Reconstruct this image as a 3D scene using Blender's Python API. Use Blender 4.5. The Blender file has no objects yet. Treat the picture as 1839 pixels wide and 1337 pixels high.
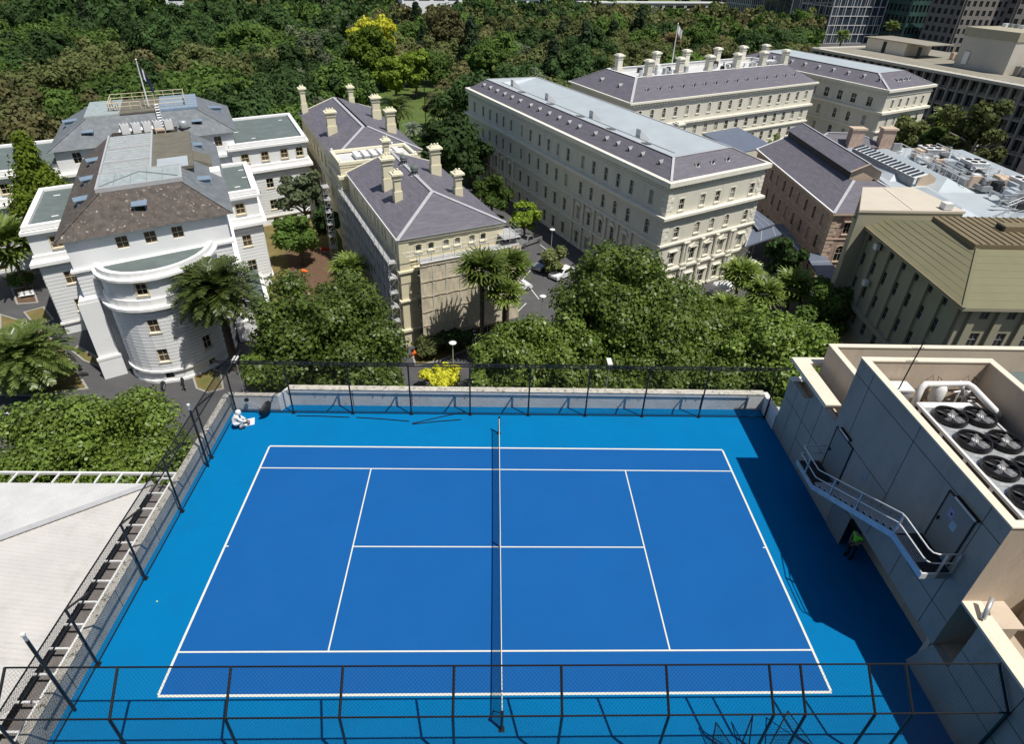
import bpy, math, random
from mathutils import Vector, Matrix, Euler, noise
S=bpy.context.scene; C=S.collection
PI=math.pi; R=math.radians
# ---------- camera (solved from the court lines and building verticals) ----------
CAM=Vector((-0.5775,-18.5941,21.9386)); FPX=1133.34
EUL=Euler((0.974289,-0.031103,-0.023062),'XYZ')
cd=bpy.data.cameras.new('camera'); cam=bpy.data.objects.new('camera',cd); C.objects.link(cam)
cam.location=CAM; cam.rotation_euler=EUL; cd.sensor_width=36; cd.lens=FPX*36/1839
cd.clip_start=.1; cd.clip_end=5000; S.camera=cam
MR=EUL.to_matrix()
def G(u,v,z=0.0):
    d=MR@Vector(((u-919.5)/FPX,-(v-668.5)/FPX,-1)); return CAM+d*((z-CAM.z)/d.z)
def GD(u,v,z):                       # point and metres per photo pixel there
    p=G(u,v,z); return p,(p-CAM).length/FPX
GZ=-20.0
# ---------- light ----------
sd=Vector((0.36,-0.30,1)).normalized()
sl=bpy.data.lights.new('sun','SUN'); sl.energy=4.8; sl.angle=R(.53); sl.color=(1,.955,.88)
so=bpy.data.objects.new('sun',sl); C.objects.link(so); so.rotation_euler=sd.to_track_quat('Z','Y').to_euler()
w=bpy.data.worlds.new('World'); S.world=w; w.use_nodes=True
nt=w.node_tree; sky=nt.nodes.new('ShaderNodeTexSky'); sky.sky_type='NISHITA'; sky.sun_disc=False
sky.sun_elevation=math.asin(sd.z); sky.sun_rotation=math.atan2(sd.x,sd.y)
sky.air_density=1; sky.dust_density=1; sky.ozone_density=1
nt.links.new(sky.outputs[0],nt.nodes['Background'].inputs[0]); nt.nodes['Background'].inputs[1].default_value=.082
S.view_settings.view_transform='Standard'; S.view_settings.look='None'; S.view_settings.exposure=0; S.view_settings.gamma=1
S.cycles.max_bounces=6; S.cycles.diffuse_bounces=3; S.cycles.glossy_bounces=3; S.cycles.transparent_max_bounces=12
# ---------- materials ----------
MATS={}
def mat(name,col,rough=.8,metal=0,var=.12,scale=1.0,spec=.3,bump=0,bscale=20,col2=None,c2lo=.5,c2hi=.7,c2scale=2,stretch=None,detail=6,island=0,transl=0):
    m=bpy.data.materials.new(name); m.use_nodes=True; MATS[name]=m
    t=m.node_tree; N=t.nodes; L=t.links; b=N['Principled BSDF']
    b.inputs['Roughness'].default_value=rough; b.inputs['Metallic'].default_value=metal
    b.inputs['Specular IOR Level'].default_value=spec
    tc=N.new('ShaderNodeTexCoord'); mp=N.new('ShaderNodeMapping'); L.new(tc.outputs['Object'],mp.inputs[0])
    if stretch: mp.inputs['Scale'].default_value=stretch
    n=N.new('ShaderNodeTexNoise'); n.inputs['Scale'].default_value=scale; n.inputs['Detail'].default_value=detail; n.inputs['Roughness'].default_value=.6
    L.new(mp.outputs[0],n.inputs['Vector'])
    r=N.new('ShaderNodeMapRange'); r.inputs[1].default_value=.25; r.inputs[2].default_value=.75
    r.inputs[3].default_value=1-var; r.inputs[4].default_value=1+var; L.new(n.outputs[0],r.inputs[0])
    mx=N.new('ShaderNodeMix'); mx.data_type='RGBA'; mx.blend_type='MULTIPLY'; mx.inputs[0].default_value=1
    mx.inputs[6].default_value=(*col,1); out=mx.outputs[2]; L.new(r.outputs[0],mx.inputs[7])
    if col2:
        n2=N.new('ShaderNodeTexNoise'); n2.inputs['Scale'].default_value=c2scale; n2.inputs['Detail'].default_value=8; n2.inputs['Roughness'].default_value=.7
        L.new(mp.outputs[0],n2.inputs['Vector'])
        r2=N.new('ShaderNodeMapRange'); r2.inputs[1].default_value=c2lo; r2.inputs[2].default_value=c2hi; L.new(n2.outputs[0],r2.inputs[0])
        m2=N.new('ShaderNodeMix'); m2.data_type='RGBA'; L.new(r2.outputs[0],m2.inputs[0]); L.new(out,m2.inputs[6]); m2.inputs[7].default_value=(*col2,1); out=m2.outputs[2]
    if island:
        g=N.new('ShaderNodeNewGeometry'); r3=N.new('ShaderNodeMapRange'); r3.inputs[3].default_value=1-island; r3.inputs[4].default_value=1+island
        L.new(g.outputs['Random Per Island'],r3.inputs[0]); m3=N.new('ShaderNodeMix'); m3.data_type='RGBA'; m3.blend_type='MULTIPLY'; m3.inputs[0].default_value=1
        L.new(out,m3.inputs[6]); L.new(r3.outputs[0],m3.inputs[7]); out=m3.outputs[2]
        oi=N.new('ShaderNodeObjectInfo'); r4=N.new('ShaderNodeMapRange'); r4.inputs[3].default_value=.68; r4.inputs[4].default_value=1.32
        L.new(oi.outputs['Random'],r4.inputs[0]); m4=N.new('ShaderNodeMix'); m4.data_type='RGBA'; m4.blend_type='MULTIPLY'; m4.inputs[0].default_value=1
        L.new(out,m4.inputs[6]); L.new(r4.outputs[0],m4.inputs[7]); out=m4.outputs[2]
    L.new(out,b.inputs['Base Color'])
    if transl:
        tr=N.new('ShaderNodeBsdfTranslucent'); L.new(out,tr.inputs[0]); ms=N.new('ShaderNodeMixShader'); ms.inputs[0].default_value=transl
        L.new(b.outputs[0],ms.inputs[1]); L.new(tr.outputs[0],ms.inputs[2]); L.new(ms.outputs[0],N['Material Output'].inputs[0])
    if bump:
        nb=N.new('ShaderNodeTexNoise'); nb.inputs['Scale'].default_value=bscale; nb.inputs['Detail'].default_value=4; L.new(mp.outputs[0],nb.inputs['Vector'])
        bp=N.new('ShaderNodeBump'); bp.inputs['Strength'].default_value=bump; bp.inputs['Distance'].default_value=.05
        L.new(nb.outputs[0],bp.inputs['Height']); L.new(bp.outputs[0],b.inputs['Normal'])
    return m
M=MATS
mat('court_outer',(.0008,.158,.385),.85,var=.05,scale=.35,spec=.06,col2=(.003,.135,.33),c2lo=.5,c2hi=.85,c2scale=.45,bump=.08,bscale=60)
mat('court_inner',(.009,.100,.325),.85,var=.05,scale=.35,spec=.06,col2=(.014,.10,.32),c2lo=.5,c2hi=.85,c2scale=.5,bump=.08,bscale=60)
mat('line_white',(.68,.68,.60),.7,var=.05,scale=3)
mat('conc_white',(.72,.72,.70),.9,var=.12,scale=1.2,col2=(.30,.29,.26),c2lo=.56,c2hi=.80,c2scale=3.4,bump=.2)
mat('conc_grey',(.42,.42,.40),.9,var=.25,scale=1.5,col2=(.14,.14,.12),c2lo=.56,c2hi=.76,c2scale=3,bump=.3)
mat('conc_dirt',(.56,.53,.46),.9,var=.2,scale=2,col2=(.10,.09,.07),c2lo=.52,c2hi=.66,c2scale=5)
mat('black_steel',(.012,.012,.013),.35,var=.2,spec=.5)
mat('black_wire',(.012,.013,.014),.6,var=.1)
mat('net_cord',(.018,.018,.02),.8,var=.1)
mat('cream_wall',(.57,.475,.375),.85,var=.1,scale=.6,col2=(.36,.29,.22),c2lo=.56,c2hi=.85,c2scale=1.3,stretch=(1,1,.25),bump=.15,bscale=14)
mat('grey_panel',(.25,.255,.25),.8,var=.05,scale=.4)
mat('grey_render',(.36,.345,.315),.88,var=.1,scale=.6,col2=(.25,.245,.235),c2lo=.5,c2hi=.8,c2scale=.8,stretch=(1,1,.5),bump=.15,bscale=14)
mat('gutter_tray',(.17,.155,.15),.9,var=.3,scale=2)
mat('rear_facade',(.20,.20,.19),.8,var=.1,scale=.3)
mat('joint_dark',(.04,.04,.04),.9)
mat('coping_cream',(.74,.655,.53),.85,var=.08,scale=1,col2=(.28,.2,.12),c2lo=.62,c2hi=.74,c2scale=6)
mat('galv',(.55,.57,.58),.4,metal=.55,var=.15,scale=3)
mat('white_metal',(.74,.74,.73),.4,var=.05)
mat('fan_black',(.01,.01,.012),.35,spec=.6)
mat('fan_blade',(.20,.20,.21),.4,metal=.2)
mat('coil_dark',(.03,.03,.032),.6,var=.3,scale=8)
mat('pink_wall',(.44,.32,.26),.9,var=.2,scale=1.2,col2=(.26,.16,.12),c2lo=.5,c2hi=.75,c2scale=1.5)
mat('pink_trim',(.55,.43,.32),.85,var=.12)
mat('hotel_wall',(.67,.645,.545),.88,var=.07,scale=.6,col2=(.47,.44,.36),c2lo=.55,c2hi=.85,c2scale=.8,stretch=(1,1,.22))
mat('hotel_trim',(.77,.74,.63),.85,var=.07,scale=1,col2=(.36,.33,.25),c2lo=.66,c2hi=.85,c2scale=2)
mat('yellow_wall',(.72,.66,.47),.88,var=.07,scale=.8)
mat('yellow_trim',(.78,.73,.55),.85,var=.06,scale=1)
mat('white_wall',(.82,.83,.83),.85,var=.04,scale=.5,col2=(.66,.67,.67),c2lo=.66,c2hi=.9,c2scale=.8)
mat('white_trim',(.87,.865,.85),.8,var=.05,scale=1)
mat('window_cream',(.66,.58,.40),.7)
mat('glass_dark',(.012,.014,.017),.08,spec=.6,var=.3,scale=.5)
mat('glass_blind',(.33,.32,.28),.6,var=.3,scale=.8)
mat('glass_curtain',(.10,.075,.05),.5,var=.5,scale=1.5)
mat('glass_blue',(.03,.045,.06),.05,spec=.9,var=.4,scale=.1)
mat('slate_purple',(.135,.127,.150),.62,var=.22,scale=1.2,col2=(.20,.19,.215),c2lo=.5,c2hi=.8,c2scale=.7,stretch=(.6,.6,9),bump=.25,bscale=5)
mat('slate_brown',(.095,.080,.070),.85,var=.4,scale=1.6,col2=(.42,.38,.33),c2lo=.60,c2hi=.66,c2scale=2.6,bump=.4,bscale=5)
mat('slate_blue',(.15,.165,.18),.6,var=.2,scale=1,col2=(.22,.235,.235),c2lo=.48,c2hi=.7,c2scale=1.1,bump=.25,bscale=5)
mat('lead',(.30,.31,.32),.5,metal=.2,var=.15,scale=2)
mat('lead_light',(.50,.50,.51),.5,metal=.15,var=.1,scale=2)
mat('zinc_roof',(.50,.55,.57),.45,metal=.2,var=.1,scale=.3,col2=(.5,.55,.57),c2lo=.5,c2hi=.8,c2scale=.2)
mat('white_roof',(.60,.60,.59),.55,var=.09,scale=.9,col2=(.44,.44,.43),c2lo=.6,c2hi=.8,c2scale=1)
mat('warm_roof',(.53,.515,.495),.6,var=.09,scale=.9,col2=(.40,.385,.36),c2lo=.54,c2hi=.8,c2scale=.8)
mat('membrane',(.125,.155,.15),.8,var=.1,scale=.5,col2=(.17,.2,.19),c2lo=.5,c2hi=.8,c2scale=.5)
mat('bitumen',(.15,.14,.11),.9,var=.2,scale=.8)
mat('skylight',(.36,.41,.40),.35,var=.2,scale=1.5,col2=(.20,.23,.24),c2lo=.55,c2hi=.72,c2scale=1.2)
mat('dormer_blue',(.20,.27,.35),.55,var=.1)
mat('olive_roof',(.19,.18,.105),.6,var=.08,scale=.3,col2=(.165,.15,.095),c2lo=.55,c2hi=.8,c2scale=.3)
mat('brown_roof',(.20,.16,.095),.55,var=.12,scale=.6)
mat('olive_wall',(.36,.335,.245),.9,var=.08,scale=.5)
mat('beige_roof',(.56,.50,.41),.8,var=.06,scale=.4)
mat('canopy_roof',(.16,.19,.25),.45,metal=.2,var=.08,scale=.5)
mat('office_conc',(.30,.28,.25),.9,var=.18,scale=.5,col2=(.19,.175,.15),c2lo=.55,c2hi=.8,c2scale=.5)
mat('office_roof',(.27,.25,.20),.9,var=.15,scale=.25)
mat('office_pale',(.50,.47,.40),.85,var=.12,scale=.3,col2=(.36,.36,.36),c2lo=.5,c2hi=.75,c2scale=.15)
mat('tower_conc',(.22,.20,.18),.9,var=.1,scale=.2)
mat('tower_green',(.05,.10,.085),.4,var=.2,scale=.2)
mat('tower_white',(.50,.50,.50),.7)
mat('asphalt',(.085,.085,.088),.9,var=.15,scale=.3,col2=(.12,.118,.115),c2lo=.5,c2hi=.75,c2scale=.2)
mat('road_asphalt',(.065,.065,.068),.9,var=.12,scale=.4)
mat('kerb',(.33,.32,.29),.9,var=.1)
mat('paint_white',(.7,.7,.68),.8)
mat('grass',(.085,.13,.028),.95,var=.25,scale=.25,col2=(.16,.15,.06),c2lo=.5,c2hi=.8,c2scale=.08)
mat('dry_grass',(.18,.14,.055),.95,var=.3,scale=.6,col2=(.10,.12,.03),c2lo=.45,c2hi=.7,c2scale=.35)
mat('mulch',(.13,.08,.05),.95,var=.3,scale=2)
mat('bark',(.10,.08,.06),.95,var=.3,scale=3,bump=.4)
mat('bark_pale',(.42,.38,.32),.85,var=.25,scale=3)
def leafm(n,c,isl=.22,tr=.3,var=.22,sc=.35,rough=.65,spec=.12,col2=None,c2lo=.5,c2hi=.65,c2scale=.3): return mat(n,c,rough,var=var,scale=sc,spec=spec,island=isl,transl=tr,detail=3,col2=col2,c2lo=c2lo,c2hi=c2hi,c2scale=c2scale)
leafm('leaf_plane',(.135,.200,.034),isl=.38,rough=.42,spec=.4,tr=.3)
leafm('leaf_dark',(.055,.100,.030)); leafm('leaf_mid',(.090,.150,.032)); leafm('leaf_olive',(.125,.145,.050)); leafm('leaf_brown',(.150,.145,.060))
leafm('leaf_yellowgreen',(.22,.31,.040)); leafm('leaf_golden',(.10,.15,.02))
leafm('leaf_lime',(.58,.58,.05)); leafm('leaf_cone',(.13,.18,.020)); leafm('leaf_grey',(.15,.185,.10)); leafm('leaf_pine',(.040,.065,.030)); leafm('leaf_gold_top',(.78,.78,.08),isl=.15)
leafm('leaf_bush',(.16,.19,.07))
leafm('palm_date',(.105,.145,.035),isl=.4,rough=.36,spec=.4); leafm('palm_fan',(.165,.225,.045),isl=.4,rough=.45,spec=.4); leafm('palm_dead',(.26,.19,.10)); leafm('palm_grey',(.20,.23,.18))
mat('mesh_cloth',(.62,.55,.42),.95,var=.1,scale=.5,col2=(.5,.44,.33),c2lo=.5,c2hi=.8,c2scale=.7)
mat('plank',(.40,.40,.39),.8,var=.15,scale=2); mat('orange',(.75,.16,.03),.6); mat('red_cloth',(.55,.03,.02),.8)
mat('car_white',(.75,.75,.76),.25,spec=.5,var=.02); mat('car_silver',(.42,.43,.45),.3,metal=.6,var=.03); mat('car_glass',(.015,.017,.02),.06,spec=.7)
mat('tyre',(.015,.015,.015),.8); mat('chrome',(.55,.55,.56),.25,metal=.9); mat('black_plastic',(.015,.015,.016),.45); mat('tail_red',(.4,.01,.01),.3)
mat('cloth_white',(.72,.72,.72),.9,var=.05,scale=6); mat('skin',(.36,.21,.15),.6); mat('hivis',(.22,.85,.03),.8,var=.08,scale=6); mat('navy',(.02,.025,.045),.9); mat('hair',(.012,.009,.008),.6)
mat('paper_white',(.75,.75,.74),.7); mat('poster_lilac',(.32,.30,.52),.6); mat('poster_blue',(.30,.44,.55),.6); mat('flag_navy',(.03,.035,.09),.8); mat('flag_white',(.7,.7,.7),.8)
mat('ball',(.65,.8,.2),.8); mat('terrace',(.46,.38,.29),.9,var=.1,scale=.6); mat('pit_floor',(.36,.30,.24),.9,var=.15,scale=1)
# ---------- object helpers ----------
def tag(o,label=None,cat=None,group=None,kind=None):
    if label: o['label']=label
    if cat: o['category']=cat
    if group: o['group']=group
    if kind: o['kind']=kind
    return o
def empty(name,loc=(0,0,0),rz=0,label=None,cat=None,group=None):
    o=bpy.data.objects.new(name,None); C.objects.link(o); o.location=loc; o.rotation_euler=(0,0,rz); o.empty_display_size=.5
    return tag(o,label,cat,group)
class MB:
    def __init__(s): s.v=[];s.f=[];s.m=[];s.mats=[]
    def mi(s,m):
        if m not in s.mats: s.mats.append(m)
        return s.mats.index(m)
    def face(s,pts,m):
        i=len(s.v); s.v.extend([tuple(p) for p in pts]); s.f.append(tuple(range(i,i+len(pts)))); s.m.append(s.mi(m))
    def hexa(s,b,t,m,skip=()):       # b,t: 4 pts CCW from above
        i=len(s.v); s.v.extend([tuple(p) for p in b]+[tuple(p) for p in t]); k=s.mi(m)
        fs=[(3,2,1,0),(4,5,6,7),(0,1,5,4),(1,2,6,5),(2,3,7,6),(3,0,4,7)]
        for n,f in enumerate(fs):
            if n in skip: continue
            s.f.append(tuple(i+x for x in f)); s.m.append(k)
    def box(s,x0,y0,z0,x1,y1,z1,m):
        s.hexa([(x0,y0,z0),(x1,y0,z0),(x1,y1,z0),(x0,y1,z0)],[(x0,y0,z1),(x1,y0,z1),(x1,y1,z1),(x0,y1,z1)],m)
    def obox(s,A,B,z0,z1,d0,d1,m):   # box along A->B; d outward (right side)
        A=Vector(A[:2]);B=Vector(B[:2]);d=(B-A).normalized();n=Vector((d.y,-d.x))
        p=[A+n*d1,B+n*d1,B+n*d0,A+n*d0]; s.hexa([(q.x,q.y,z0) for q in p],[(q.x,q.y,z1) for q in p],m)
    def bar(s,a,b,w,h,m,up=Vector((0,0,1))):
        a=Vector(a);b=Vector(b);d=(b-a).normalized()
        if abs(d.dot(up))>.99: up=Vector((0,1,0))
        x=d.cross(up).normalized();y=x.cross(d).normalized()
        q=[(-w/2,-h/2),(w/2,-h/2),(w/2,h/2),(-w/2,h/2)]
        i=len(s.v);k=s.mi(m)
        for P in (a,b):
            for (p,r) in q: s.v.append(tuple(P+x*p+y*r))
        for f in [(0,1,2,3),(7,6,5,4),(0,4,5,1),(1,5,6,2),(2,6,7,3),(3,7,4,0)]: s.f.append(tuple(i+t for t in f)); s.m.append(k)
    def tube(s,pts,r,m,n=8,r2=None,cap=True):
        pts=[Vector(p) for p in pts]; k=s.mi(m); base=len(s.v); N=len(pts); up=Vector((0,0,1)); px=None
        for i,p in enumerate(pts):
            d=((pts[min(i+1,N-1)]-p).normalized()+(p-pts[max(i-1,0)]).normalized())
            d=d.normalized() if d.length>1e-6 else Vector((0,0,1))
            if px is None:
                px=d.cross(up if abs(d.z)<.95 else Vector((0,1,0))).normalized()
            else: px=(px-d*px.dot(d)).normalized()
            y=d.cross(px); rr=r if r2 is None else r+(r2-r)*i/max(1,N-1)
            if isinstance(r,(list,tuple)): rr=r[i]
            for j in range(n):
                a=2*PI*j/n; s.v.append(tuple(p+px*math.cos(a)*rr+y*math.sin(a)*rr))
        for i in range(N-1):
            for j in range(n):
                a=base+i*n+j;b=base+i*n+(j+1)%n; s.f.append((a,b,b+n,a+n)); s.m.append(k)
        if cap:
            s.f.append(tuple(base+j for j in range(n))[::-1]); s.m.append(k)
            s.f.append(tuple(base+(N-1)*n+j for j in range(n))); s.m.append(k)
    def lathe(s,c,prof,m,n=20):      # prof [(r,z)]
        c=Vector(c);k=s.mi(m);base=len(s.v)
        for (r,z) in prof:
            for j in range(n):
                a=2*PI*j/n; s.v.append((c.x+r*math.cos(a),c.y+r*math.sin(a),c.z+z))
        for i in range(len(prof)-1):
            for j in range(n):
                a=base+i*n+j;b=base+i*n+(j+1)%n; s.f.append((a,b,b+n,a+n)); s.m.append(k)
        s.f.append(tuple(base+j for j in range(n))[::-1]); s.m.append(k)
        s.f.append(tuple(base+(len(prof)-1)*n+j for j in range(n))); s.m.append(k)
    def build(s,name,parent=None,smooth=False,kind=None):
        me=bpy.data.meshes.new(name); me.from_pydata(s.v,[],s.f)
        for m in s.mats: me.materials.append(MATS[m])
        me.polygons.foreach_set('material_index',s.m)
        if smooth: me.polygons.foreach_set('use_smooth',[True]*len(s.f))
        me.update(); o=bpy.data.objects.new(name,me); C.objects.link(o)
        if parent: o.parent=parent
        if kind: o['kind']=kind
        return o
def local(root):                      # parent world-space mesh to an empty that sits at the thing's base
    def f(mb,name,parent=None,smooth=False,kind=None):
        o=mb.build(name,parent or root,smooth,kind); p=parent or root
        if p is root: o.location=-root.location if root.rotation_euler.z==0 else o.location
        return o
    return f
def copytree(o,parent=None):
    c=o.copy(); C.objects.link(c)
    if parent: c.parent=parent
    for ch in list(o.children): copytree(ch,c)
    return c
def V2(p): return Vector((p[0],p[1]))
def offpoly(P,d):
    n=len(P);out=[]
    for i in range(n):
        a,b,c=V2(P[i-1]),V2(P[i]),V2(P[(i+1)%n])
        d1=(b-a).normalized();d2=(c-b).normalized();n1=Vector((d1.y,-d1.x));n2=Vector((d2.y,-d2.x))
        k=n1+n2; k=k/max(.2,(1+n1.dot(n2))) ; out.append(b+k*d)
    return out
def ring(mb,P,z0,z1,out,inn,m,closed=True):   # moulding / parapet round a footprint (CCW)
    a=offpoly(P,out);b=offpoly(P,-inn);n=len(P)
    for i in range(n if closed else n-1):
        j=(i+1)%n
        mb.face([(*a[i],z0),(*a[j],z0),(*a[j],z1),(*a[i],z1)],m)
        mb.face([(*a[i],z1),(*a[j],z1),(*b[j],z1),(*b[i],z1)],m)
        mb.face([(*b[i],z0),(*b[j],z0),(*a[j],z0),(*a[i],z0)],m)
        mb.face([(*b[j],z0),(*b[i],z0),(*b[i],z1),(*b[j],z1)],m)
def cap(mb,P,z,m): mb.face([(p[0],p[1],z) for p in P],m)
WPROTO={}
def window_mesh(w,h,style,glass,trim,bars=(1,1),arch=0,rev=.16):
    key=(round(w,2),round(h,2),style,glass,trim,bars,arch)
    if key in WPROTO: return WPROTO[key]
    mb=MB(); x=w/2; y=rev
    if arch:
        n=8; top=[(x*math.cos(PI*i/n),h-arch+arch*math.sin(PI*i/n)) for i in range(n+1)]
    else: top=[(x,h),(-x,h)]
    pts=[(-x,0),(x,0)]+top
    mb.face([(p[0],y,p[1]) for p in pts],glass)
    f=.05
    for bx in (-x+f/2,x-f/2): mb.box(bx-f/2,y-.06,0,bx+f/2,y-.005,h-arch,trim)
    mb.box(-x,y-.06,0,x,y-.005,f,trim); mb.box(-x,y-.06,h-arch-f,x,y-.005,h-arch,trim)
    for i in range(bars[0]):
        bx=-x+w*(i+1)/(bars[0]+1); mb.box(bx-.02,y-.05,f,bx+.02,y-.005,h-arch-f,trim)
    for i in range(bars[1]):
        bz=h*(i+1)/(bars[1]+1)
        if bz<h-arch-f: mb.box(-x+f,y-.055,bz-.025,x-f,y-.005,bz+.025,trim)
    if style!='bare':
        mb.box(-x-.14,-.14,-.16,x+.14,.03,-.001,trim)
    if style in('frame','hood','ped','arched'):
        for sx in(-1,1): mb.box(min(sx*x,sx*(x+.13)),-.05,.002,max(sx*x,sx*(x+.13)),.0,h,trim)
    if style=='frame': mb.box(-x-.13,-.05,h+.002,x+.13,0,h+.14,trim)
    if style in('arched',):
        n=8
        for i in range(n):
            a,b=PI*i/n,PI*(i+1)/n; q=[]
            for rr in(1,1.28): q.append([(x*rr*math.cos(t),h-arch+(arch+(rr-1)*x)*math.sin(t)) for t in(a,b)])
            P0,P1=q[0];P2,P3=q[1][0],q[1][1]
            fr=[(P0[0],-.05,P0[1]),(P2[0],-.05,P2[1]),(P3[0],-.05,P3[1]),(P1[0],-.05,P1[1])]
            mb.face(fr[::-1],trim); mb.face([(P2[0],-.05,P2[1]),(P2[0],0,P2[1]),(P3[0],0,P3[1]),(P3[0],-.05,P3[1])],trim)
    if style in('hood','ped'):
        mb.box(-x-.32,-.34,h+.06,x+.32,0,h+.2,trim)
        for sx in(-1,1): mb.box(sx*(x+.2)-.07,-.22,h-.3,sx*(x+.2)+.07,0,h+.058,trim)
    if style=='ped':
        z0=h+.202; a=[(-x-.32,z0),(x+.32,z0),(0,z0+.5)]
        mb.face([(p[0],-.3,p[1]) for p in a],trim)
        mb.face([(a[1][0],-.34,a[1][1]),(a[1][0],0,a[1][1]),(0,0,a[2][1]+.05),(0,-.34,a[2][1]+.05)],trim)
        mb.face([(a[0][0],0,a[0][1]),(a[0][0],-.34,a[0][1]),(0,-.34,a[2][1]+.05),(0,0,a[2][1]+.05)],trim)
    me=bpy.data.meshes.new('window'); me.from_pydata(mb.v,[],mb.f)
    for m in mb.mats: me.materials.append(MATS[m])
    me.polygons.foreach_set('material_index',mb.m); me.update(); WPROTO[key]=me; return me
WCOUNT={}
def facade(mb,root,A,B,z0,z1,rows,m,trim='hotel_trim',glass=('glass_dark','glass_dark','glass_dark','glass_blind'),rust=(),limit=100,wname='window'):
    """rows: list of (zb,h,w,[s...],style,arch,bars). wall from A to B, outward on the right"""
    A=V2(A);B=V2(B);d=(B-A);Lh=d.length;d=d/Lh;n=Vector((d.y,-d.x)); W=[]
    for (zb,h,w,ss,style,arch,bars) in rows:
        for s in ss:
            if s-w/2<.05 or s+w/2>Lh-.05: continue
            W.append((s-w/2,s+w/2,zb,zb+h,style,arch,bars))
    def P(s,z,o=0): q=A+d*s+n*o; return (q.x,q.y,z)
    for zi in sorted({z0,z1}|{x for q in W for x in(q[2],q[3])}): pass
    zs=sorted({round(z0,4),round(z1,4)}|{round(x,4) for q in W for x in(q[2],q[3]) if z0<x<z1}); 
    for zi in range(len(zs)-1):
        za,zb_=zs[zi],zs[zi+1]; zm=(za+zb_)/2
        act=sorted([q for q in W if q[2]<zm<q[3]]); ss=[0]
        for q in act: ss+= [q[0],q[1]]
        ss.append(Lh)
        for k in range(0,len(ss),2):
            sa,sb=ss[k],ss[k+1]
            if sb-sa<.01: continue
            mb.face([P(sa,za),P(sb,za),P(sb,zb_),P(sa,zb_)],m)
            for (ra,rb,pitch) in rust:
                z=ra
                while z<rb-.05:
                    pa=max(z,za);pb=min(z+pitch-.12,zb_,rb)
                    if pb-pa>.05:
                        o=.07; mb.face([P(sa,pa,o),P(sb,pa,o),P(sb,pb,o),P(sa,pb,o)],m); mb.face([P(sa,pb,o),P(sb,pb,o),P(sb,pb),P(sa,pb)],m); mb.face([P(sa,pa),P(sb,pa),P(sb,pa,o),P(sa,pa,o)],m)
                        if k>0: mb.face([P(sa,pa),P(sa,pa,o),P(sa,pb,o),P(sa,pb)],m)
                        if k<len(ss)-2: mb.face([P(sb,pa,o),P(sb,pa),P(sb,pb),P(sb,pb,o)],m)
                    z+=pitch
    rv=.16
    for (sa,sb,za,zb_,style,arch,bars) in W:
        mb.face([P(sa,za),P(sb,za),P(sb,za,-rv),P(sa,za,-rv)],m); mb.face([P(sa,zb_,-rv),P(sb,zb_,-rv),P(sb,zb_),P(sa,zb_)],m)
        mb.face([P(sa,za,-rv),P(sa,zb_,-rv),P(sa,zb_),P(sa,za)],m); mb.face([P(sb,za),P(sb,zb_),P(sb,zb_,-rv),P(sb,za,-rv)],m)
        if arch:
            c=(sa+sb)/2;x=(sb-sa)/2;nn=8
            for sg in(1,-1):
                cor=P(c+sg*x,zb_,.001)
                for i in range(nn//2):
                    a,b=PI/2*i/(nn//2),PI/2*(i+1)/(nn//2)
                    t=[P(c+sg*x*math.cos(q),zb_-arch+arch*math.sin(q),.001) for q in(a,b)]
                    mb.face([cor,t[1],t[0]] if sg>0 else [cor,t[0],t[1]],m)
        me=window_mesh(sb-sa,zb_-za,style,random.choice(glass) if isinstance(glass,tuple) else glass,trim,bars,arch)
        WCOUNT.setdefault(root.name,[0,None])
        rec=WCOUNT[root.name]
        o=bpy.data.objects.new(wname,me); q=A+d*((sa+sb)/2)
        if rec[0]<limit:
            C.objects.link(o); o.parent=root; o.location=Vector((q.x,q.y,za))-root.location; o.rotation_euler=(0,0,math.atan2(d.y,d.x)); rec[0]+=1
        else:
            if rec[1] is None: rec[1]=MB()
            ex=rec[1]; Mx=Matrix.Translation((q.x,q.y,za))@Matrix.Rotation(math.atan2(d.y,d.x),4,'Z')
            bs=len(ex.v); ex.v.extend([tuple(Mx@v_.co) for v_ in me.vertices])
            for p_ in me.polygons:
                ex.f.append(tuple(bs+i for i in p_.vertices)); ex.m.append(ex.mi(me.materials[p_.material_index].name))
            bpy.data.objects.remove(o)
def finish_windows(root):
    r=WCOUNT.get(root.name)
    if r and r[1]:
        o=r[1].build('window_rows',root,kind='stuff'); o.location=-root.location
def put(mb,name,root,smooth=False,kind=None,parent=None):
    o=mb.build(name,parent or root,smooth,kind)
    if parent is None: o.location=-root.location
    return o
def spread(L,n,m0,m1=None):
    m1=m0 if m1 is None else m1
    return [m0+(L-m0-m1)*i/(n-1) for i in range(n)] if n>1 else [L/2]
def sheet(mb,P,m,t=.12):              # thick roof sheet
    mb.face(P,m); mb.face([(p[0],p[1],p[2]-t) for p in P][::-1],m); n=len(P)
    for i in range(n):
        a,b=P[i],P[(i+1)%n]; mb.face([(a[0],a[1],a[2]-t),(b[0],b[1],b[2]-t),tuple(b),tuple(a)],m)
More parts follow.
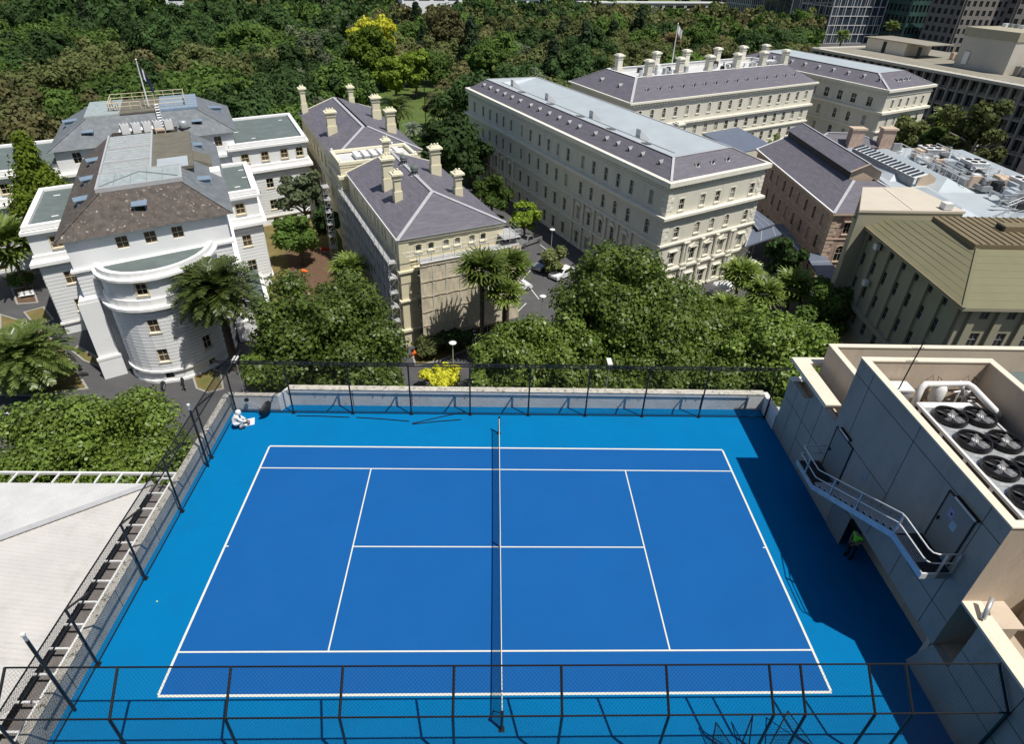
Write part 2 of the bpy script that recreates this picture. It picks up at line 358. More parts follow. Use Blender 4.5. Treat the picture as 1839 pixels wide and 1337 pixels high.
# ================= ground =================
mb=MB(); mb.face([(-2500,-600,GZ),(2500,-600,GZ),(2500,3500,GZ),(-2500,3500,GZ)],'grass'); mb.build('ground',kind='structure')
mb=MB(); mb.face([(*q,GZ+.02) for q in [(-90,-20),(90,-20),(90,60),(-90,16)]],'road_asphalt'); mb.build('road',kind='structure')
mb=MB(); mb.face([(*q,GZ+.016) for q in [(112,205),(150,120),(700,120),(900,900),(240,900),(135,330)]],'asphalt'); mb.build('street',kind='structure')
mb=MB(); mb.face([(*q,GZ+.012) for q in [(-120,0),(260,0),(260,250),(70,170),(23,108),(-4,128),(-10,80),(-30,52),(-44,58),(-62,70),(-72,84),(-120,84)]],'asphalt'); mb.build('car_park',kind='structure')
mb=MB(); mb.face([(*q,GZ+.03) for q in [(-12.2,46.6),(-33,96),(-44,92),(-31.4,62),(-27,52)]],'dry_grass'); mb.build('lawn',kind='structure')
mb=MB(); mb.face([(p.x,p.y,GZ+.045) for p in [G(*q,GZ) for q in [(512,452),(540,560),(595,560),(602,468),(560,430)]]],'mulch'); mb.build('garden_bed',kind='structure')
# planted beds with a real kerb round them
def bed(px,m,h=.14,name='garden_bed'):
    P=[G(x,y,GZ) for x,y in px]
    a=sum((P[i].x*P[(i+1)%len(P)].y-P[(i+1)%len(P)].x*P[i].y) for i in range(len(P)))
    if a<0: P=P[::-1]
    mb=MB(); mb.face([(p.x,p.y,GZ+h-.03) for p in P],m); ring(mb,P,GZ,GZ+h,.0,.22,'kerb'); return mb.build(name,kind='structure')
bed([(0,565),(65,585),(118,630),(160,700),(60,712),(0,712)],'dry_grass')
bed([(140,622),(172,640),(192,665),(150,650),(128,632)],'dry_grass')
bed([(345,678),(372,660),(398,668),(403,700),(372,708),(352,700)],'dry_grass')
bed([(20,520),(60,515),(70,545),(30,548)],'mulch'); bed([(42,562),(80,552),(98,575),(60,585)],'dry_grass')
bed([(740,640),(800,600),(850,590),(850,625),(790,650),(745,660)],'dry_grass')
mb=MB()
for a,b in [((905,545),(965,470)),((930,560),(945,545)),((948,512),(968,538)),((905,530),(930,562)),((970,440),(1000,462)),((985,470),(1010,490))]:
    A=G(*a,GZ);B=G(*b,GZ);A.z=B.z=GZ+.028; mb.bar(A,B,.12,.008,'paint_white')
mb.build('road_markings',kind='structure')
# ================= court =================
mb=MB(); mb.face([(-15,-13,0),(15.3,-13,0),(15.3,10.12,0),(-15,10.12,0)],'court_outer'); mb.face([(15.3,-5.4,0),(16.4,-5.4,0),(16.4,1.6,0),(15.3,1.6,0)],'court_outer'); court=mb.build('court_surface',kind='structure')
L2,YS=23.77/2,1.1982; D2,S2,V=10.97/2*YS,8.23/2*YS,6.40
mb=MB(); mb.face([(-L2,-D2,.004),(L2,-D2,.004),(L2,D2,.004),(-L2,D2,.004)],'court_inner'); mb.build('court_playing_area',court)
mb=MB(); lw=.045
def ln(x0,y0,x1,y1,z=.008): mb.face([(x0,y0,z),(x1,y0,z),(x1,y1,z),(x0,y1,z)],'line_white')
for s in(-1,1):
    ln(-L2,s*D2-lw,L2,s*D2+lw); ln(s*L2-lw,-D2+lw,s*L2+lw,D2-lw,.0085); ln(-L2+lw,s*S2-.032,L2-lw,s*S2+.032,.009); ln(s*V-.028,-S2+.032,s*V+.028,S2-.032,.0095)
ln(-V+.028,-.03,V-.028,.03,.010)
ln(-L2+lw,-.03,-L2+.16,.03,.010); ln(L2-.16,-.03,L2-lw,.03,.010)
mb.build('court_lines',court)
# building that carries the court
rb=empty('court_building',(0,-2,GZ),0,'pale concrete building that carries the blue tennis court on its flat roof','building')
mb=MB(); P=[(-15.0,-16),(40,-16),(40,10.5),(-15.0,10.5)]
for i in range(4):
    a,b=P[i],P[(i+1)%4]; mb.face([(*a,GZ),(*b,GZ),(*b,-.05),(*a,-.05)],'conc_grey')
cap(mb,P,-.05,'conc_grey'); put(mb,'wall',rb)
mb=MB()
mb.box(-15.0,-13,-.3,-14.76,9.55,1.05,'conc_grey')
for y in (-9.6,-6.3,-3.0,.3,3.6,6.9): mb.box(-14.759,y-.012,.02,-14.752,y+.012,1.04,'joint_dark')
mb.box(-15.04,-13,1.051,-14.74,9.58,1.085,'conc_dirt')
put(mb,'parapet',rb)
mb=MB()
mb.box(-15.0,9.56,-.3,-12.15,9.82,1.0,'conc_white'); mb.box(-15.02,9.54,1.001,-12.15,9.84,1.04,'conc_dirt')
mb.hexa([(-12.14,9.56,-.3),(-11.75,10.12,-.3),(-11.75,10.5,-.3),(-12.14,9.84,-.3)],[(-12.14,9.56,1.0),(-11.75,10.12,1.06),(-11.75,10.5,1.06),(-12.14,9.84,1.0)],'conc_white')
mb.box(-11.74,10.12,-.3,15.2,10.5,1.06,'conc_white'); mb.box(-11.76,10.10,1.061,15.2,10.53,1.10,'conc_dirt')
for x in (-8.2,-4.9,-1.6,1.7,5.0,8.3,11.6,14.2): mb.box(x-.015,10.108,.03,x+.015,10.118,1.05,'joint_dark')
for x in (-10,-6.8,-2.2,1,4.2,7.7,11): 
    for dx in(-.28,.28):
        mb.box(x+dx-.02,10.085,.62,x+dx+.02,10.119,.66,'joint_dark'); mb.box(x+dx*1.3-.02,10.10,.78,x+dx*1.3+.02,10.119,.82,'joint_dark')
mb.box(15.21,8.37,-.3,15.5,10.5,1.0,'conc_white')
put(mb,'parapet',rb)
# ================= fences =================
ARM=Vector((0,0,.92)); KN=3.23
def post_obj(x,y,nx,ny,root,h=KN,arm=True,foot=True):
    mb=MB(); mb.tube([(0,0,0),(0,0,h)],.045,'black_steel',8)
    if arm: mb.tube([(0,0,h-.02),(nx*1.06,ny*1.06,h+.88)],.042,'black_steel',8)
    mb.box(-.1,-.1,.0,.1,.1,.02,'black_steel')
    o=mb.build('post',root); o.location=Vector((x,y,0))-root.location; return o
def chain(mb,A,B,z0,z1,off0=Vector((0,0,0)),off1=Vector((0,0,0)),p=.12,r=.0024):
    """diamond wire between two rails; off = sideways offset of bottom and top edge"""
    A=Vector(A);B=Vector(B);d=(B-A);L=d.length;d=d/L;H=math.hypot((off1-off0).length,z1-z0)
    def pt(s,t): k=t/H; q=A+d*s+off0.lerp(off1,k); return Vector((q.x,q.y,z0+(z1-z0)*k))
    nrm=(pt(1,0)-pt(0,0)).cross(pt(0,1)-pt(0,0)).normalized()
    c=-H
    while c<L:
        for sg in(0,1):
            s0,s1=c,c+H; t0,t1=0,H
            if s0<0: t0=-s0;s0=0
            if s1>L: t1=H-(s1-L);s1=L
            if t1-t0<.02: continue
            a,b=((s0,t0),(s1,t1)) if sg==0 else ((s0,H-t0),(s1,H-t1))
            a=pt(*a);b=pt(*b); x=(b-a).normalized().cross(nrm)*r; y=nrm*r
            i=len(mb.v); k=mb.mi('black_wire')
            for P in(a,b): mb.v.extend([tuple(P+y),tuple(P-y*.5+x),tuple(P-y*.5-x)])
            mb.f.extend([(i,i+1,i+4,i+3),(i+1,i+2,i+5,i+4),(i+2,i,i+3,i+5)]); mb.m.extend([k]*3)
        c+=p
def fence(name,label,A,B,nrm,posts,mesh=True,low=0.05,rails=(KN,)):
    A=Vector((*A,0));B=Vector((*B,0)); n=Vector((*nrm,0)); mid=(A+B)/2
    root=empty(name,mid,0,label,'fence')
    for (x,y) in posts: post_obj(x,y,n.x,n.y,root)
    mb=MB(); up=Vector((0,0,KN))
    mb.tube([A+up,B+up],.030,'black_steel',6); put(mb,'rail',root)
    mb=MB(); up=Vector((0,0,KN+.87))+n*1.05; mb.tube([A+up,B+up],.030,'black_steel',6); put(mb,'rail',root)
    mb=MB(); up=Vector((0,0,.07)); mb.tube([A+up,B+up],.022,'black_steel',6); put(mb,'rail',root)
    if mesh:
        mb=MB(); chain(mb,A,B,KN,KN+.87,Vector((0,0,0)),n*1.05); put(mb,'wire_mesh',root)
        mb=MB(); chain(mb,A,B,.09,KN); put(mb,'wire_mesh',root)
    return root
nx=[-14.55+3.247*i for i in range(10)]
near=fence('chain_link_fence','tall black chain link fence with cranked posts along the near edge of the court',(-14.5,-9.0),(15.25,-9.0),(0,1),[(x,-9.0) for x in (-14.5,-11.3,-8.04,-4.78,-1.5,1.7,4.87,8.02,8.98,11.1,12.25,15.2)])
far=fence('chain_link_fence','black chain link fence along the far court edge before the stained white parapet',(-14.5,9.38),(15.2,9.38),(0,-1),[(x,9.38) for x in [-14.5,-11.38,-8.12,-4.88,-1.6,1.65,4.87,8.1,11.35,15.15]])
left=fence('chain_link_fence','black chain link fence along the left parapet beside the white metal roof',(-14.5,-9.0),(-14.5,9.38),(1,0),[(-14.5,y) for y in (-5.4,-1.68,2.0,5.64)])
# lean-to camera / lamp poles clamped on the left side
for y,lab,h in ((5.0,'thin pole with silver tip standing between posts of the left fence, further from the viewer',3.55),(-7.05,'thick black pole with bright silver cap rising above the left fence near the front corner',4.05)):
    r=empty('pole',(-14.42,y,0),0,lab,'pole')
    mb=MB(); mb.tube([(0,0,0),(-.02,0,h)],.055,'black_steel',8); mb.build('shaft',r)
    mb=MB(); mb.tube([(-.02,0,h+.001),(-.02,0,h+.25)],.05,'galv',8); mb.tube([(-.02,0,h+.251),(-.02,0,h+.33)],.07,'white_metal',8); mb.build('cap',r)
for i,(a,b,lab) in enumerate([((533,747),(628,750),'loose black rod lying on the blue court at the far left post'),((640,750),(735,757),'upper of two loose black rods lying between the third and fourth far posts'),((740,761),(836,740),'loose black rod slanting up towards the far parapet left of the net'),((741,762),(828,754),'lower loose black rod lying flat left of the net post')]):
    A=G(*a,.03);B=G(*b,.03); mb=MB(); mb.tube([A,(A+B)/2+Vector((0,.03,0)),B],.025,'black_steel',6); tag(mb.build('loose_rod'),lab,'rod')
# ================= net =================
net=empty('tennis_net',(0,0,0),0,'tennis net with white top band strung across the middle of the blue court','net')
YN=7.78
for s in(-1,1):
    mb=MB(); mb.tube([(0,0,0),(0,0,1.09)],.05,'black_steel',10); mb.tube([(0,0,1.091),(0,0,1.12)],.06,'black_steel',10); mb.box(-.1,-.1,0,.1,.1,.02,'black_steel')
    if s<0: mb.tube([(0,.02,1.0),(-.28,.62,.01)],.02,'black_steel',6)
    o=mb.build('post',net); o.location=(0,s*YN,0)
def zt(y): return .97+.08*(y/YN)**2
mb=MB(); ys=[-YN+.05+i*(2*YN-.1)/24 for i in range(25)]
for i in range(24):
    y0,y1=ys[i],ys[i+1]; mb.hexa([(-.014,y0,zt(y0)-.06),(.014,y0,zt(y0)-.06),(.014,y1,zt(y1)-.06),(-.014,y1,zt(y1)-.06)],[(-.014,y0,zt(y0)),(.014,y0,zt(y0)),(.014,y1,zt(y1)),(-.014,y1,zt(y1))],'line_white')
mb.build('top_band',net)
mb=MB()
y=-YN+.06
while y<YN-.05: mb.bar((0,y,.03),(0,y,zt(y)-.066),.005,.005,'net_cord'); y+=.05
for k in range(18):
    f=k/18.0
    for i in range(24): mb.bar((0,ys[i],.03+f*(zt(ys[i])-.1)),(0,ys[i+1],.03+f*(zt(ys[i+1])-.1)),.005,.005,'net_cord')
mb.build('netting',net)
mb=MB(); mb.box(-.025,-.03,.01,.025,.03,.9,'line_white'); mb.build('centre_strap',net)
p=G(282,1081,.033); mb=MB(); mb.lathe(p,[(.001,-.033),(.022,-.025),(.033,0),(.022,.025),(.001,.033)],'ball',10); tag(mb.build('tennis_ball',smooth=True),'tiny pale tennis ball lying alone on the left side strip of the court','ball')
# net-post frames by the near right corner
def frame_obj(P,label,fill=False):
    mb=MB(); Q=[Vector(q) for q in P]+[Vector(P[0])]
    r=empty('folding_frame',(P[0][0],P[0][1],0),0,label,'frame')
    for i in range(len(P)): mb.tube([Q[i],Q[i+1]],.022,'black_steel',6)
    put(mb,'tube_frame',r)
    if fill:
        mb=MB(); a,b,c=Q[0],Q[1],Q[2]
        for k in range(1,14):
            f=k/14; mb.bar(a.lerp(b,f),a.lerp(c,f),.006,.006,'black_wire'); mb.bar(a.lerp(b,f),b.lerp(c,1-f) if 0 else c.lerp(b,f),.006,.006,'black_wire')
        put(mb,'netting',r)
    return r
frame_obj([(9.55,-7.75,1.0),(8.75,-8.6,.05),(10.5,-8.6,.05)],'triangular black tube frame with netting standing behind the near fence at the right',True)
frame_obj([(8.3,-7.9,1.05),(7.9,-8.5,.05),(8.15,-8.6,.05)],'narrow folded black tube frame leaning behind the near fence, left of the triangular one',False)
frame_obj([(7.05,-8.05,.9),(6.9,-8.6,.05),(7.75,-8.6,.05)],'small black tube frame with netting by the near fence, furthest left of the frames',True)
# dark thing with knob in the far left corner (open umbrella on its side)
r=empty('umbrella',(-13.1,9.15,0),0,'small black umbrella lying open on its side by the corner of the white parapet','umbrella')
mb=MB(); mb.tube([(-.62,.15,.95),(.28,-.1,.55)],.014,'galv',6); mb.build('shaft',r)
mb=MB(); mb.lathe((-.66,.16,.92),[(.02,-.1),(.11,-.06),(.13,0),(.1,.07),(.02,.1)],'black_plastic',12); mb.build('handle',r,True)
mb=MB(); ax=Vector((.9,-.25,-.3)).normalized(); c0=Vector((.45,-.12,.5)); xx=ax.cross(Vector((0,0,1))).normalized(); yy=ax.cross(xx)
N1,N2=12,5; base=[]
for i in range(N2+1):
    t=i/N2*1.25
    for j in range(N1):
        a=2*PI*j/N1; rr=.55*math.sin(t)*(1 if j%2 else .93); mb.v.append(tuple(c0+ax*(.5*math.cos(t)-.35)+xx*rr*math.cos(a)+yy*rr*math.sin(a)*.8))
for i in range(N2):
    for j in range(N1): mb.f.append((i*N1+j,i*N1+(j+1)%N1,(i+1)*N1+(j+1)%N1,(i+1)*N1+j)); mb.m.append(mb.mi('black_plastic'))
mb.build('canopy',r)
# ================= plant building on the right =================
pb=empty('plant_building',(18,0,0),0,'beige rendered rooftop plant building with stair and doors, right of the court','building')
X=15.27
mb=MB(); g='cream_wall'
# high block outer walls
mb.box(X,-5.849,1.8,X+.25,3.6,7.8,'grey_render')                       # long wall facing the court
mb.box(X+.251,-5.85,1.8,24,-5.6,7.8,g); mb.box(X+.001,-5.852,1.801,X+.251,-5.85,7.799,g)                    # sunny end wall
mb.box(X+.251,3.35,4.0,20.95,3.6,7.8,g)                   # far wall
mb.box(20.7,-5.6,4.0,20.95,3.349,7.8,g)                   # right inner wall
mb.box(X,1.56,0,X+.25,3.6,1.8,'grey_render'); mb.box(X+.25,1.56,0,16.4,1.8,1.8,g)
mb.box(X,.15,1.72,X+.25,1.56,1.799,g)
mb.box(16.35,-5.3,0,16.6,1.55,1.8,g); mb.box(X+.25,-5.6,1.72,16.6,1.5,1.799,g)
put(mb,'wall',pb)
mb=MB()
for (x0,y0,x1,y1) in [(X-.03,-5.88,X+.28,3.63),(X+.281,-5.88,24,-5.57),(X+.281,3.32,20.98,3.63),(20.67,-5.569,20.98,3.319)]: mb.box(x0,y0,7.801,x1,y1,7.86,'coping_cream')
put(mb,'coping',pb)
mb=MB(); mb.box(X+.251,-5.599,4.9,20.699,3.349,5.0,'pit_floor'); put(mb,'pit_floor',pb)
# far lower part
mb=MB()
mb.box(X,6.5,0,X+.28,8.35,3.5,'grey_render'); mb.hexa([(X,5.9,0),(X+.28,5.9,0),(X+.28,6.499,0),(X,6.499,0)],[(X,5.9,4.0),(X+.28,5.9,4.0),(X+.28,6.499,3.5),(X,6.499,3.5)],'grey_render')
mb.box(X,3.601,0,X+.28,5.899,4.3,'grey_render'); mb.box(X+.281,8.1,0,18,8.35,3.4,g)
mb.box(X+.281,3.601,0,18,8.099,.3,g)
mb.box(16.62,3.75,3.2,16.87,8.24,5.62,g); mb.box(16.871,8.0,3.2,32,8.24,5.62,g); mb.box(15.9,3.601,3.0,16.62,8.1,4.0,g)
put(mb,'lower_block',pb)
mb=MB(); mb.box(X-.03,4.66,4.301,15.98,8.8,4.5,'coping_cream'); mb.box(15.981,8.25,4.301,17.2,8.8,4.5,'coping_cream')
mb.box(16.59,3.72,5.621,16.9,8.27,5.68,'coping_cream'); mb.box(16.901,7.97,5.621,32,8.27,5.68,'coping_cream'); mb.box(X-.03,7.95,3.501,X+1.1,8.38,3.56,'white_trim')
put(mb,'coping',pb)
mb=MB(); mb.box(16.871,3.601,4.2,32,7.99,4.3,'membrane'); put(mb,'lower_roof',pb)
# near terrace part
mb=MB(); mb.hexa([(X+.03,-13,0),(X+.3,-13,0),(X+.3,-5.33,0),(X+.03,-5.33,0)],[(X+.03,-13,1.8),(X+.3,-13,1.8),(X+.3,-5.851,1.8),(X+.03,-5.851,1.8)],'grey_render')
mb.box(X+.03,-13,1.8,X+.3,-6.75,4.2,'grey_render'); mb.box(16.45,-6.749,1.8,16.7,-5.86,4.2,g); mb.box(X+.3,-6.9,1.8,16.45,-6.75,4.2,g); mb.box(X+.3,-6.749,1.7,16.45,-5.851,1.79,g); mb.box(15.901,-6.9,4.201,16.7,-5.86,4.29,g)  # last slab roofs the notch, added to stop sun leaking onto the court
mb.box(X+.301,-5.53,0,16.4,-5.33,1.719,g)
put(mb,'terrace_wall',pb)
mb=MB(); mb.box(X-.02,-13,4.201,15.9,-5.86,4.3,'coping_cream'); put(mb,'coping',pb)
mb=MB(); mb.box(16.701,-13,3.3,30,-5.86,3.4,'terrace'); mb.box(17.6,-8.6,3.401,17.85,-5.86,5.1,'cream_wall'); mb.box(17.6,-8.85,3.401,30,-8.601,5.1,'cream_wall'); put(mb,'terrace_floor',pb)
# panel joints
mb=MB(); e=.006
def jy(y,z0,z1): mb.box(X-e,y-.012,z0,X-.001,y+.012,z1,'joint_dark')
def jz(z,y0,y1): mb.box(X-e,y0,z-.012,X-.001,y1,z+.012,'joint_dark')
jz(7.05,-5.85,3.6); jy(2.46,2.1,7.8); jy(-.95,2.0,7.8); jy(-4.95,1.8,7.8); jz(3.1,-5.85,-3.3); jy(7.3,0,3.4); jy(6.1,0,3.9); jy(4.9,0,4.3); jz(2.4,3.6,8.35); jz(1.3,3.6,6.1); jz(4.28,-.95,1.85); jy(-2.9,1.8,3.1)
for z in(1.8,2.9): mb.box(X+.022,-12,z-.01,X+.029,-6.76,z+.01,'joint_dark')
mb.box(X+.022,-9.0,.02,X+.029,-8.98,4.1,'joint_dark')
put(mb,'panel_joint',pb)
def door(y0,y1,z0,z1,posters):
    mb=MB(); mb.box(X-.03,min(y0,y1),z0,X-.008,max(y0,y1),z1,'grey_panel'); o=put(mb,'door',pb)
    a,b=min(y0,y1),max(y0,y1); mb=MB()
    mb.box(X-.05,a-.05,z0,X-.007,a-.001,z1+.05,'joint_dark'); mb.box(X-.05,b+.001,z0,X-.007,b+.05,z1+.05,'joint_dark'); mb.box(X-.05,a,z1+.001,X-.007,b,z1+.05,'joint_dark')
    f=mb.build('frame',o)
    mb=MB(); mb.box(X-.09,b-.13,z0+.95,X-.031,b-.09,z0+1.1,'black_plastic'); mb.box(X-.09,b-.2,z0+1.03,X-.07,b-.09,z0+1.06,'black_plastic'); mb.build('handle',o)
    return o
door(1.85,3.3,2.04,4.25,0); d2=door(-4.75,-3.4,4.74,6.9,1)
mb=MB(); mb.box(X-.036,-4.0,6.15,X-.031,-3.72,6.5,'poster_lilac'); mb.box(X-.038,-3.93,6.28,X-.0365,-3.85,6.38,'navy'); mb.build('poster',d2)
mb=MB(); mb.box(X-.036,-4.3,5.85,X-.031,-4.02,6.2,'poster_blue'); mb.build('poster',d2)
mb=MB(); mb.box(X-.03,.2,0,X-.008,1.5,1.7,'grey_panel'); mb.build('door',pb).location=-pb.location
for (y0,y1,z) in ((2.1,3.0,4.45),(-4.9,-3.75,7.0)):
    mb=MB(); mb.box(X-.12,y0,z,X-.008,y1,z+.07,'black_plastic'); mb.tube([(X-.14,y0+.03,z+.02),(X-.14,y1-.03,z+.02)],.035,'white_metal',8); put(mb,'strip_light',pb)
mb=MB(); mb.box(X-.012,.35,3.6,X-.002,.75,4.2,'lead'); put(mb,'wall_patch',pb)
# stair
st=empty('steel_stair',(14.7,0,0),0,'grey steel stair with white pipe handrails climbing the side of the plant building','stair')
mb=MB(); x0,x1=14.2,15.2
mb.box(x0,1.9,1.9,x1,3.5,2.0,'coil_dark'); put(mb,'landing',st)
mb=MB(); mb.box(x0,-5.0,4.6,x1,-3.3,4.7,'coil_dark')
for k in range(6): mb.box(x0+.04+k*.08,-4.6,4.701,x0+.08+k*.08,-3.4,4.72,'galv')
put(mb,'landing',st)
mb=MB(); n=14
for i in range(n):
    y=1.9-(i+1)*5.2/n; z=2.0+(i+1)*2.7/n; mb.box(x0+.03,y,z-.04,x1,y+.36,z,'galv'); mb.box(x0+.03,y+.33,z-.19,x1,y+.36,z-.041,'coil_dark')
put(mb,'treads',st)
mb=MB()
mb.box(x0-.05,1.9,1.78,x0-.001,3.55,2.03,'galv'); mb.box(x0-.05,3.551,1.78,x1,3.6,2.03,'galv')
mb.hexa([(x0-.05,-3.3,4.46),(x0-.001,-3.3,4.46),(x0-.001,1.899,1.78),(x0-.05,1.899,1.78)],[(x0-.05,-3.3,4.73),(x0-.001,-3.3,4.73),(x0-.001,1.899,2.05),(x0-.05,1.899,2.05)],'galv')
mb.box(x0-.05,-5.05,4.46,x0-.001,-3.301,4.73,'galv'); mb.box(x0-.05,-5.1,4.46,x0+.5,-5.051,4.73,'white_metal'); mb.box(x0+.5,-5.1,4.46,x1,-5.051,4.73,'grey_panel')
put(mb,'stringer',st)
for h in(.95,.5):
    mb=MB(); xr=x0-.02; mb.tube([(15.22,3.55,2.0+h),(xr+.12,3.55,2.0+h),(xr+.02,3.5,2.0+h),(xr,3.38,2.0+h),(xr,1.95,2.0+h),(xr,1.8,2.05+h),(xr,-2.9,4.5+h),(xr,-3.2,4.66+h),(xr,-3.45,4.7+h),(xr,-4.8,4.7+h),(xr+.06,-4.98,4.7+h),(xr+.22,-5.05,4.7+h),(15.22,-5.05,4.7+h)],.026,'white_metal',8); put(mb,'handrail',st,True)
for (x,y,z) in [(x0-.03,2.7,1.9),(x0-.03,.6,2.55),(x0-.03,-1.1,3.45),(x0-.03,-3.3,4.6),(x0+.5,-5.06,4.6),(x1-.02,-5.06,4.6)]:
    mb=MB(); mb.box(x-.03,y-.03,z,x+.03,y+.03,z+1.03,'galv'); put(mb,'rail_post',st)
# condenser with eight fans
cu=empty('cooling_unit',(18.9,-1,5.0),0,'long white framed cooling unit carrying eight black fans on the plant building roof','cooling unit')
ux0,ux1,uy0,uy1,uz=17.55,20.15,-4.15,2.35,6.4
mb=MB(); mb.box(ux0,uy0,5.0,ux1,uy1,6.3,'coil_dark'); put(mb,'coil',cu)
mb=MB(); 
mb.box(ux0-.05,uy0,6.301,ux0+.06,uy1,6.42,'white_metal'); mb.box(ux1-.06,uy0,6.301,ux1+.05,uy1,6.42,'white_metal')
mb.box(ux0+.061,uy1-.35,6.301,ux1-.061,uy1,6.44,'white_metal'); mb.box(ux0+.061,uy0,6.301,ux1-.061,uy1-.351,6.36,'galv')
for k in range(5):
    y=uy0+k*(uy1-uy0-.35)/4; mb.box(ux0+.061,y-.04,6.361,ux1-.061,y+.04,6.41,'galv'); mb.box(ux0-.04,y-.09,5.0,ux0-.002,y+.09,6.3,'white_metal')
mb.box(ux0-.03,uy1,5.0,ux1+.03,uy1+.04,6.3,'cream_wall')
put(mb,'casing',cu)
fan=None
for j in range(4):
    for i in range(2):
        cx=18.32+i*1.22; cy=1.32-j*1.545
        if fan is None:
            mb=MB()
            n=28
            for (ra,za,rb_,zb_) in [(.66,.0,.62,.16),(.62,.16,.56,.16),(.56,.16,.57,.0)]:
                for q in range(n):
                    a,b=2*PI*q/n,2*PI*(q+1)/n; mb.face([(ra*math.cos(a),ra*math.sin(a),za),(ra*math.cos(b),ra*math.sin(b),za),(rb_*math.cos(b),rb_*math.sin(b),zb_),(rb_*math.cos(a),rb_*math.sin(a),zb_)],'fan_black')
            mb.lathe((0,0,-.02),[(.57,0),(.57,.01)],'fan_black',28)
            fan=mb.build('fan',cu); mb=MB()
            for q in range(4):
                a=2*PI*q/4+.5; p=[]
                for (rr,da,zz) in [(.15,-.3,.03),(.5,-.15,.0),(.54,.35,.10),(.34,.62,.13),(.15,.7,.12)]: p.append((rr*math.cos(a+da),rr*math.sin(a+da),zz))
                mb.face(p,'fan_blade')
            mb.build('blades',fan); mb=MB(); mb.lathe((0,0,.03),[(.14,0),(.14,.1),(.1,.13),(.01,.14)],'white_metal',16); mb.build('hub',fan,True)
            mb=MB()
            for rr in (.5,): mb.tube([(rr*math.cos(2*PI*q/24),rr*math.sin(2*PI*q/24),.165) for q in range(25)],.006,'fan_black',4,cap=False)
            for q in range(4): a=PI*q/4+.2; mb.tube([(.58*math.cos(a),.58*math.sin(a),.168),(-.58*math.cos(a),-.58*math.sin(a),.168)],.009,'fan_black',4)
            mb.build('guard',fan); f=fan
        else:
            f=fan.copy(); C.objects.link(f); f.parent=cu
            for ch in fan.children: c=ch.copy(); C.objects.link(c); c.parent=f
        f.location=Vector((cx,cy,6.43))-cu.location
# duct pipes
dp=empty('ventilation_pipe',(18,2.9,5),0,'fat white ventilation pipe bending over the cooling unit in the roof pit','pipe')
def px(u,v,z): return G(u,v,z)
mb=MB(); mb.tube([px(1641,733,5.2),px(1641,728,6.0),px(1655,697,6.9),px(1662,690,7.0),px(1738,690,7.0),px(1748,697,6.95),px(1787,738,6.7),px(1792,744,6.5),px(1791,756,6.0),px(1790,760,5.2)],.135,'white_metal',12); put(mb,'pipe_run',dp,True)
mb=MB(); mb.tube([px(1722,686,7.0),px(1728,694,6.9),px(1727,706,6.3),px(1727,708,6.2)],.12,'white_metal',10); mb.tube([px(1727,707,6.25),px(1727,710,6.15)],.24,'white_metal',14); put(mb,'side_branch',dp,True)
r=empty('tank',(18.75,2.95,5.0),0,'small white round topped tank in the corner of the roof pit','tank'); mb=MB(); mb.lathe((0,0,1.0),[(.05,0),(.26,.05),(.29,.3),(.29,.75),(.2,.93),(.05,1.0)],'white_metal',16); mb.build('vessel',r,True)
mb=MB(); mb.box(-.25,-.25,0,.25,.25,.99,'pink_trim'); mb.build('plinth',r)
r=empty('pump_set',(19.75,2.9,5.0),0,'cluster of small pipes and pumps beside the white tank in the pit','pump'); mb=MB(); random.seed(4)
for k in range(9):
    a=Vector((random.uniform(-.7,.7),random.uniform(-.3,.2),.1)); b=a+Vector((random.uniform(-.4,.4),random.uniform(-.15,.15),random.uniform(1.0,1.75))); mb.tube([a,(a.x,a.y,b.z),b],.04,random.choice(['pink_trim','lead','white_metal']),6)
mb.build('pipes',r)
r=empty('control_cabinet',(16.25,2.7,5.0),0,'pale grey metal control cabinet on the near wall of the roof pit','cabinet'); mb=MB(); q=px(1600,690,6.6)-r.location; mb.box(.0,-.15,.0,1.05,.45,1.85,'galv'); mb.box(-.05,-.2,1.851,1.1,.5,1.92,'white_metal'); mb.build('case',r)
mb=MB(); 
for k in(0,1,2): mb.box(.15+k*.3,-.17,1.4,.25+k*.3,-.151,1.52,'black_plastic')
mb.build('switches',r)
def mast(base,tip,label,arms=True):
    r=empty('antenna',base,0,label,'antenna'); mb=MB(); d=tip-base; mb.tube([(0,0,0),d],.028,'black_steel',6); mb.build('mast',r)
    mb=MB()
    for k,f in enumerate((.55,.8,.95)):
        p=d*f; mb.tube([p+Vector((-.3,0,.05)),p+Vector((.25,.1,0))],.012,'black_steel',5)
        for s in (-.25,-.1,.05,.2): mb.tube([p+Vector((s,-.12,.03)),p+Vector((s,.16,.03))],.007,'black_steel',4)
    mb.build('aerial',r); return r
b=px(1606,692,6.9); b.y=2.6; mast(b,b+Vector((.15,0,2.5)),'thin dark aerial mast with short rods at the left end of the roof pit')
for (u,v,l) in ((1676,690,'brown bracket frame fixed to the pit wall, left one'),(1738,690,'brown bracket frame fixed to the pit wall, right one')):
    b=px(u,v+3,6.7); b.y=3.25; r=empty('pipe_bracket',b,0,l,'bracket'); mb=MB(); mb.tube([(0,0,0),(-.35,-.2,.65),(-.6,-.05,.1)],.022,'pink_trim',6); mb.tube([(.15,0,.1),(-.1,-.2,.6),(.2,-.1,.35)],.022,'black_steel',6); mb.build('arms',r)
r=empty('security_camera',(15.75,-6.5,4.3),0,'grey tubular security camera fixed on the cream coping by the dark recess','security camera')
mb=MB(); mb.tube([(-.3,-.1,.08),(.1,.35,.55)],.075,'galv',12); mb.build('body',r,True); mb=MB(); mb.tube([(.1,.1,0),(-.05,.1,.25)],.03,'lead',6); mb.build('bracket',r)
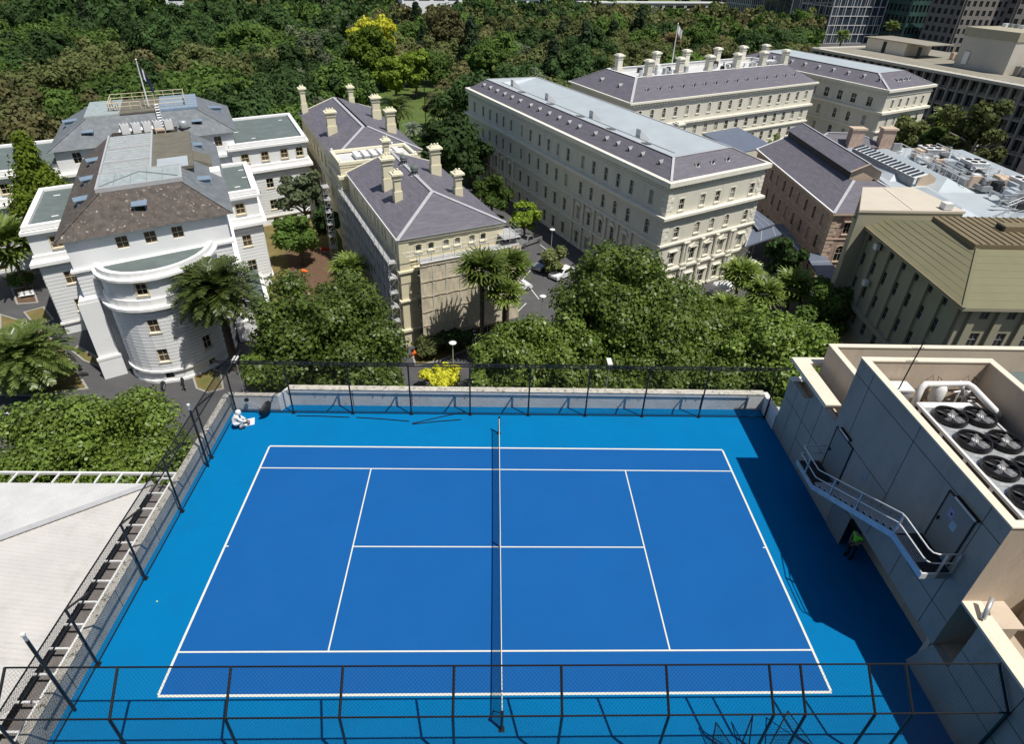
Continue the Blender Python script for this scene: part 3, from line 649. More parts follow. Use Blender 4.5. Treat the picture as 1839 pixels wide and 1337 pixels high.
# ================= white metal roof, left =================
mr=empty('metal_roof_building',(-24,-4,GZ),0,'low building with ribbed white metal hip roof at the left edge beside the court','building')
ex,ey=-16.4,3.55
mb=MB(); mb.face([(-60,4.3,GZ),(-15.2,4.3,GZ),(-15.2,4.3,-.6),(-60,4.3,-.6)],'conc_grey'); mb.face([(-60,4.3,-.6),(-15.2,4.3,-.6),(-15.2,-20,-.6),(-60,-20,-.6)],'gutter_tray'); put(mb,'wall',mr)
RZ=.25
def hz(t): return RZ-.02+.2*t
mb=MB(); k=26
mb.face([(ex,ey,hz(0)),(ex-k,ey-k,hz(k)),(ex-k-40,ey-k,hz(k)),(ex-60,ey,hz(0))],'white_roof')
mb.face([(ex,ey,hz(0)),(ex,-22,hz(0)),(ex-k,-22,hz(k)),(ex-k,ey-k,hz(k))],'warm_roof')
t=0
while t<24:      # ribs running up each slope
    y=ey-.25-t
    if y>-20: mb.hexa([(ex,y-.03,hz(0)+.002),(ex,y+.03,hz(0)+.002),(ex-min(t+.2,24),y+.03,hz(min(t+.2,24))+.002),(ex-min(t+.2,24),y-.03,hz(min(t+.2,24))+.002)],[(ex,y-.015,hz(0)+.018),(ex,y+.015,hz(0)+.018),(ex-min(t+.2,24),y+.015,hz(min(t+.2,24))+.018),(ex-min(t+.2,24),y-.015,hz(min(t+.2,24))+.018)],'warm_roof')
    x=ex-.25-t
    mb.hexa([(x-.03,ey-min(t+.2,24),hz(min(t+.2,24))+.002),(x+.03,ey-min(t+.2,24),hz(min(t+.2,24))+.002),(x+.03,ey,hz(0)+.002),(x-.03,ey,hz(0)+.002)],[(x-.015,ey-min(t+.2,24),hz(min(t+.2,24))+.018),(x+.015,ey-min(t+.2,24),hz(min(t+.2,24))+.018),(x+.015,ey,hz(0)+.018),(x-.015,ey,hz(0)+.018)],'white_roof')
    t+=.19
put(mb,'roof',mr)
mb=MB(); mb.bar((ex,ey,.31),(ex-k,ey-k,hz(k)+.08),.3,.04,'lead_light'); put(mb,'hip_flashing',mr)
mb=MB(); mb.box(ex+.72,-20,RZ-.12,ex+.80,4.2,RZ+.02,'white_metal'); mb.box(-60,4.2,RZ-.12,ex+.8,4.3,RZ+.02,'white_metal'); mb.box(ex+.9,-20,-.5,ex+1.0,4.3,RZ+.1,'coil_dark')
y=3.9
while y>-14: mb.box(ex+.002,y-.035,RZ-.06,ex+.72,y+.035,RZ+.015,'white_metal'); y-=.98
x=ex+.2
while x>-45: mb.box(x-.035,ey+.002,RZ-.06,x+.035,4.199,RZ+.015,'white_metal'); x-=.98
put(mb,'gutter_frame',mr)

# assumed building at the viewpoint, unseen; added to block sky and deepen court shade
tb=empty('sky_blocking_tower',(10,-33,GZ),0,'unseen grey tower behind the camera, added to block sky and deepen the court shade','building')
mb=MB(); mb.box(-45,-46,GZ,65,-21.2,34,'rear_facade'); put(mb,'wall',tb)
for zf in range(0,13):
    mb=MB(); mb.box(-44,-21.19,GZ+3+zf*4,64,-21.1,GZ+5.2+zf*4,'glass_blue'); put(mb,'window_strip',tb)
# ================= heritage buildings =================
class Fr:                              # local frame: origin + two plan directions
    def __init__(s,O,u,v): s.O=Vector(O[:2]);s.u=Vector(u).normalized();s.v=Vector(v).normalized()
    def __call__(s,a,b,z=None):
        p=s.O+s.u*a+s.v*b; return p if z is None else Vector((p.x,p.y,z))
def fbox(mb,F,a0,b0,z0,a1,b1,z1,m): mb.hexa([F(a0,b0,z0),F(a1,b0,z0),F(a1,b1,z0),F(a0,b1,z0)],[F(a0,b0,z1),F(a1,b0,z1),F(a1,b1,z1),F(a0,b1,z1)],m)
def rect(F,a0,b0,a1,b1): return [F(a0,b0),F(a1,b0),F(a1,b1),F(a0,b1)]
def hiproof(mb,F,a0,b0,a1,b1,z,ia,ib,zr,m,near=True,far=True,over=.3,mf=None):
    a0-=over;a1+=over;b0-=over if near else 0;b1+=over if far else 0
    n0=b0+(ib if near else 0); n1=b1-(ib if far else 0); ma=a0+ia+over; mb_=a1-ia-over
    E=[F(a0,b0,z),F(a1,b0,z),F(a1,b1,z),F(a0,b1,z)]; T=[F(ma,n0,zr),F(mb_,n0,zr),F(mb_,n1,zr),F(ma,n1,zr)]
    mb.face([E[0],E[1],T[1],T[0]],mf or m); mb.face([E[1],E[2],T[2],T[1]],m); mb.face([E[2],E[3],T[3],T[2]],m); mb.face([E[3],E[0],T[0],T[3]],m)
    mb.face([E[3],E[2],E[1],E[0]],'lead')
    return E,T
def chimney(F,a,b,z0,z1,w,d,root,m='yellow_wall',t='yellow_trim',pots=3):
    w*=.88; d*=.88; mb=MB(); fbox(mb,F,a-w/2,b-d/2,z0,a+w/2,b+d/2,z1,m); fbox(mb,F,a-w/2-.1,b-d/2-.1,z0,a+w/2+.1,b+d/2+.1,z0+(z1-z0)*.45,m)
    fbox(mb,F,a-w/2-.12,b-d/2-.12,z1-.55,a+w/2+.12,b+d/2+.12,z1-.45,t)
    fbox(mb,F,a-w/2-.3,b-d/2-.3,z1,a+w/2+.3,b+d/2+.3,z1+.22,t); fbox(mb,F,a-w/2,b-d/2,z1+.22,a+w/2,b+d/2,z1+.42,t)
    o=put(mb,'chimney',root)
    if pots:
        mb=MB()
        for i in range(pots):
            p=F(a-w/2+w*(i+.5)/pots,b,z1+.42); mb.lathe(p,[(.11,0),(.14,.25),(.1,.3)],t,8)
        mb.build('chimney_pots',o)
    return o
def dormer(F,a,b,z,w,h,d,da,db,root,m='white_trim',name='dormer'):   # small gabled lucarne, faces (da,db)
    w*=.82; h*=.85; f=(F.u*da+F.v*db).normalized(); s=Vector((-f.y,f.x)); p=F(a,b)
    def Q(x,y,zz): q=p+s*x+f*y; return (q.x,q.y,z+zz)
    mb=MB(); W=w/2
    mb.face([Q(-W,0,0),Q(W,0,0),Q(W,0,h*.6),Q(0,0,h),Q(-W,0,h*.6)],m); mb.face([Q(-W*.6,.03,h*.08),Q(W*.6,.03,h*.08),Q(W*.6,.03,h*.5),Q(0,.03,h*.78),Q(-W*.6,.03,h*.5)],'glass_dark')
    for sg in(1,-1): mb.face([Q(sg*W*1.2,.1,h*.5),Q(0,.1,h*1.05),Q(0,-d,h*1.05),Q(sg*W*1.2,-d*.6,h*.5)],'lead')
    mb.face([Q(-W*1.1,.12,-.04),Q(W*1.1,.12,-.04),Q(W*1.1,-.05,-.02),Q(-W*1.1,-.05,-.02)],m)
    for sg in(1,-1): mb.face([Q(sg*W,0,0),Q(sg*W,0,h*.6),Q(sg*W,-d*.7,h*.6)],m)
    return put(mb,name,root)
def flash(mb,P,m='lead_light',w=.3):
    for i in range(len(P)-1): mb.bar(P[i]+Vector((0,0,.05)),P[i+1]+Vector((0,0,.05)),w,.07,m)
def quoins(mb,F,a,b,z0,z1,m,pitch=.62,s=1.1):
    z=z0
    k=0
    while z<z1-.3:
        l=s if k%2 else s*.62
        fbox(mb,F,a-.07 if a<1 else a-l,b-.07,z,a+l if a<1 else a+.07,b+ (l),z+pitch-.12,m); z+=pitch; k+=1
# ---------- long cream hotel ----------
H=Fr((22.7,62.3),(16.3,10.1),(-28.3,60.2)); HW,HD=19.2,66.5
ht=empty('hotel_building',(*H(9,30),GZ),0,'long cream five row palazzo style block with purple slate roof and sunken zinc valley','building')
mb=MB()
BH=(1,1)
fr_s=[2.7,6.75,9.75,12.85,17.0]
sd_s=[3.5,8.1,11.4,14.6,17.95,21.1,25.6,28.9,32.1,35.3,38.7,42.0,46.4,49.6,52.6,55.7,58.9,63.2]
cen=[s for s in sd_s if 7<s<22 or 45<s<60]; flat=[s for s in sd_s if s not in cen]
Hd=HD
def rowsF(): return [(-7.1,1.55,.95,fr_s,'frame',0,BH),(-11.1,1.6,.95,fr_s,'arched',.4,BH),(-15.1,1.9,1.0,fr_s[1:4],'ped',0,BH),(-15.1,1.9,1.0,[fr_s[0],fr_s[4]],'hood',0,BH),(-19.4,2.1,1.05,fr_s,'hood',0,BH)]
def rowsS(rev=False):
    f=lambda L:[Hd-s for s in L]
    return [(-7.05,2.0,.95,f(sd_s),'frame',0,BH),(-11.15,2.05,.95,f(sd_s),'arched',.4,BH),(-15.3,2.3,1.0,f(cen),'ped',0,BH),(-15.3,2.3,1.0,f(flat),'hood',0,BH),(-19.4,2.25,1.05,f(sd_s),'hood',0,BH)]
facade(mb,ht,H(0,HD),H(0,0),GZ,-3.0,rowsS(),'hotel_wall')
facade(mb,ht,H(0,0),H(HW,0),GZ,-3.0,rowsF(),'hotel_wall')
facade(mb,ht,H(HW,0),H(HW,HD),GZ,-3.0,[(-7.05,2.0,.95,spread(HD,18,3.5),'frame',0,BH)],'hotel_wall',limit=0)
facade(mb,ht,H(HW,HD),H(0,HD),GZ,-3.0,[],'hotel_wall')
put(mb,'wall',ht); finish_windows(ht)
mb=MB(); P=rect(H,0,0,HW,HD)
ring(mb,P,-3.55,-2.95,.55,.25,'hotel_trim'); ring(mb,P,-3.75,-3.551,.35,.0,'hotel_trim'); ring(mb,P,-4.5,-4.4,.12,0,'hotel_trim')
ring(mb,P,-8.0,-7.65,.65,0,'hotel_trim'); ring(mb,P,-8.2,-8.001,.4,0,'hotel_trim'); ring(mb,P,-12.0,-11.75,.3,0,'hotel_trim'); ring(mb,P,-15.95,-15.65,.35,0,'hotel_trim'); ring(mb,P,GZ,-19.7,.18,0,'hotel_trim')
# dentils under the eaves
for (A,B) in ((H(0,HD),H(0,0)),(H(0,0),H(HW,0))):
    d=(B-A).normalized(); L=(B-A).length; s=.4
    while s<L-.3: p=A+d*s; mb.obox(p,p+d*.25,-4.0,-3.751,0,.24,'hotel_trim'); s+=.62
put(mb,'cornice',ht)
for q_ in ((0,-7.6,-4.6),(0,-11.7,-8.3),(HW,-7.6,-4.6),(HW,-19.6,-8.3)): mb=MB(); quoins(mb,H,q_[0],0,q_[1],q_[2],'hotel_trim'); put(mb,'quoins',ht)
mb=MB()    # half columns on the pedimented bays
def pil(A,B,ss,z0,z1,r=.2):
    A=V2(A);d=(V2(B)-A).normalized();n=Vector((d.y,-d.x))
    for s in ss:
        mb=MB(); p=A+d*s+n*.22; mb.tube([(p.x,p.y,z0),(p.x,p.y,z1)],r,'hotel_trim',8); mb.obox(A+d*(s-.3),A+d*(s+.3),z1,z1+.22,0,.5,'hotel_trim'); mb.obox(A+d*(s-.3),A+d*(s+.3),z0-.3,z0,0,.5,'hotel_trim'); put(mb,'half_column',ht)
pil(H(0,0),H(HW,0),[4.7,5.3,8.25,11.3,14.4,15.0],-15.3,-12.25); pil(H(0,0),H(HW,0),[4.7,5.3,8.25,11.3,14.4,15.0],-19.5,-16.2)
for c0 in (0,38.3):
    q=[6.4,9.75,13.0,16.3,19.5,22.6]
    pil(H(0,HD),H(0,0),[HD-s-c0 for s in q],-15.4,-12.25,.17); pil(H(0,HD),H(0,0),[HD-s-c0 for s in q],-19.5,-16.2,.17)
mb=MB(); zr=-1.0; ia,ib,ic=2.8,3.2,5.0; z0=-2.94
E=[H(.15,.15,z0),H(HW-.15,.15,z0),H(HW-.15,HD-.15,z0),H(.15,HD-.15,z0)]; T=[H(ia,ib,zr),H(HW-ic,ib,zr),H(HW-ic,HD-ib-2,zr),H(ia,HD-ib,zr)]
mb.face([E[0],E[1],T[1],T[0]],'slate_purple'); mb.face([E[1],E[2],T[2],T[1]],'slate_purple'); mb.face([E[2],E[3],T[3],T[2]],'slate_purple'); mb.face([E[3],E[0],T[0],T[3]],'slate_purple')
o=put(mb,'roof',ht)
mb=MB(); g1=ia+2.25; zg=-2.25; Vn,Vf=H(g1,ib+3,zg),H(g1,HD-ib-4,zg)
W1,W2=H(ia+2.2,ib+2.2,zr-.28),H(ia+2.2,HD-ib-3,zr-.28)
mb.face([T[0],W1,W2,T[3]],'zinc_roof'); mb.face([W1,Vn,Vf,W2],'zinc_roof'); mb.face([Vn,T[1],T[2],Vf],'zinc_roof'); mb.face([T[0],T[1],Vn,W1],'zinc_roof'); mb.face([T[3],W2,Vf,T[2]],'zinc_roof')
flash(mb,[W1,W2],'lead',.16); flash(mb,[Vn,Vf],'lead',.3); put(mb,'valley_roof',ht)  # dark strips along ledge and gutter stand in for the gutter shadow
mb=MB(); flash(mb,[E[0],T[0]],w=.32); flash(mb,[E[1],T[1]],w=.32); flash(mb,T+[T[0]],'lead_light',.22); put(mb,'ridge_flashing',ht)
def lerpz(t): return z0+(zr-z0)*t
for s in [4.5,8.6,11.6,14.6,17.6,20.7]+[25.4,28.5,31.8,35.2,38.6,41.9]+[46,49.3,52.5,55.8,59.0,62]: dormer(H,.15+ia*.45,s,lerpz(.42),.8,.75,1.0,-1,0,ht)
for a in (6.0,9.0,12.0): dormer(H,a,ib*.45,lerpz(.42),.8,.75,1.0,0,-1,ht)
for s in (14,27,42,56):
    mb=MB(); a=ia+2.6; mb.hexa([H(a,s,zg),H(a+2.1,s,zg+.2),H(a+2.1,s+1.1,zg+.2),H(a,s+1.1,zg)],[H(a,s,zg+2.1),H(a+2.1,s,zg+.5),H(a+2.1,s+1.1,zg+.5),H(a,s+1.1,zg+2.1)],'lead_light'); put(mb,'roof_vent',ht)
for s in (10,19,28,38,49):
    mb=MB(); a=ia+.5; mb.hexa([H(a,s,zr-.1),H(a+1.1,s,zr-.3),H(a+1.1,s+1.2,zr-.3),H(a,s+1.2,zr-.1)],[H(a,s,zr+.04),H(a+1.1,s,zr-.1),H(a+1.1,s+1.2,zr-.1),H(a,s+1.2,zr+.04)],'glass_dark'); put(mb,'skylight',ht)
chimney(H,HW+.9,21,-9,-2.3,1.3,1.1,ht,'hotel_wall','hotel_trim',0)
# ---------- wing behind with chimneys ----------
W4=Fr((26.5,112.0),(49.9,30.8),(-9.56,21.8)); WL,WD=58.5,23.8
w4=empty('palace_wing',(*W4(29,12),GZ),0,'cream wing behind the long block with rows of chimneys on its purple roof','building')
mb=MB(); ss=spread(WL,17,2.6)
facade(mb,w4,W4(0,0),W4(WL,0),GZ,-3,[(-6.6,1.9,.95,ss,'arched',.4,BH),(-10.8,1.9,1.15,ss,'frame',0,BH),(-14.6,2.0,1.15,ss,'frame',0,BH)],'hotel_wall')
facade(mb,w4,W4(0,WD),W4(0,0),GZ,-3,[(-6.6,1.9,.95,spread(WD,6,2.5),'arched',.4,BH)],'hotel_wall')
facade(mb,w4,W4(WL,0),W4(WL,WD),GZ,-3,[],'hotel_wall'); facade(mb,w4,W4(WL,WD),W4(0,WD),GZ,-3,[],'hotel_wall')
put(mb,'wall',w4); finish_windows(w4)
mb=MB(); P=rect(W4,0,0,WL,WD); ring(mb,P,-3.3,-2.95,.6,.2,'hotel_trim'); ring(mb,P,-8.2,-7.8,.5,0,'hotel_trim'); ring(mb,P,-11.9,-11.6,.35,0,'hotel_trim'); ring(mb,P,-15.6,-15.3,.35,0,'hotel_trim')
A,B=W4(0,0),W4(WL,0); d=(B-A).normalized(); s=.4
while s<WL: p=A+d*s; mb.obox(p,p+d*.3,-3.7,-3.301,0,.45,'hotel_trim'); s+=.8
put(mb,'cornice',w4)
mb=MB(); E,T=hiproof(mb,W4,0,0,WL,WD,-2.94,5.5,6.5,.2,'slate_purple',over=.2); put(mb,'roof',w4)
mb=MB(); mb.face([p-Vector((0,0,.9)) for p in T],'white_roof')
for i in range(4): mb.face([T[i],T[(i+1)%4],T[(i+1)%4]-Vector((0,0,.9)),T[i]-Vector((0,0,.9))],'white_roof')
put(mb,'sunken_roof',w4)
mb=MB(); flash(mb,T+[T[0]],'white_trim',.35); flash(mb,[E[0],T[0]],'lead_light',.5); flash(mb,[E[3],T[3]],'lead_light',.4); put(mb,'ridge_flashing',w4)
for s in ss[1:16]: dormer(W4,s,2.4,-1.75,.9,.85,1.1,0,-1,w4)
for b in (8,15): dormer(W4,2.2,b,-1.75,.9,.9,1.1,-1,0,w4)
for a in (9,18,27,36,45,53): chimney(W4,a,6.9,-1.2,2.9,1.5,1.5,w4,'hotel_wall','hotel_trim',0)
for a in (8,19,28.5,39,48,56.5): chimney(W4,a,16.6,-1.2,2.7,1.5,1.5,w4,'hotel_wall','hotel_trim',0)
mb=MB(); random.seed(11)
for k in range(46):
    a=random.choice([random.uniform(10,24),random.uniform(34,52)]); b=random.uniform(8.5,15); h=random.uniform(.4,1.4); x=random.uniform(.25,1.1)
    mb=MB(); fbox(mb,W4,a,b,-.7,a+x,b+x,-.7+h,random.choice(['galv','lead','coil_dark','white_metal'])); put(mb,'plant_unit',w4)
for a0 in (34,43):
    mb=MB()
    fbox(mb,W4,a0,7.6,.9,a0+8,9.2,1.0,'white_metal')
    for k in range(5): fbox(mb,W4,a0+k*1.9,7.7,-.7,a0+k*1.9+.2,7.9,.9,'galv')
    put(mb,'plant_canopy',w4)
def flagpole(F,a,b,z,h,label,flagm,ln=2.4,drop=.25):
    p=F(a,b,z); r=empty('flagpole',p,0,label,'flagpole'); mb=MB(); mb.tube([(0,0,0),(0,0,h)],.13,'white_metal',8,r2=.07); mb.lathe((0,0,h),[(.02,0),(.15,.08),(.02,.25)],'white_metal',8); mb.build('pole',r)
    mb=MB(); n=10
    for i in range(n):
        def q(k,t): x=ln*k/n; return (x*.42+.08,-.25*math.sin(k*.9)*.6,h-.25-t*1.3-x*(.9 if drop>.2 else .4)-t*0.2*x)
        mb.face([q(i,1),q(i+1,1),q(i+1,0),q(i,0)],flagm if i%3 else 'flag_white' if flagm!='flag_navy' or i==3 else flagm)
    mb.build('flag',r); return r
flagpole(W4,25,17.5,-.7,9.0,'white flagpole with pale drooping flag on the roof of the chimneyed cream wing','flag_white',2.6,.1)
# ---------- right pavilion block ----------
B5=Fr((89.8,134.5),(16.6,10.2),(-21.3,46.0)); BL,BD=19.5,50
b5=empty('palace_pavilion',(*B5(10,25),GZ),0,'cream corner pavilion with purple and zinc roof right of the chimneyed wing','building')
mb=MB(); f5=spread(BL,5,3.2)
facade(mb,b5,B5(0,0),B5(BL,0),GZ,-3,[(-7.2,1.9,.9,f5,'frame',0,BH),(-11.4,2.1,1,f5,'arched',.4,BH),(-15.4,2.1,1,f5,'frame',0,BH)],'hotel_wall')
facade(mb,b5,B5(0,BD),B5(0,0),GZ,-3,[(-7.2,2.1,1.5,[BD-s for s in (4,8.5,12.5,16.5,20.5,25)],'frame',0,BH),(-11.4,2.2,1.1,[BD-s for s in (4,8.5,12.5,17.5,21.5)],'arched',.4,BH),(-15.4,2.2,1.1,[BD-s for s in (4,8.5,12.5,17.5,21.5)],'frame',0,BH)],'hotel_wall')
facade(mb,b5,B5(BL,0),B5(BL,BD),GZ,-3,[],'hotel_wall'); facade(mb,b5,B5(BL,BD),B5(0,BD),GZ,-3,[],'hotel_wall')
put(mb,'wall',b5); finish_windows(b5)
mb=MB(); P=rect(B5,0,0,BL,BD); ring(mb,P,-3.5,-2.95,.55,.2,'hotel_trim'); ring(mb,P,-4.5,-4.35,.15,0,'hotel_trim'); ring(mb,P,-8.3,-7.8,.65,0,'hotel_trim'); ring(mb,P,-12.4,-12.1,.35,0,'hotel_trim'); ring(mb,P,-16.2,-15.9,.35,0,'hotel_trim'); put(mb,'cornice',b5)
mb=MB(); E,T=hiproof(mb,B5,0,0,BL,BD,-2.94,4.4,6.5,-.7,'slate_purple',over=-.1); put(mb,'roof',b5)
mb=MB(); mb.face(T,'zinc_roof'); put(mb,'flat_roof',b5)
mb=MB(); flash(mb,[E[0],T[0],T[3]],w=.5); flash(mb,[E[1],T[1],T[0]],w=.4); flash(mb,[T[1],T[2],T[3]],w=.3); put(mb,'ridge_flashing',b5)
for s in (4.5,9,13.5,18,22.5,27,31.5,38,43): dormer(B5,2.0,s,-1.9,1.0,.9,1.1,-1,0,b5)
for a in (7.5,9.7,11.9): dormer(B5,a,2.6,-2.0,.9,.85,1.1,0,-1,b5)
# ---------- scaffolded yellow building ----------
Y=Fr((-10.89,48.56),(11.76,6.14),(-9.89,23.24)); YW=13.27
def yrows(front): return [(-7.75,.9,.7,front,'arched',.22,(0,0)),(-11.2,1.5,.8,front,'hood',0,BH),(-15.2,1.7,.85,front,'hood',0,BH),(-19.2,1.7,.9,front,'frame',0,BH)]
yb=empty('terrace_block',(*Y(6.6,13),GZ),0,'pale yellow block nearest the court, wrapped in scaffold cloth, hipped purple slate roof with cupolas','building')
yf=[2.3,3.85,5.75,7.2,9.1,10.6]
mb=MB(); N1=26.3
facade(mb,yb,Y(0,0),Y(YW,0),GZ,-6,yrows(yf),'yellow_wall',trim='yellow_trim')
facade(mb,yb,Y(0,N1),Y(0,0),GZ,-6,[(-8.4,1.4,.6,[N1-s for s in (1.6,3.0,6.2,7.6,9.6,11.2,13.6,15.2,17.6,21,22.5)],'bare',0,(0,0)),(-12.4,1.7,.8,spread(N1,8,2.2),'frame',0,BH),(-16.5,1.8,.8,spread(N1,8,2.2),'frame',0,BH)],'yellow_wall',trim='yellow_trim')
facade(mb,yb,Y(YW,0),Y(YW,N1),GZ,-6,[(-9.6,1.5,.8,spread(N1,8,2.2),'frame',0,BH)],'yellow_wall',trim='yellow_trim'); facade(mb,yb,Y(YW,N1),Y(0,N1),GZ,-6,[],'yellow_wall')
put(mb,'wall',yb); finish_windows(yb)
mb=MB(); P=rect(Y,0,0,YW,N1); ring(mb,P,-6.25,-6.02,.25,.1,'yellow_trim'); ring(mb,P,-8.75,-8.65,.12,0,'yellow_trim'); ring(mb,P,-10.0,-9.75,.35,0,'yellow_trim'); ring(mb,P,-13.7,-13.5,.4,0,'yellow_trim'); ring(mb,P,-11.4,-11.3,.12,0,'yellow_trim'); ring(mb,P,-15.2,-15.1,.12,0,'yellow_trim'); ring(mb,P,-17.8,-17.5,.4,0,'yellow_trim')
fbox(mb,Y,-.12,-.16,GZ,1.1,.3,-6.3,'yellow_wall'); 
put(mb,'string_course',yb)
mb=MB(); E,T=hiproof(mb,Y,0,0,YW,N1,-5.95,6.6,7.4,-3.55,'slate_purple',far=False,over=.3,mf='slate_purple'); put(mb,'roof',yb)
mb=MB(); flash(mb,[E[0],T[0]],w=.42); flash(mb,[E[1],T[1]],w=.42); flash(mb,[T[0],T[3]],w=.42); flash(mb,[E[3],T[3],E[2]],'yellow_trim',.25); flash(mb,[E[0],E[3]],'white_metal',.12); flash(mb,[E[0],E[1]],'lead',.14); put(mb,'hip_flashing',yb)
chimney(Y,2.8,9.6,-5.3,-1.7,.95,1.0,yb,pots=2); chimney(Y,2.9,14.2,-5.3,-1.1,1.5,1.1,yb); chimney(Y,10.6,8.6,-5.3,-2.3,1.0,1.0,yb,pots=2); chimney(Y,10.7,17.8,-5.3,-1.5,1.5,1.0,yb); chimney(Y,5.8,25.6,-4.6,-1.9,.9,.9,yb,pots=2)
for b in (14.5,19.5):
    p=Y(6.63,b,-3.6); mb=MB(); mb.lathe(p,[(.75,-.5),(.7,-.1),(.5,0),(.5,.12),(.42,.14),(.42,.62),(.55,.64),(.55,.74)],'lead',8); put(mb,'cupola',yb); 
    mb=MB()
    for q in range(8): a=2*PI*q/8+PI/8; c=p+Vector((.425*math.cos(a),.425*math.sin(a),.2)); d=Vector((-math.sin(a),math.cos(a),0)); mb.face([c-d*.1,c+d*.1,c+d*.1+Vector((0,0,.38)),c-d*.1+Vector((0,0,.38))],'glass_dark')
    put(mb,'cupola_window',yb)
    mb=MB(); mb.lathe(p+Vector((0,0,.741)),[(.52,0),(.48,.22),(.33,.42),(.12,.54),(.05,.62),(.03,.85)],'membrane',14); put(mb,'cupola_dome',yb,True)
# link with flat roof
yl=empty('link_block',(*Y(5,30),GZ),0,'low pale yellow link with parapet and rooftop air units between the two slate roofs','building')
mb=MB(); La,Lb0,Lb1=-.85,27.0,33.6; P=rect(Y,La,Lb0,10.9,Lb1)
for i in range(4): 
    A,B=P[i],P[(i+1)%4]; facade(mb,yl,A,B,GZ,-5.0,[(-12.0,1.6,.8,spread((B-A).length,3,1.5),'frame',0,BH)] if i==3 else [],'yellow_wall',trim='yellow_trim')
ring(mb,P,-5.0,-4.6,.12,.35,'yellow_trim'); ring(mb,P,-6.9,-6.5,.45,0,'yellow_trim'); ring(mb,P,-5.35,-5.2,.06,0,'yellow_trim'); ring(mb,P,-8.5,-8.3,.15,0,'yellow_trim')
put(mb,'wall',yl)
mb=MB(); cap(mb,offpoly(P,-.3),-5.15,'white_roof'); put(mb,'roof',yl)
for q,(a,b) in enumerate(((-.7,27.2),(-.7,33.3),(10.7,27.2),(8.8,33.4))):
    mb=MB(); mb.lathe(Y(a,b,-4.6),[(.14,0),(.08,.12),(.17,.3),(.05,.42)],'white_trim',8); put(mb,'finial',yl)
for k in range(6):
    mb=MB(); fbox(mb,Y,2.0+k*1.25,28.3,-5.1,2.75+k*1.25,31.6,-4.5,'galv'); fbox(mb,Y,1.96+k*1.25,28.26,-4.499,2.79+k*1.25,31.64,-4.44,'white_metal'); put(mb,'air_unit',yl)
# rear block
yr=empty('terrace_block',(*Y(6.6,50),GZ),0,'rear pale yellow block with purple slate hip roof and tall chimneys, nearer the park','building')
mb=MB(); b0,b1=33.8,66.0; P=rect(Y,-.3,b0,YW+.3,b1)
facade(mb,yr,Y(-.3,b1),Y(-.3,b0),GZ,-6,[(-9.6,1.7,.8,spread(b1-b0,9,2.4),'frame',0,BH),(-13.6,1.7,.8,spread(b1-b0,9,2.4),'frame',0,BH)],'yellow_wall',trim='yellow_trim')
facade(mb,yr,Y(-.3,b0),Y(YW+.3,b0),GZ,-6,[],'yellow_wall'); facade(mb,yr,Y(YW+.3,b0),Y(YW+.3,b1),GZ,-6,[(-9.6,1.7,.8,spread(b1-b0,9,2.4),'frame',0,BH)],'yellow_wall',trim='yellow_trim'); facade(mb,yr,Y(YW+.3,b1),Y(-.3,b1),GZ,-6,[],'yellow_wall')
ring(mb,P,-6.25,-6.02,.25,.1,'yellow_trim'); ring(mb,P,-11,-10.7,.3,0,'yellow_trim'); put(mb,'wall',yr); finish_windows(yr)
mb=MB(); E,T=hiproof(mb,Y,-.3,b0,YW+.3,b1,-5.95,6.6,8.0,-3.55,'slate_purple',far=False,over=.3); put(mb,'roof',yr)
mb=MB(); flash(mb,[E[0],T[0]],w=.42); flash(mb,[E[1],T[1]],w=.42); flash(mb,[T[0],T[3]],w=.5); flash(mb,[E[3],T[3],E[2]],'yellow_trim',.25); put(mb,'hip_flashing',yr)
chimney(Y,1.8,45.5,-5.5,-1.8,1.6,1.2,yr); chimney(Y,11.2,42.5,-5.2,-1.7,1.6,1.2,yr); chimney(Y,11.4,53,-5.2,-1.6,1.6,1.2,yr); chimney(Y,.4,64.8,-6,-1.5,1.0,1.2,yr,pots=2); chimney(Y,9.6,65.4,-5,-1.9,1.0,1.2,yr,pots=2)
# scaffold on both sides
sc=empty('scaffold',(*Y(6,-1),GZ),0,'scaffold wrapped in beige mesh cloth across the front of the yellow block','scaffold')
mb=MB()
cols=[1.75+1.45*i for i in range(10)]
for a in cols:
    for b in (-.9,-2.0): mb.tube([Y(a,b,GZ),Y(a,b,-7.3)],.03,'galv',5)
z=-18.0
while z<-7.5:
    for b in(-.9,-2.0): mb.tube([Y(1.75,b,z),Y(14.8,b,z)],.025,'galv',5)
    for a in cols: mb.tube([Y(a,-.9,z),Y(a,-2.0,z)],.025,'galv',5)
    z+=1.95
mb.tube([Y(.1,-.9,-7.2),Y(14.8,-.9,-7.2)],.03,'galv',5); mb.tube([Y(.1,-2.0,-7.2),Y(14.8,-2.0,-7.2)],.03,'galv',5)
for k in range(5): mb.tube([Y(3.2,-2.02,-17+k*1.95),Y(4.65,-2.02,-18.2+k*1.95)],.025,'galv',5)
for s in range(3): mb.tube([Y(12.5+s*.8,-2.0,-7.3),Y(12.5+s*.8,-2.0,-6.2)],.025,'galv',5); mb.tube([Y(12.5,-2.0,-7.3+s*.5),Y(14.8,-2.0,-7.3+s*.5)],.025,'galv',5); mb.tube([Y(14.8,-2,-7.3+s*.5),Y(14.8,1.0,-7.3+s*.5)],.025,'galv',5)
put(mb,'tubes',sc)
z=-18.0
while z<-8: mb=MB(); fbox(mb,Y,1.75,-1.95,z,14.8,-.95,z+.05,'plank'); put(mb,'deck',sc); z+=1.95
mb=MB(); fbox(mb,Y,12.6,-1.95,-7.35,14.9,1.2,-7.3,'plank'); put(mb,'deck',sc)
mb=MB(); na,nz=40,26
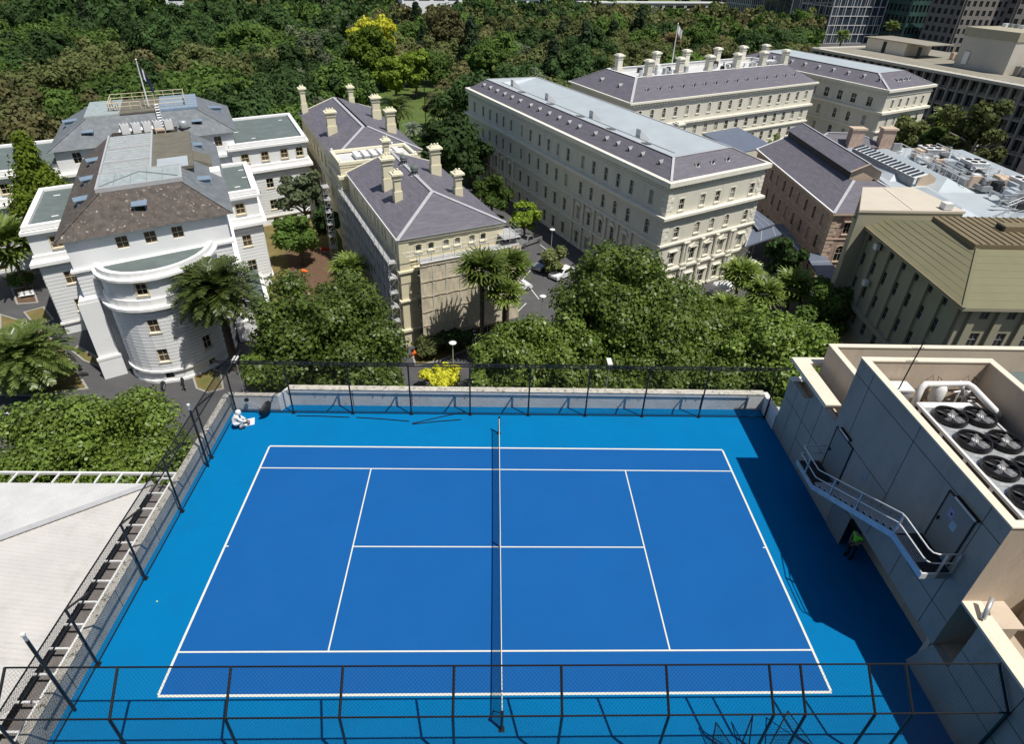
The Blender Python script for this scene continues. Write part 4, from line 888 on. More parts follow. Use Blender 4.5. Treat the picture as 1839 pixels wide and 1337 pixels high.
def clz(i,j):
    a=1.7+13.2*i/na; t=j/nz; z=-18.35+(10.15)*t
    bulge=.10*math.sin(i*1.1)*math.sin(j*.5)+.05*math.sin(i*2.7+j)+.03*noise.noise(Vector((i*.7,j*.7,0)))
    if j<6 and i<14: bulge+=.12*math.sin(i*1.9)*(6-j)/6
    return Y(a,-2.12-bulge*.5,z+(.7 if (j==0 and i<22) else 0)+(.25*math.sin(i*.8) if j==0 and i<16 else 0))
for i in range(na):
    for j in range(nz): mb.face([clz(i,j),clz(i+1,j),clz(i+1,j+1),clz(i,j+1)],'mesh_cloth')
for j in range(nz):
    z0_,z1_=-18.35+10.15*j/nz,-18.35+10.15*(j+1)/nz; mb.face([Y(14.9,-2.12,z0_),Y(14.9,1.2,z0_),Y(14.9,1.2,z1_),Y(14.9,-2.12,z1_)],'mesh_cloth')
put(mb,'mesh_cloth',sc,True)
mb=MB()     # lacing lines and lap strips of the cloth
for a in (3.2,4.9,6.7,8.3): mb.bar(Y(a,-2.24,-17.2),Y(a,-2.24,-8.6),.05,.02,'paper_white')
for k in range(5): mb.bar(Y(1.8,-2.22,-16.4+k*1.95),Y(14.8,-2.22,-16.4+k*1.95),.04,.06,'mesh_cloth')
mb.bar(Y(1.8,-2.22,-8.25),Y(13.5,-2.22,-8.25),.1,.1,'paper_white'); put(mb,'lacing',sc)
mb=MB(); 
for k in range(3): mb.tube([Y(1.6,-2.3,-19.4+k*.55),Y(8.6,-2.3,-19.2+k*.55)],.05,'galv',6)
mb.tube([Y(3.4,-2.4,-19.9),Y(5.4,-2.4,-18.3)],.04,'galv',5); put(mb,'guard_rail',sc)
ss_=empty('scaffold',(*Y(-1,13),GZ),0,'open grey tube scaffold with plank decks along the shaded left side of the yellow block','scaffold')
mb=MB(); nb_=14; dk=-8.6
for i in range(nb_+1):
    b=-.2+i*2.1
    for a in(-.5,-1.45): mb.tube([Y(a,b,GZ),Y(a,b,dk+1.0)],.035,'galv',5)
    z=dk
    while z>GZ+.5: mb.tube([Y(-.5,b,z),Y(-1.45,b,z)],.03,'galv',5); mb.tube([Y(-.5,b,z),Y(-1.45,b,z-.95)],.02,'galv',4); z-=1.9
z=dk
while z>GZ+.5:
    for h in(0,.5,1.0): mb.tube([Y(-1.45,-.2,z+h),Y(-1.45,29.2,z+h)],.025,'galv',5)
    for i in range(0,nb_,3): mb.tube([Y(-1.5,-.2+i*2.1,z),Y(-1.5,-.2+(i+1)*2.1,z-1.9)],.025,'galv',4)
    z-=1.9
put(mb,'tubes',ss_)
z=dk
while z>GZ+.5: mb=MB(); fbox(mb,Y,-1.42,-.2,z+.03,-.52,29.2,z+.08,'plank'); put(mb,'deck',ss_); z-=1.9
s3=empty('scaffold',(*Y(-2.9,30),GZ),0,'slim scaffold tower beside the tree, left of the link block','scaffold')
mb=MB()
for a in(-2.4,-3.4):
    for b in(29,30.6): mb.tube([Y(a,b,GZ),Y(a,b,-7.6)],.035,'galv',5)
z=-8.6
while z>GZ: 
    mb.tube([Y(-2.4,29,z),Y(-3.4,29,z)],.03,'galv',5); mb.tube([Y(-2.4,29,z),Y(-3.4,29,z-.9)],.03,'galv',5); mb.tube([Y(-3.4,29,z),Y(-3.4,30.6,z)],.03,'galv',5); z-=.95
put(mb,'tubes',s3)
z=-8.6
while z>GZ: mb=MB(); fbox(mb,Y,-3.4,29,z,-2.4,30.6,z+.05,'plank'); put(mb,'deck',s3); z-=1.9
# ---------- white building ----------
Wf=Fr((-43.8,41.1),(.827,.562),(-.394,.919))
wb=empty('white_building',(*Wf(8,20),GZ),0,'white stucco mansion with bowed front, mossy brown slate roof, side wings and rear pavilion','building')
PM,PT='white_wall','white_trim'
def wrows(ss,top=True): 
    r=[(-13.6,1.6,1.15,ss,'frame',0,BH),(-17.3,1.6,1.15,ss,'frame',0,BH)]
    if top: r.insert(0,(-9.1,1.35,1.15,ss,'frame',0,BH))
    return r
GC=('glass_curtain','glass_dark','glass_curtain')
RU=[(-13.9,-10.9,.42),(-18.3,-14.4,.42)]
mb=MB()
# main front block
F_=Wf; a0,a1,bb=.8,16.4,.3
facade(mb,wb,F_(a0,bb),F_(a1,bb),GZ,-4.0,[(-5.85,1.3,1.15,[5.0,7.7,10.4],'bare',0,BH)],PM,trim='window_cream',glass=GC,rust=[(-10.0,-7.4,.42)])
facade(mb,wb,F_(a0,31),F_(a0,bb),GZ,-4.0,[],PM,rust=RU); facade(mb,wb,F_(a1,bb),F_(a1,31),GZ,-4.0,[],PM,rust=RU)
# bow
bc,br=8.6,5.75; ang=[-PI+ .12+(PI-.24)*i/14 for i in range(15)]
BP=[F_(bc+br*math.cos(t),bb+.1+br*math.sin(t)) for t in ang]
def bowseg(i): return BP[i],BP[i+1]
wi={3,8,13,16}
for i in range(14):
    A,B=bowseg(i); L=(B-A).length; rr=[]
    if i in (1,5,9,12): rr=[(-9.1,1.25,1.02,[L/2],'frame',0,BH),(-13.55,1.55,1.02,[L/2],'frame',0,BH),(-17.25,1.6,1.02,[L/2],'frame',0,BH),(-19.5,.75,.9,[L/2],'bare',0,(0,0))]
    facade(mb,wb,A,B,GZ,-7.2,rr,PM,trim='window_cream',glass=GC,rust=[(-18.3,-10.95,.42)])
def bowring(z0,z1,out,m,inn=0):
    P=[F_(bc+(br+out)*math.cos(t),bb+.1+(br+out)*math.sin(t)) for t in ang]; Q=[F_(bc+(br-inn)*math.cos(t),bb+.1+(br-inn)*math.sin(t)) for t in ang]
    for i in range(14):
        mb.hexa([(*P[i],z0),(*P[i+1],z0),(*Q[i+1],z0),(*Q[i],z0)],[(*P[i],z1),(*P[i+1],z1),(*Q[i+1],z1),(*Q[i],z1)],m)
bowring(-7.2,-6.6,.12,PT,.35); bowring(-7.45,-7.201,.5,PT,.0); bowring(-10.45,-9.6,.22,PT,0); bowring(-10.75,-10.451,.6,PT,0); bowring(-18.6,-18.35,.25,PT,0); bowring(GZ,-19.7,.15,PT,0)
mb.face([(*p,-7.15) for p in BP],'membrane')
# eaves cornices of main block
for (z0_,z1_,o_) in ((-7.45,-7.2,.3),(-10.75,-10.4,.55),(-14.2,-14.0,.15)):
    P=rect(F_,a0,bb,a1,31); ring(mb,P,z0_,z1_,o_,0,PT)
# tall side pilasters on the front block with base steps
for aa in (a0-.7,a1-1.5): fbox(mb,F_,aa,bb-.6,GZ,aa+2.0,bb-.001,-10.76,PM); fbox(mb,F_,aa-.15,bb-.85,GZ,aa+2.15,bb-.6,-17.6,PM); fbox(mb,F_,aa-.2,bb-.9,-17.6,aa+2.2,bb-.55,-17.3,PT)
fbox(mb,F_,a0-.4,bb-.35,-10.9,a1+.4,bb-.0015,-10.45,PT)
# side wings (two near, two rear)
def wing(a0,b0,a1,b1,zt,ns,es,name='wing'):
    P=rect(F_,a0,b0,a1,b1)
    for i in range(4):
        A,B=P[i],P[(i+1)%4]; L=(B-A).length
        rr=[]
        if i==0: rr=[(-9.0,1.35,1.15,ns,'frame',0,BH),(-13.6,1.6,1.15,ns,'frame',0,BH),(-17.3,1.6,1.15,ns,'frame',0,BH),(-19.5,.7,1.0,ns,'bare',0,(0,0))]
        if i in (1,3): rr=[(-9.0,1.35,1.15,spread(L,es,2.2),'frame',0,BH),(-13.6,1.6,1.15,spread(L,es,2.2),'frame',0,BH),(-17.3,1.6,1.15,spread(L,es,2.2),'frame',0,BH)]
        facade(mb,wb,A,B,GZ,zt-.5,rr,PM,trim='window_cream',glass=GC,rust=[(-18.3,-11.0,.45)])
    ring(mb,P,zt-.5,zt,.15,.45,PT); ring(mb,P,zt-.95,zt-.6,.45,0,PT); ring(mb,P,-10.3,-9.55,.2,0,PT); ring(mb,P,-10.7,-10.301,.65,0,PT); ring(mb,P,-18.6,-18.35,.2,0,PT)
    cap(mb,offpoly(P,-.4),zt-.35,'membrane')
    for k in range(3):
        aa=a0+.8+(a1-a0-1.8)*random.random(); b_=b0+1+(b1-b0-2)*(k+.5)/3; fbox(mb,F_,aa,b_,zt-.35,aa+.7,b_+.2,zt-.3,'white_trim')
random.seed(3)
wing(-5.0,13.0,a0,27.2,-6.0,[2.6],3)
wing(a1,13.4,20.8,26.6,-6.0,[2.0],3)
wing(19.3,36.6,31.6,54.6,-5.9,[2.0,5.2,8.4,11],4)
wing(-22,37.6,-3.0,53,-5.9,[3,7,11,15],4)
# rear pavilion and connector
P=rect(F_,-4.0,37.0,20.2,55.6)
for i in range(4):
    A,B=P[i],P[(i+1)%4]; L=(B-A).length
    facade(mb,wb,A,B,GZ,-4.0,[(-6.0,1.5,1.1,[2.6,6.0,18.6,21.8] if i==0 else [],'bare',0,BH)],PM,trim='window_cream',glass=GC)
ring(mb,P,-7.6,-7.2,.5,0,PT); fbox(mb,F_,4,31,GZ,13,37,-4.0,PM)
put(mb,'wall',wb); finish_windows(wb)
mb=MB(); E,T=hiproof(mb,F_,0.3,0,17,30.5,-4.0,4.3,4.4,-1.0,'slate_brown',far=False,over=.3); 
mb.f[1]=mb.f[1]; mb.m[1]=mb.mi('slate_blue'); put(mb,'roof',wb)
mb=MB(); E2,T2=hiproof(mb,F_,-4.5,36.6,20.7,56,-4.0,5.0,4.6,-1.0,'slate_blue',over=.2); put(mb,'roof',wb)
for q_,c_ in (((E2[0],T2[0]),'slate_blue'),((E2[1],T2[1]),'slate_blue'),((E[1],T[1]),'slate_blue'),((E[0],T[0]),'slate_brown')): mb=MB(); flash(mb,list(q_),c_,.2); put(mb,'hip_tiles',wb)
# glazed decks
mb=MB(); z=-.98
fbox(mb,F_,4.45,4.2,z,12.75,9.6,z+.35,'skylight'); fbox(mb,F_,4.45,9.601,z,9.6,27.2,z+.25,'skylight')
put(mb,'glazed_deck',wb)
mb=MB()
for (x0,y0,x1,y1) in ((4.35,4.1,12.85,4.3),(4.35,9.5,12.85,9.7),(4.35,4.301,4.55,27.2),(12.65,4.301,12.85,9.499),(9.5,9.701,9.7,27.2),(4.551,14,9.499,14.2),(4.551,20,9.499,20.2)): fbox(mb,F_,x0,y0,z,x1,y1,z+.47,'lead_light')
y=10.4
while y<27: fbox(mb,F_,4.56,y,z+.251,9.49,y+.09,z+.36,'lead_light'); y+=1.05
for aa in (6,7.6,9.2,10.8): fbox(mb,F_,aa,4.31,z+.351,aa+.06,9.49,z+.39,'lead')
mb.tube([F_(4.7,5,z+.42),F_(8.4,8.8,z+.42),F_(12.4,5.2,z+.42)],.05,'lead',5)
put(mb,'glazing_bars',wb)
mb=MB(); fbox(mb,F_,9.701,9.701,z-.3,14.2,27,z+.05,'bitumen'); fbox(mb,F_,10.2,9.702,z+.051,13.6,14,z+.12,'zinc_roof'); put(mb,'flat_deck',wb)
mb=MB(); z2=-.98; fbox(mb,F_,.4,41.0,z2,5.0,51.5,z2+.3,'skylight'); fbox(mb,F_,5.001,41.3,z2,10.4,51.5,z2+.25,'bitumen'); fbox(mb,F_,10.401,41.0,z2,16.0,51.5,z2+.3,'dormer_blue'); 
for k in range(6): fbox(mb,F_,10.5,42+k*1.6,z2+.301,15.9,42.1+k*1.6,z2+.36,'lead_light')
fbox(mb,F_,4.6,37.3,-4,10.3,41.2,-2.4,PM); fbox(mb,F_,8.7,37.26,-3.8,9.5,37.299,-2.6,'glass_dark')
put(mb,'rear_deck',wb)
mb=MB()     # guard rail on rear deck
for (x0,y0,x1,y1) in ((3.6,43,8,43),(8.6,43,14.2,43),(3.6,43,3.6,50),(14.2,43,14.2,50),(3.6,50,14.2,50)):
    for h in(.55,1.1): mb.tube([F_(x0,y0,z2+.3+h),F_(x1,y1,z2+.3+h)],.045,'window_cream',5)
    L=max(abs(x1-x0),abs(y1-y0)); n=int(L/1.6)+1
    for k in range(n+1): mb.tube([F_(x0+(x1-x0)*k/n,y0+(y1-y0)*k/n,z2+.3),F_(x0+(x1-x0)*k/n,y0+(y1-y0)*k/n,z2+1.4)],.045,'window_cream',5)
put(mb,'guard_rail',wb)
mb=MB()
for s in(0,.6): mb.tube([F_(10.2+s,35.6,-3.3),F_(9.9+s,41.5,z2+1.0)],.05,'galv',5)
for k in range(13): f=k/12; mb.tube([F_(10.2-.3*f,35.6+5.9*f,-3.3+(z2+4.3)*f),F_(10.8-.3*f,35.6+5.9*f,-3.3+(z2+4.3)*f)],.035,'galv',4)
put(mb,'roof_ladder',wb)
def sd_dormer(a,b,z,da,db):
    f=(F_.u*da+F_.v*db).normalized(); s=Vector((-f.y,f.x)); p=F_(a,b)
    def Q(x,y,zz): q=p+s*x+f*y; return (q.x,q.y,z+zz)
    mb=MB(); mb.hexa([Q(-.6,-1.7,0),Q(.6,-1.7,0),Q(.6,.1,0),Q(-.6,.1,0)],[Q(-.6,-1.7,.95),Q(.6,-1.7,.95),Q(.6,.1,.8),Q(-.6,.1,.8)],'dormer_blue')
    mb.hexa([Q(-.75,-1.9,.951),Q(.75,-1.9,.951),Q(.75,.35,.801),Q(-.75,.35,.801)],[Q(-.75,-1.9,1.03),Q(.75,-1.9,1.03),Q(.75,.35,.88),Q(-.75,.35,.88)],'dormer_blue')
    mb.face([Q(-.48,.11,.1),Q(.48,.11,.1),Q(.48,.11,.72),Q(-.48,.11,.72)],'glass_dark'); mb.hexa([Q(-.65,.0,-.08),Q(.65,.0,-.08),Q(.65,.3,-.08),Q(-.65,.3,-.08)],[Q(-.65,.0,.0),Q(.65,.0,.0),Q(.65,.3,.0),Q(-.65,.3,.0)],'dormer_blue')
    put(mb,'dormer',wb)
sd_dormer(8.2,1.7,-2.9,0,-1)
for b in (7,14.5,22.5): sd_dormer(2.0,b,-3.0,-1,0)
for b in (8.0,): sd_dormer(15.4,b,-3.0,1,0)
sd_dormer(15.2,24,-3.0,1,0); sd_dormer(.6,38.5,-3.1,0,-1); sd_dormer(15.4,38.5,-3.1,0,-1); sd_dormer(-3.0,47,-3.1,-1,0); sd_dormer(19.2,47,-3.1,1,0)
mb=MB(); mb.hexa([F_(13.6,15.5,-2.5),F_(16.2,15.5,-3.6),F_(16.2,20,-3.6),F_(13.6,20,-2.5)],[F_(13.6,15.5,-1.6),F_(16.2,15.5,-2.7),F_(16.2,20,-2.7),F_(13.6,20,-1.6)],'bitumen'); fbox(mb,F_,14.5,13.2,-4,17.0,15.4,-3.0,PT); put(mb,'roof_hatch',wb)
# rooftop air units on the connector
for k in range(5):
    r=F_(6.3+k*1.35,29.2,-.95); u_=empty('air_conditioner',r,math.atan2(F_.u.y,F_.u.x),['leftmost of the five white air conditioners on the white building roof','second white rooftop air conditioner from the left behind the glazed deck','middle white rooftop air conditioner behind the glazed deck','fourth white rooftop air conditioner, beside the pink crate','rightmost white rooftop air conditioner behind the brown flat deck'][k],'air conditioner','air conditioners on the white building roof'); mb=MB(); mb.box(-.5,-.5,0,.5,.5,1.25,'white_metal'); mb.box(-.52,-.52,.1,-.5,.5,.9,'lead') ; mb.build('case',u_); mb=MB()
    for s in(-.22,.22):
        for y_ in (-.22,.22): mb.lathe((s,y_,1.251),[(.17,0),(.17,.04),(.12,.05)],'lead',10)
    mb.build('fan_grille',u_)
r=F_(13.6,29.2,-1.0); u_=empty('water_tank',r,0,'small round steel tank at the right end of the rooftop air conditioners','tank'); mb=MB(); mb.lathe((0,0,0),[(.55,0),(.6,.1),(.6,.8),(.5,.95),(.1,1.0)],'galv',16); mb.build('vessel',u_,True); mb=MB(); mb.box(-.7,-.7,-.1,.7,.7,-.001,'black_plastic'); mb.build('tray',u_)
r=F_(10.6,27.2,-.9); u_=empty('pink_box',r,math.atan2(F_.u.y,F_.u.x),'faded pink duct box on the flat deck in front of the air conditioners','box'); mb=MB(); mb.box(-.6,-.4,0,.6,.4,.55,'pink_trim'); mb.build('case',u_); mb=MB(); mb.box(-.5,-.42,.08,.5,-.401,.35,'coil_dark'); mb.build('grille',u_)
flagpole(F_,9.0,43.6,-.7,6.6,'tall white flagpole with a limp dark flag on the rear roof of the white building','flag_navy',3.2,.3)
r=F_(4.4,43.2,-.7); u_=empty('red_frame',r,0,'small faded red frame crate standing on the rear deck by the flagpole','crate'); mb=MB()
for s in(-.4,.4):
    for t in (-.3,.3): mb.box(s-.04,t-.04,0,s+.04,t+.04,1.1,'pink_wall')
mb.box(-.44,-.34,.45,.44,.34,.5,'pink_trim'); mb.box(-.44,-.34,1.1,.44,.34,1.14,'pink_wall'); mb.build('frame',u_)
# steps beside the right wing
mb=MB()
for k in range(12): fbox(mb,F_,17.2,5.2+k*.55,GZ,18.9,5.8+k*.55,GZ+.25+k*.22,'membrane')
fbox(mb,F_,17.2,11.8,GZ,18.9,13.3,GZ+2.9,'membrane'); fbox(mb,F_,18.901,4.8,GZ,19.4,13.3,GZ+2.0,PT)
put(mb,'steps',wb)
# ---------- olive roofed building ----------
OL=Fr((42.9,31.5),(1,0),(.04,1)); OD=22
ob=empty('olive_building',(*OL(12,11),GZ),0,'drab office building with low olive green metal hip roof and shallow pilasters, right edge','building')
mb=MB(); sw=[1.9+2.62*i for i in range(8)]
rr=lambda s:[(-5.5,1.25,.85,s,'bare',0,BH),(-8.5,1.5,.9,s,'bare',0,BH),(-11.5,1.5,.9,s,'bare',0,BH),(-15.2,1.5,.9,s,'bare',0,BH)]
facade(mb,ob,OL(0,OD),OL(0,0),GZ,-4,rr([OD-s-1 for s in sw]),'olive_wall',trim='office_conc',glass='glass_blue')
fs=[2.2+2.6*i for i in range(8)]
facade(mb,ob,OL(0,0),OL(24,0),GZ,-4,rr(fs),'olive_wall',trim='office_conc',glass='glass_blue')
facade(mb,ob,OL(24,0),OL(24,OD),GZ,-4,[],'olive_wall'); facade(mb,ob,OL(24,OD),OL(0,OD),GZ,-4,[],'olive_wall')
put(mb,'wall',ob)
mb=MB()
for k in range(9): b=.35+2.62*k; fbox(mb,OL,-.28,b,-12.8,-.001,b+.75,-4.3,'olive_wall')
for k in range(9): a=.7+2.6*k; fbox(mb,OL,a,-.28,-12.8,a+.7,-.001,-4.3,'olive_wall')
put(mb,'pilaster',ob)
mb=MB(); P=rect(OL,0,0,24,OD); ring(mb,P,-4.3,-4.02,.75,0,'olive_wall'); ring(mb,P,-13.3,-12.85,.45,0,'olive_wall'); put(mb,'cornice',ob)
for (b,z) in ((15.5,-5.0),(15.1,-9.3)):
    mb=MB(); fbox(mb,OL,-.75,b,z-.4,-.3,b+.7,z+.25,'white_metal'); put(mb,'air_conditioner_unit',ob)
mb=MB(); za=-1.75; a_,b_=OL(-.75,-.75,-4),OL(-.75,OD+.5,-4); ap=OL(4.6,7.6,za); rf=OL(4.2,15.4,za)
mb.face([a_,OL(24.7,-.75,-4),OL(24,7.6,za),ap],'olive_roof'); mb.face([b_,a_,ap,rf],'olive_roof'); mb.face([b_,rf,OL(24,15.4,za),OL(24.7,OD+.5,-4)],'olive_roof')
put(mb,'roof',ob)
mb=MB(); fbox(mb,OL,4.3,7.7,za-.1,24,15.6,za+.45,'brown_roof')
k=0
while k<24: fbox(mb,OL,4.9+k*.8,7.72,za+.451,4.96+k*.8,15.58,za+.55,'brown_roof'); k+=1
fbox(mb,OL,9.5,11.3,za+.45,12.2,12.6,za+1.0,'brown_roof'); fbox(mb,OL,9.3,11.35,za+.55,9.499,12.55,za+.95,'coil_dark'); put(mb,'raised_roof',ob)
mb=MB(); flash(mb,[a_,ap],'olive_roof',.3); flash(mb,[b_,a_],'brown_roof',.25); 
for i in range(1,8):
    f=i/8; mb.bar(b_.lerp(rf,f)+Vector((0,0,.0)),a_.lerp(ap,f)+Vector((0,0,.0)),.03,.02,'olive_roof'); mb.bar(a_.lerp(ap,f),(lambda A,B:A.lerp(B,f))(OL(24.7,-.75,-4),OL(24,7.6,za)),.03,.02,'olive_roof')
put(mb,'roof_seams',ob)
# ---------- beige flat box behind it ----------
BB=Fr((43.4,53.9),(1,.02),(.25,1))
be=empty('beige_block',(*BB(5,5),GZ),0,'plain beige rendered block with flat pale roof between the pink building and the olive roof','building')
mb=MB(); P=[BB(0,0),BB(15,0),BB(8.2,6.4),BB(.9,6.4)]; P=[Vector((41.6,50.5)),Vector((54,50.8)),Vector((52.8,59.4)),Vector((46.1,58.9))]
for i in range(4):
    A,B=P[i],P[(i+1)%4]; L=(B-A).length
    facade(mb,be,A,B,GZ,-2,[(-4.6,1.3,.8,[L-1.6,L-3.6,L-5.4,L-7.2],'bare',0,BH),(-9,1.4,.8,[L-2,L-5],'bare',0,BH)] if i==3 else [],'olive_wall',trim='office_conc',glass='glass_blue')
ring(mb,P,-2.25,-1.98,.1,.05,'beige_roof'); put(mb,'wall',be)
mb=MB(); cap(mb,P,-1.97,'beige_roof'); mb.bar((P[0].x+6.3,P[0].y+.3,-1.93),(P[3].x+2.6,P[3].y,-1.93),.1,.06,'hotel_trim'); mb.box(51.6,50.9,-1.9,52.6,51.9,-1.2,'white_metal'); put(mb,'roof',be)
# ---------- pink building ----------
PB=Fr((47.9,66.5),(1,.06),(.02,1)); 
pk=empty('pink_building',(*PB(5,16),GZ),0,'faded pink building with arched windows and dark purple roof split by a raised clerestory','building')
mb=MB(); ws=[2.9+3.08*i for i in range(10)]
facade(mb,pk,PB(0,33.2),PB(0,0),GZ,-8,[(-11.0,1.85,.95,[33.2-s for s in ws],'arched',.45,BH),(-14.4,2.0,.95,[33.2-s for s in ws],'arched',.45,BH),(-18.2,2.0,.95,[33.2-s for s in ws],'arched',.45,BH)],'pink_wall',trim='pink_trim')
facade(mb,pk,PB(0,0),PB(14,0),GZ,-8,[(-11.2,1.8,1.2,[2.6,6,9.5],'hood',0,BH),(-15.4,2.4,1.3,[2.6,6,9.5],'arched',.5,BH)],'pink_wall',trim='pink_trim')
facade(mb,pk,PB(14,0),PB(14,33.2),GZ,-8,[],'pink_wall'); facade(mb,pk,PB(14,33.2),PB(0,33.2),GZ,-8,[],'pink_wall')
put(mb,'wall',pk); finish_windows(pk)
mb=MB(); P=rect(PB,0,0,14,33.2); ring(mb,P,-8.3,-8.02,.4,0,'pink_trim'); ring(mb,P,-12.0,-11.85,.12,0,'pink_trim'); quoins(mb,PB,0,0,-19.5,-8.6,'pink_trim'); put(mb,'cornice',pk)
mb=MB(); E,T=hiproof(mb,PB,0,0,14,33.2,-7.98,5.2,7.2,-5.6,'slate_purple',far=False,over=.35); put(mb,'roof',pk)
mb=MB(); flash(mb,[E[0],T[0]],w=.4); flash(mb,[E[1],T[1]],w=.4); flash(mb,[E[0],E[3],T[3]],'white_trim',.22); put(mb,'hip_flashing',pk)
mb=MB(); z=-5.6
mb.face([PB(5.0,8.0,z),PB(5.0,33.3,z),PB(5.0,33.3,z+1.0),PB(5.0,8.0,z+1.0)],'coil_dark'); mb.face([PB(4.7,7.7,z+1.0),PB(7.4,7.7,z+2.2),PB(7.4,33.6,z+2.2),PB(4.7,33.6,z+1.0)],'slate_purple'); mb.face([PB(7.4,7.7,z+2.2),PB(10.1,7.7,z+1.0),PB(10.1,33.6,z+1.0),PB(7.4,33.6,z+2.2)],'slate_purple')
mb.face([PB(5,8,z-.5),PB(9.8,8,z-.5),PB(9.8,8,z+1.0),PB(7.4,8,z+2.1),PB(5,8,z+1.0)],'pink_trim'); mb.face([PB(9.8,8,z),PB(9.8,33,z),PB(9.8,33,z+1),PB(9.8,8,z+1)],'coil_dark'); put(mb,'clerestory',pk)
mb=MB(); flash(mb,[PB(4.7,7.7,z+1),PB(7.4,7.7,z+2.2),PB(10.1,7.7,z+1)],'pink_trim',.25); flash(mb,[PB(7.4,7.7,z+2.2),PB(7.4,33.6,z+2.2)],w=.25); put(mb,'clerestory_trim',pk)
# ---------- zinc roofs crowded with plant ----------
Z7=Fr((60.5,62.0),(.93,.36),(.02,1))
zr_=empty('zinc_roofed_building',(*Z7(10,15),GZ),0,'low pink building under pale zinc roofs crowded with ducts, skylights and air handling plant','building')
mb=MB(); P=[Vector((59.5,60)),Vector((66,56.5)),Vector((90,74)),Vector((86,101)),Vector((62.5,101)),Vector((61.8,84))]
for i in range(6): mb.face([(*P[i],GZ),(*P[(i+1)%6],GZ),(*P[(i+1)%6],-7.5),(*P[i],-7.5)],'pink_wall')
put(mb,'wall',zr_)
mb=MB(); zz=-7.4
def ridge(A,B,w,h,m='zinc_roof',z=zz):
    A=V2(A);B=V2(B);d=(B-A).normalized();n=Vector((-d.y,d.x))*w; e=d*w
    mb.face([(*(A-n),z),(*(B-n),z),(*(B-e),z+h),(*(A+e),z+h)],m); mb.face([(*(B+n),z),(*(A+n),z),(*(A+e),z+h),(*(B-e),z+h)],m); mb.face([(*(A+n),z),(*(A-n),z),(*(A+e),z+h)],m); mb.face([(*(B-n),z),(*(B+n),z),(*(B-e),z+h)],m)
mb.face([(p.x,p.y,zz) for p in P],'zinc_roof')
ridge((63.6,60),(63.6,76),3.6,1.5); ridge((84,73),(83.0,99),4.2,1.5); ridge((70.5,75),(69.5,98),3.0,1.3); ridge((64.4,80),(64,98),1.8,1.0); ridge((71,61),(77,66),2.6,1.2)
put(mb,'roof',zr_)
mb=MB(); A=Vector((63.0,94,-5.9));B=Vector((64.6,77,-5.9))
for i in range(15):
    f=i/15; p=A.lerp(B,f); q=A.lerp(B,f+.035); e=Vector((1.7,.1,.55)); mb.hexa([p,q,q+e,p+e],[p+Vector((0,0,.08)),q+Vector((0,0,.08)),q+e+Vector((0,0,.08)),p+e+Vector((0,0,.08))],'glass_blue')
mb.face([A-Vector((.1,0,.06)),B-Vector((.1,0,.06)),B+Vector((1.9,.1,.52)),A+Vector((1.9,.1,.52))],'white_metal'); mb.face([A-Vector((.1,0,.06)),A-Vector((.1,0,1.5)),B-Vector((.1,0,1.5)),B-Vector((.1,0,.06))],'lead'); put(mb,'louvre_skylight',zr_)
for (x,y) in ((64.5,98.5),(70.5,99)):
    mb=MB(); mb.box(x,y,-8,x+2.4,y+1.5,-3.9,'pink_wall'); mb.box(x-.2,y-.2,-3.9,x+2.6,y+1.7,-3.6,'pink_trim'); put(mb,'chimney',zr_)
mb=MB(); mb.box(58,99.5,GZ,72,105,-7,'pink_wall'); mb.face([(57.6,99,-7),(72.4,99,-7),(68,102.4,-5.4),(62,102.4,-5.4)],'slate_purple'); mb.face([(57.6,105.4,-7),(57.6,99,-7),(62,102.4,-5.4)],'slate_purple'); mb.bar((57.6,99,-6.95),(62,102.4,-5.35),.35,.1,'lead_light'); mb.bar((72.4,99,-6.95),(68,102.4,-5.35),.35,.1,'lead_light'); mb.bar((62,102.4,-5.3),(68,102.4,-5.3),.35,.1,'lead_light'); put(mb,'rear_range',zr_)
mb=MB(); mb.hexa([(65.8,78,-7.4),(68.6,78,-7.4),(68.6,78.3,-7.4),(65.8,78.3,-7.4)],[(65.8,78,-6.2),(68.6,78,-6.2),(68.6,78.3,-6.2),(65.8,78.3,-6.2)],'pink_trim'); mb.face([(65.8,78,-6.2),(68.6,78,-6.2),(67.2,78,-5.4)],'pink_trim'); put(mb,'gable',zr_)
random.seed(8); mb=MB(); mb2=MB()
for k in range(120):
    t=random.random(); x=74.5+random.uniform(-3.5,4.5)+(1-t)*3; y=64+33*t
    if x>79.2+.0*t and y>72: x-=3
    h=random.uniform(.4,1.7); w_=random.uniform(.4,1.8); l_=random.uniform(.5,2.2)
    if k>=95: continue
    mb=MB(); mb.box(x,y,-7.0,x+w_,y+l_,-7.0+h,random.choice(['galv','lead','coil_dark','white_metal','zinc_roof','lead','pink_trim'])); put(mb,'plant_unit',zr_)
for k in range(26):
    t=random.random(); x=74+random.uniform(-3,4); y=63+34*t; z=-6.6+random.random()*1.2; mb2=MB(); L=random.uniform(2,6); a=Vector((x,y,z)); b=a+(Vector((L,0,0)) if k%2 else Vector((0,L,0))); mb2.tube([a-Vector((0,0,.6)),a,b,b-Vector((0,0,.8))],random.uniform(.08,.28),random.choice(['galv','white_metal','lead']),6); put(mb2,'duct',zr_)
mb=MB()
for (A,B) in (((79.5,70,-6.2),(79,96,-6.2)),((70,64,-6.2),(79,70,-6.2)),((66.5,57,-6.6),(80,67,-6.6)),((72,76,-6.2),(72,95,-6.2))):
    A=Vector(A);B=Vector(B); n=int((B-A).length/1.6)
    for h in(.5,1.0): mb.tube([A+Vector((0,0,h)),B+Vector((0,0,h))],.05,'white_metal',4)
    for k in range(n+1): p=A.lerp(B,k/n); mb.tube([p-Vector((0,0,.9)),p+Vector((0,0,1.0))],.05,'white_metal',4)
put(mb,'roof_rail',zr_)
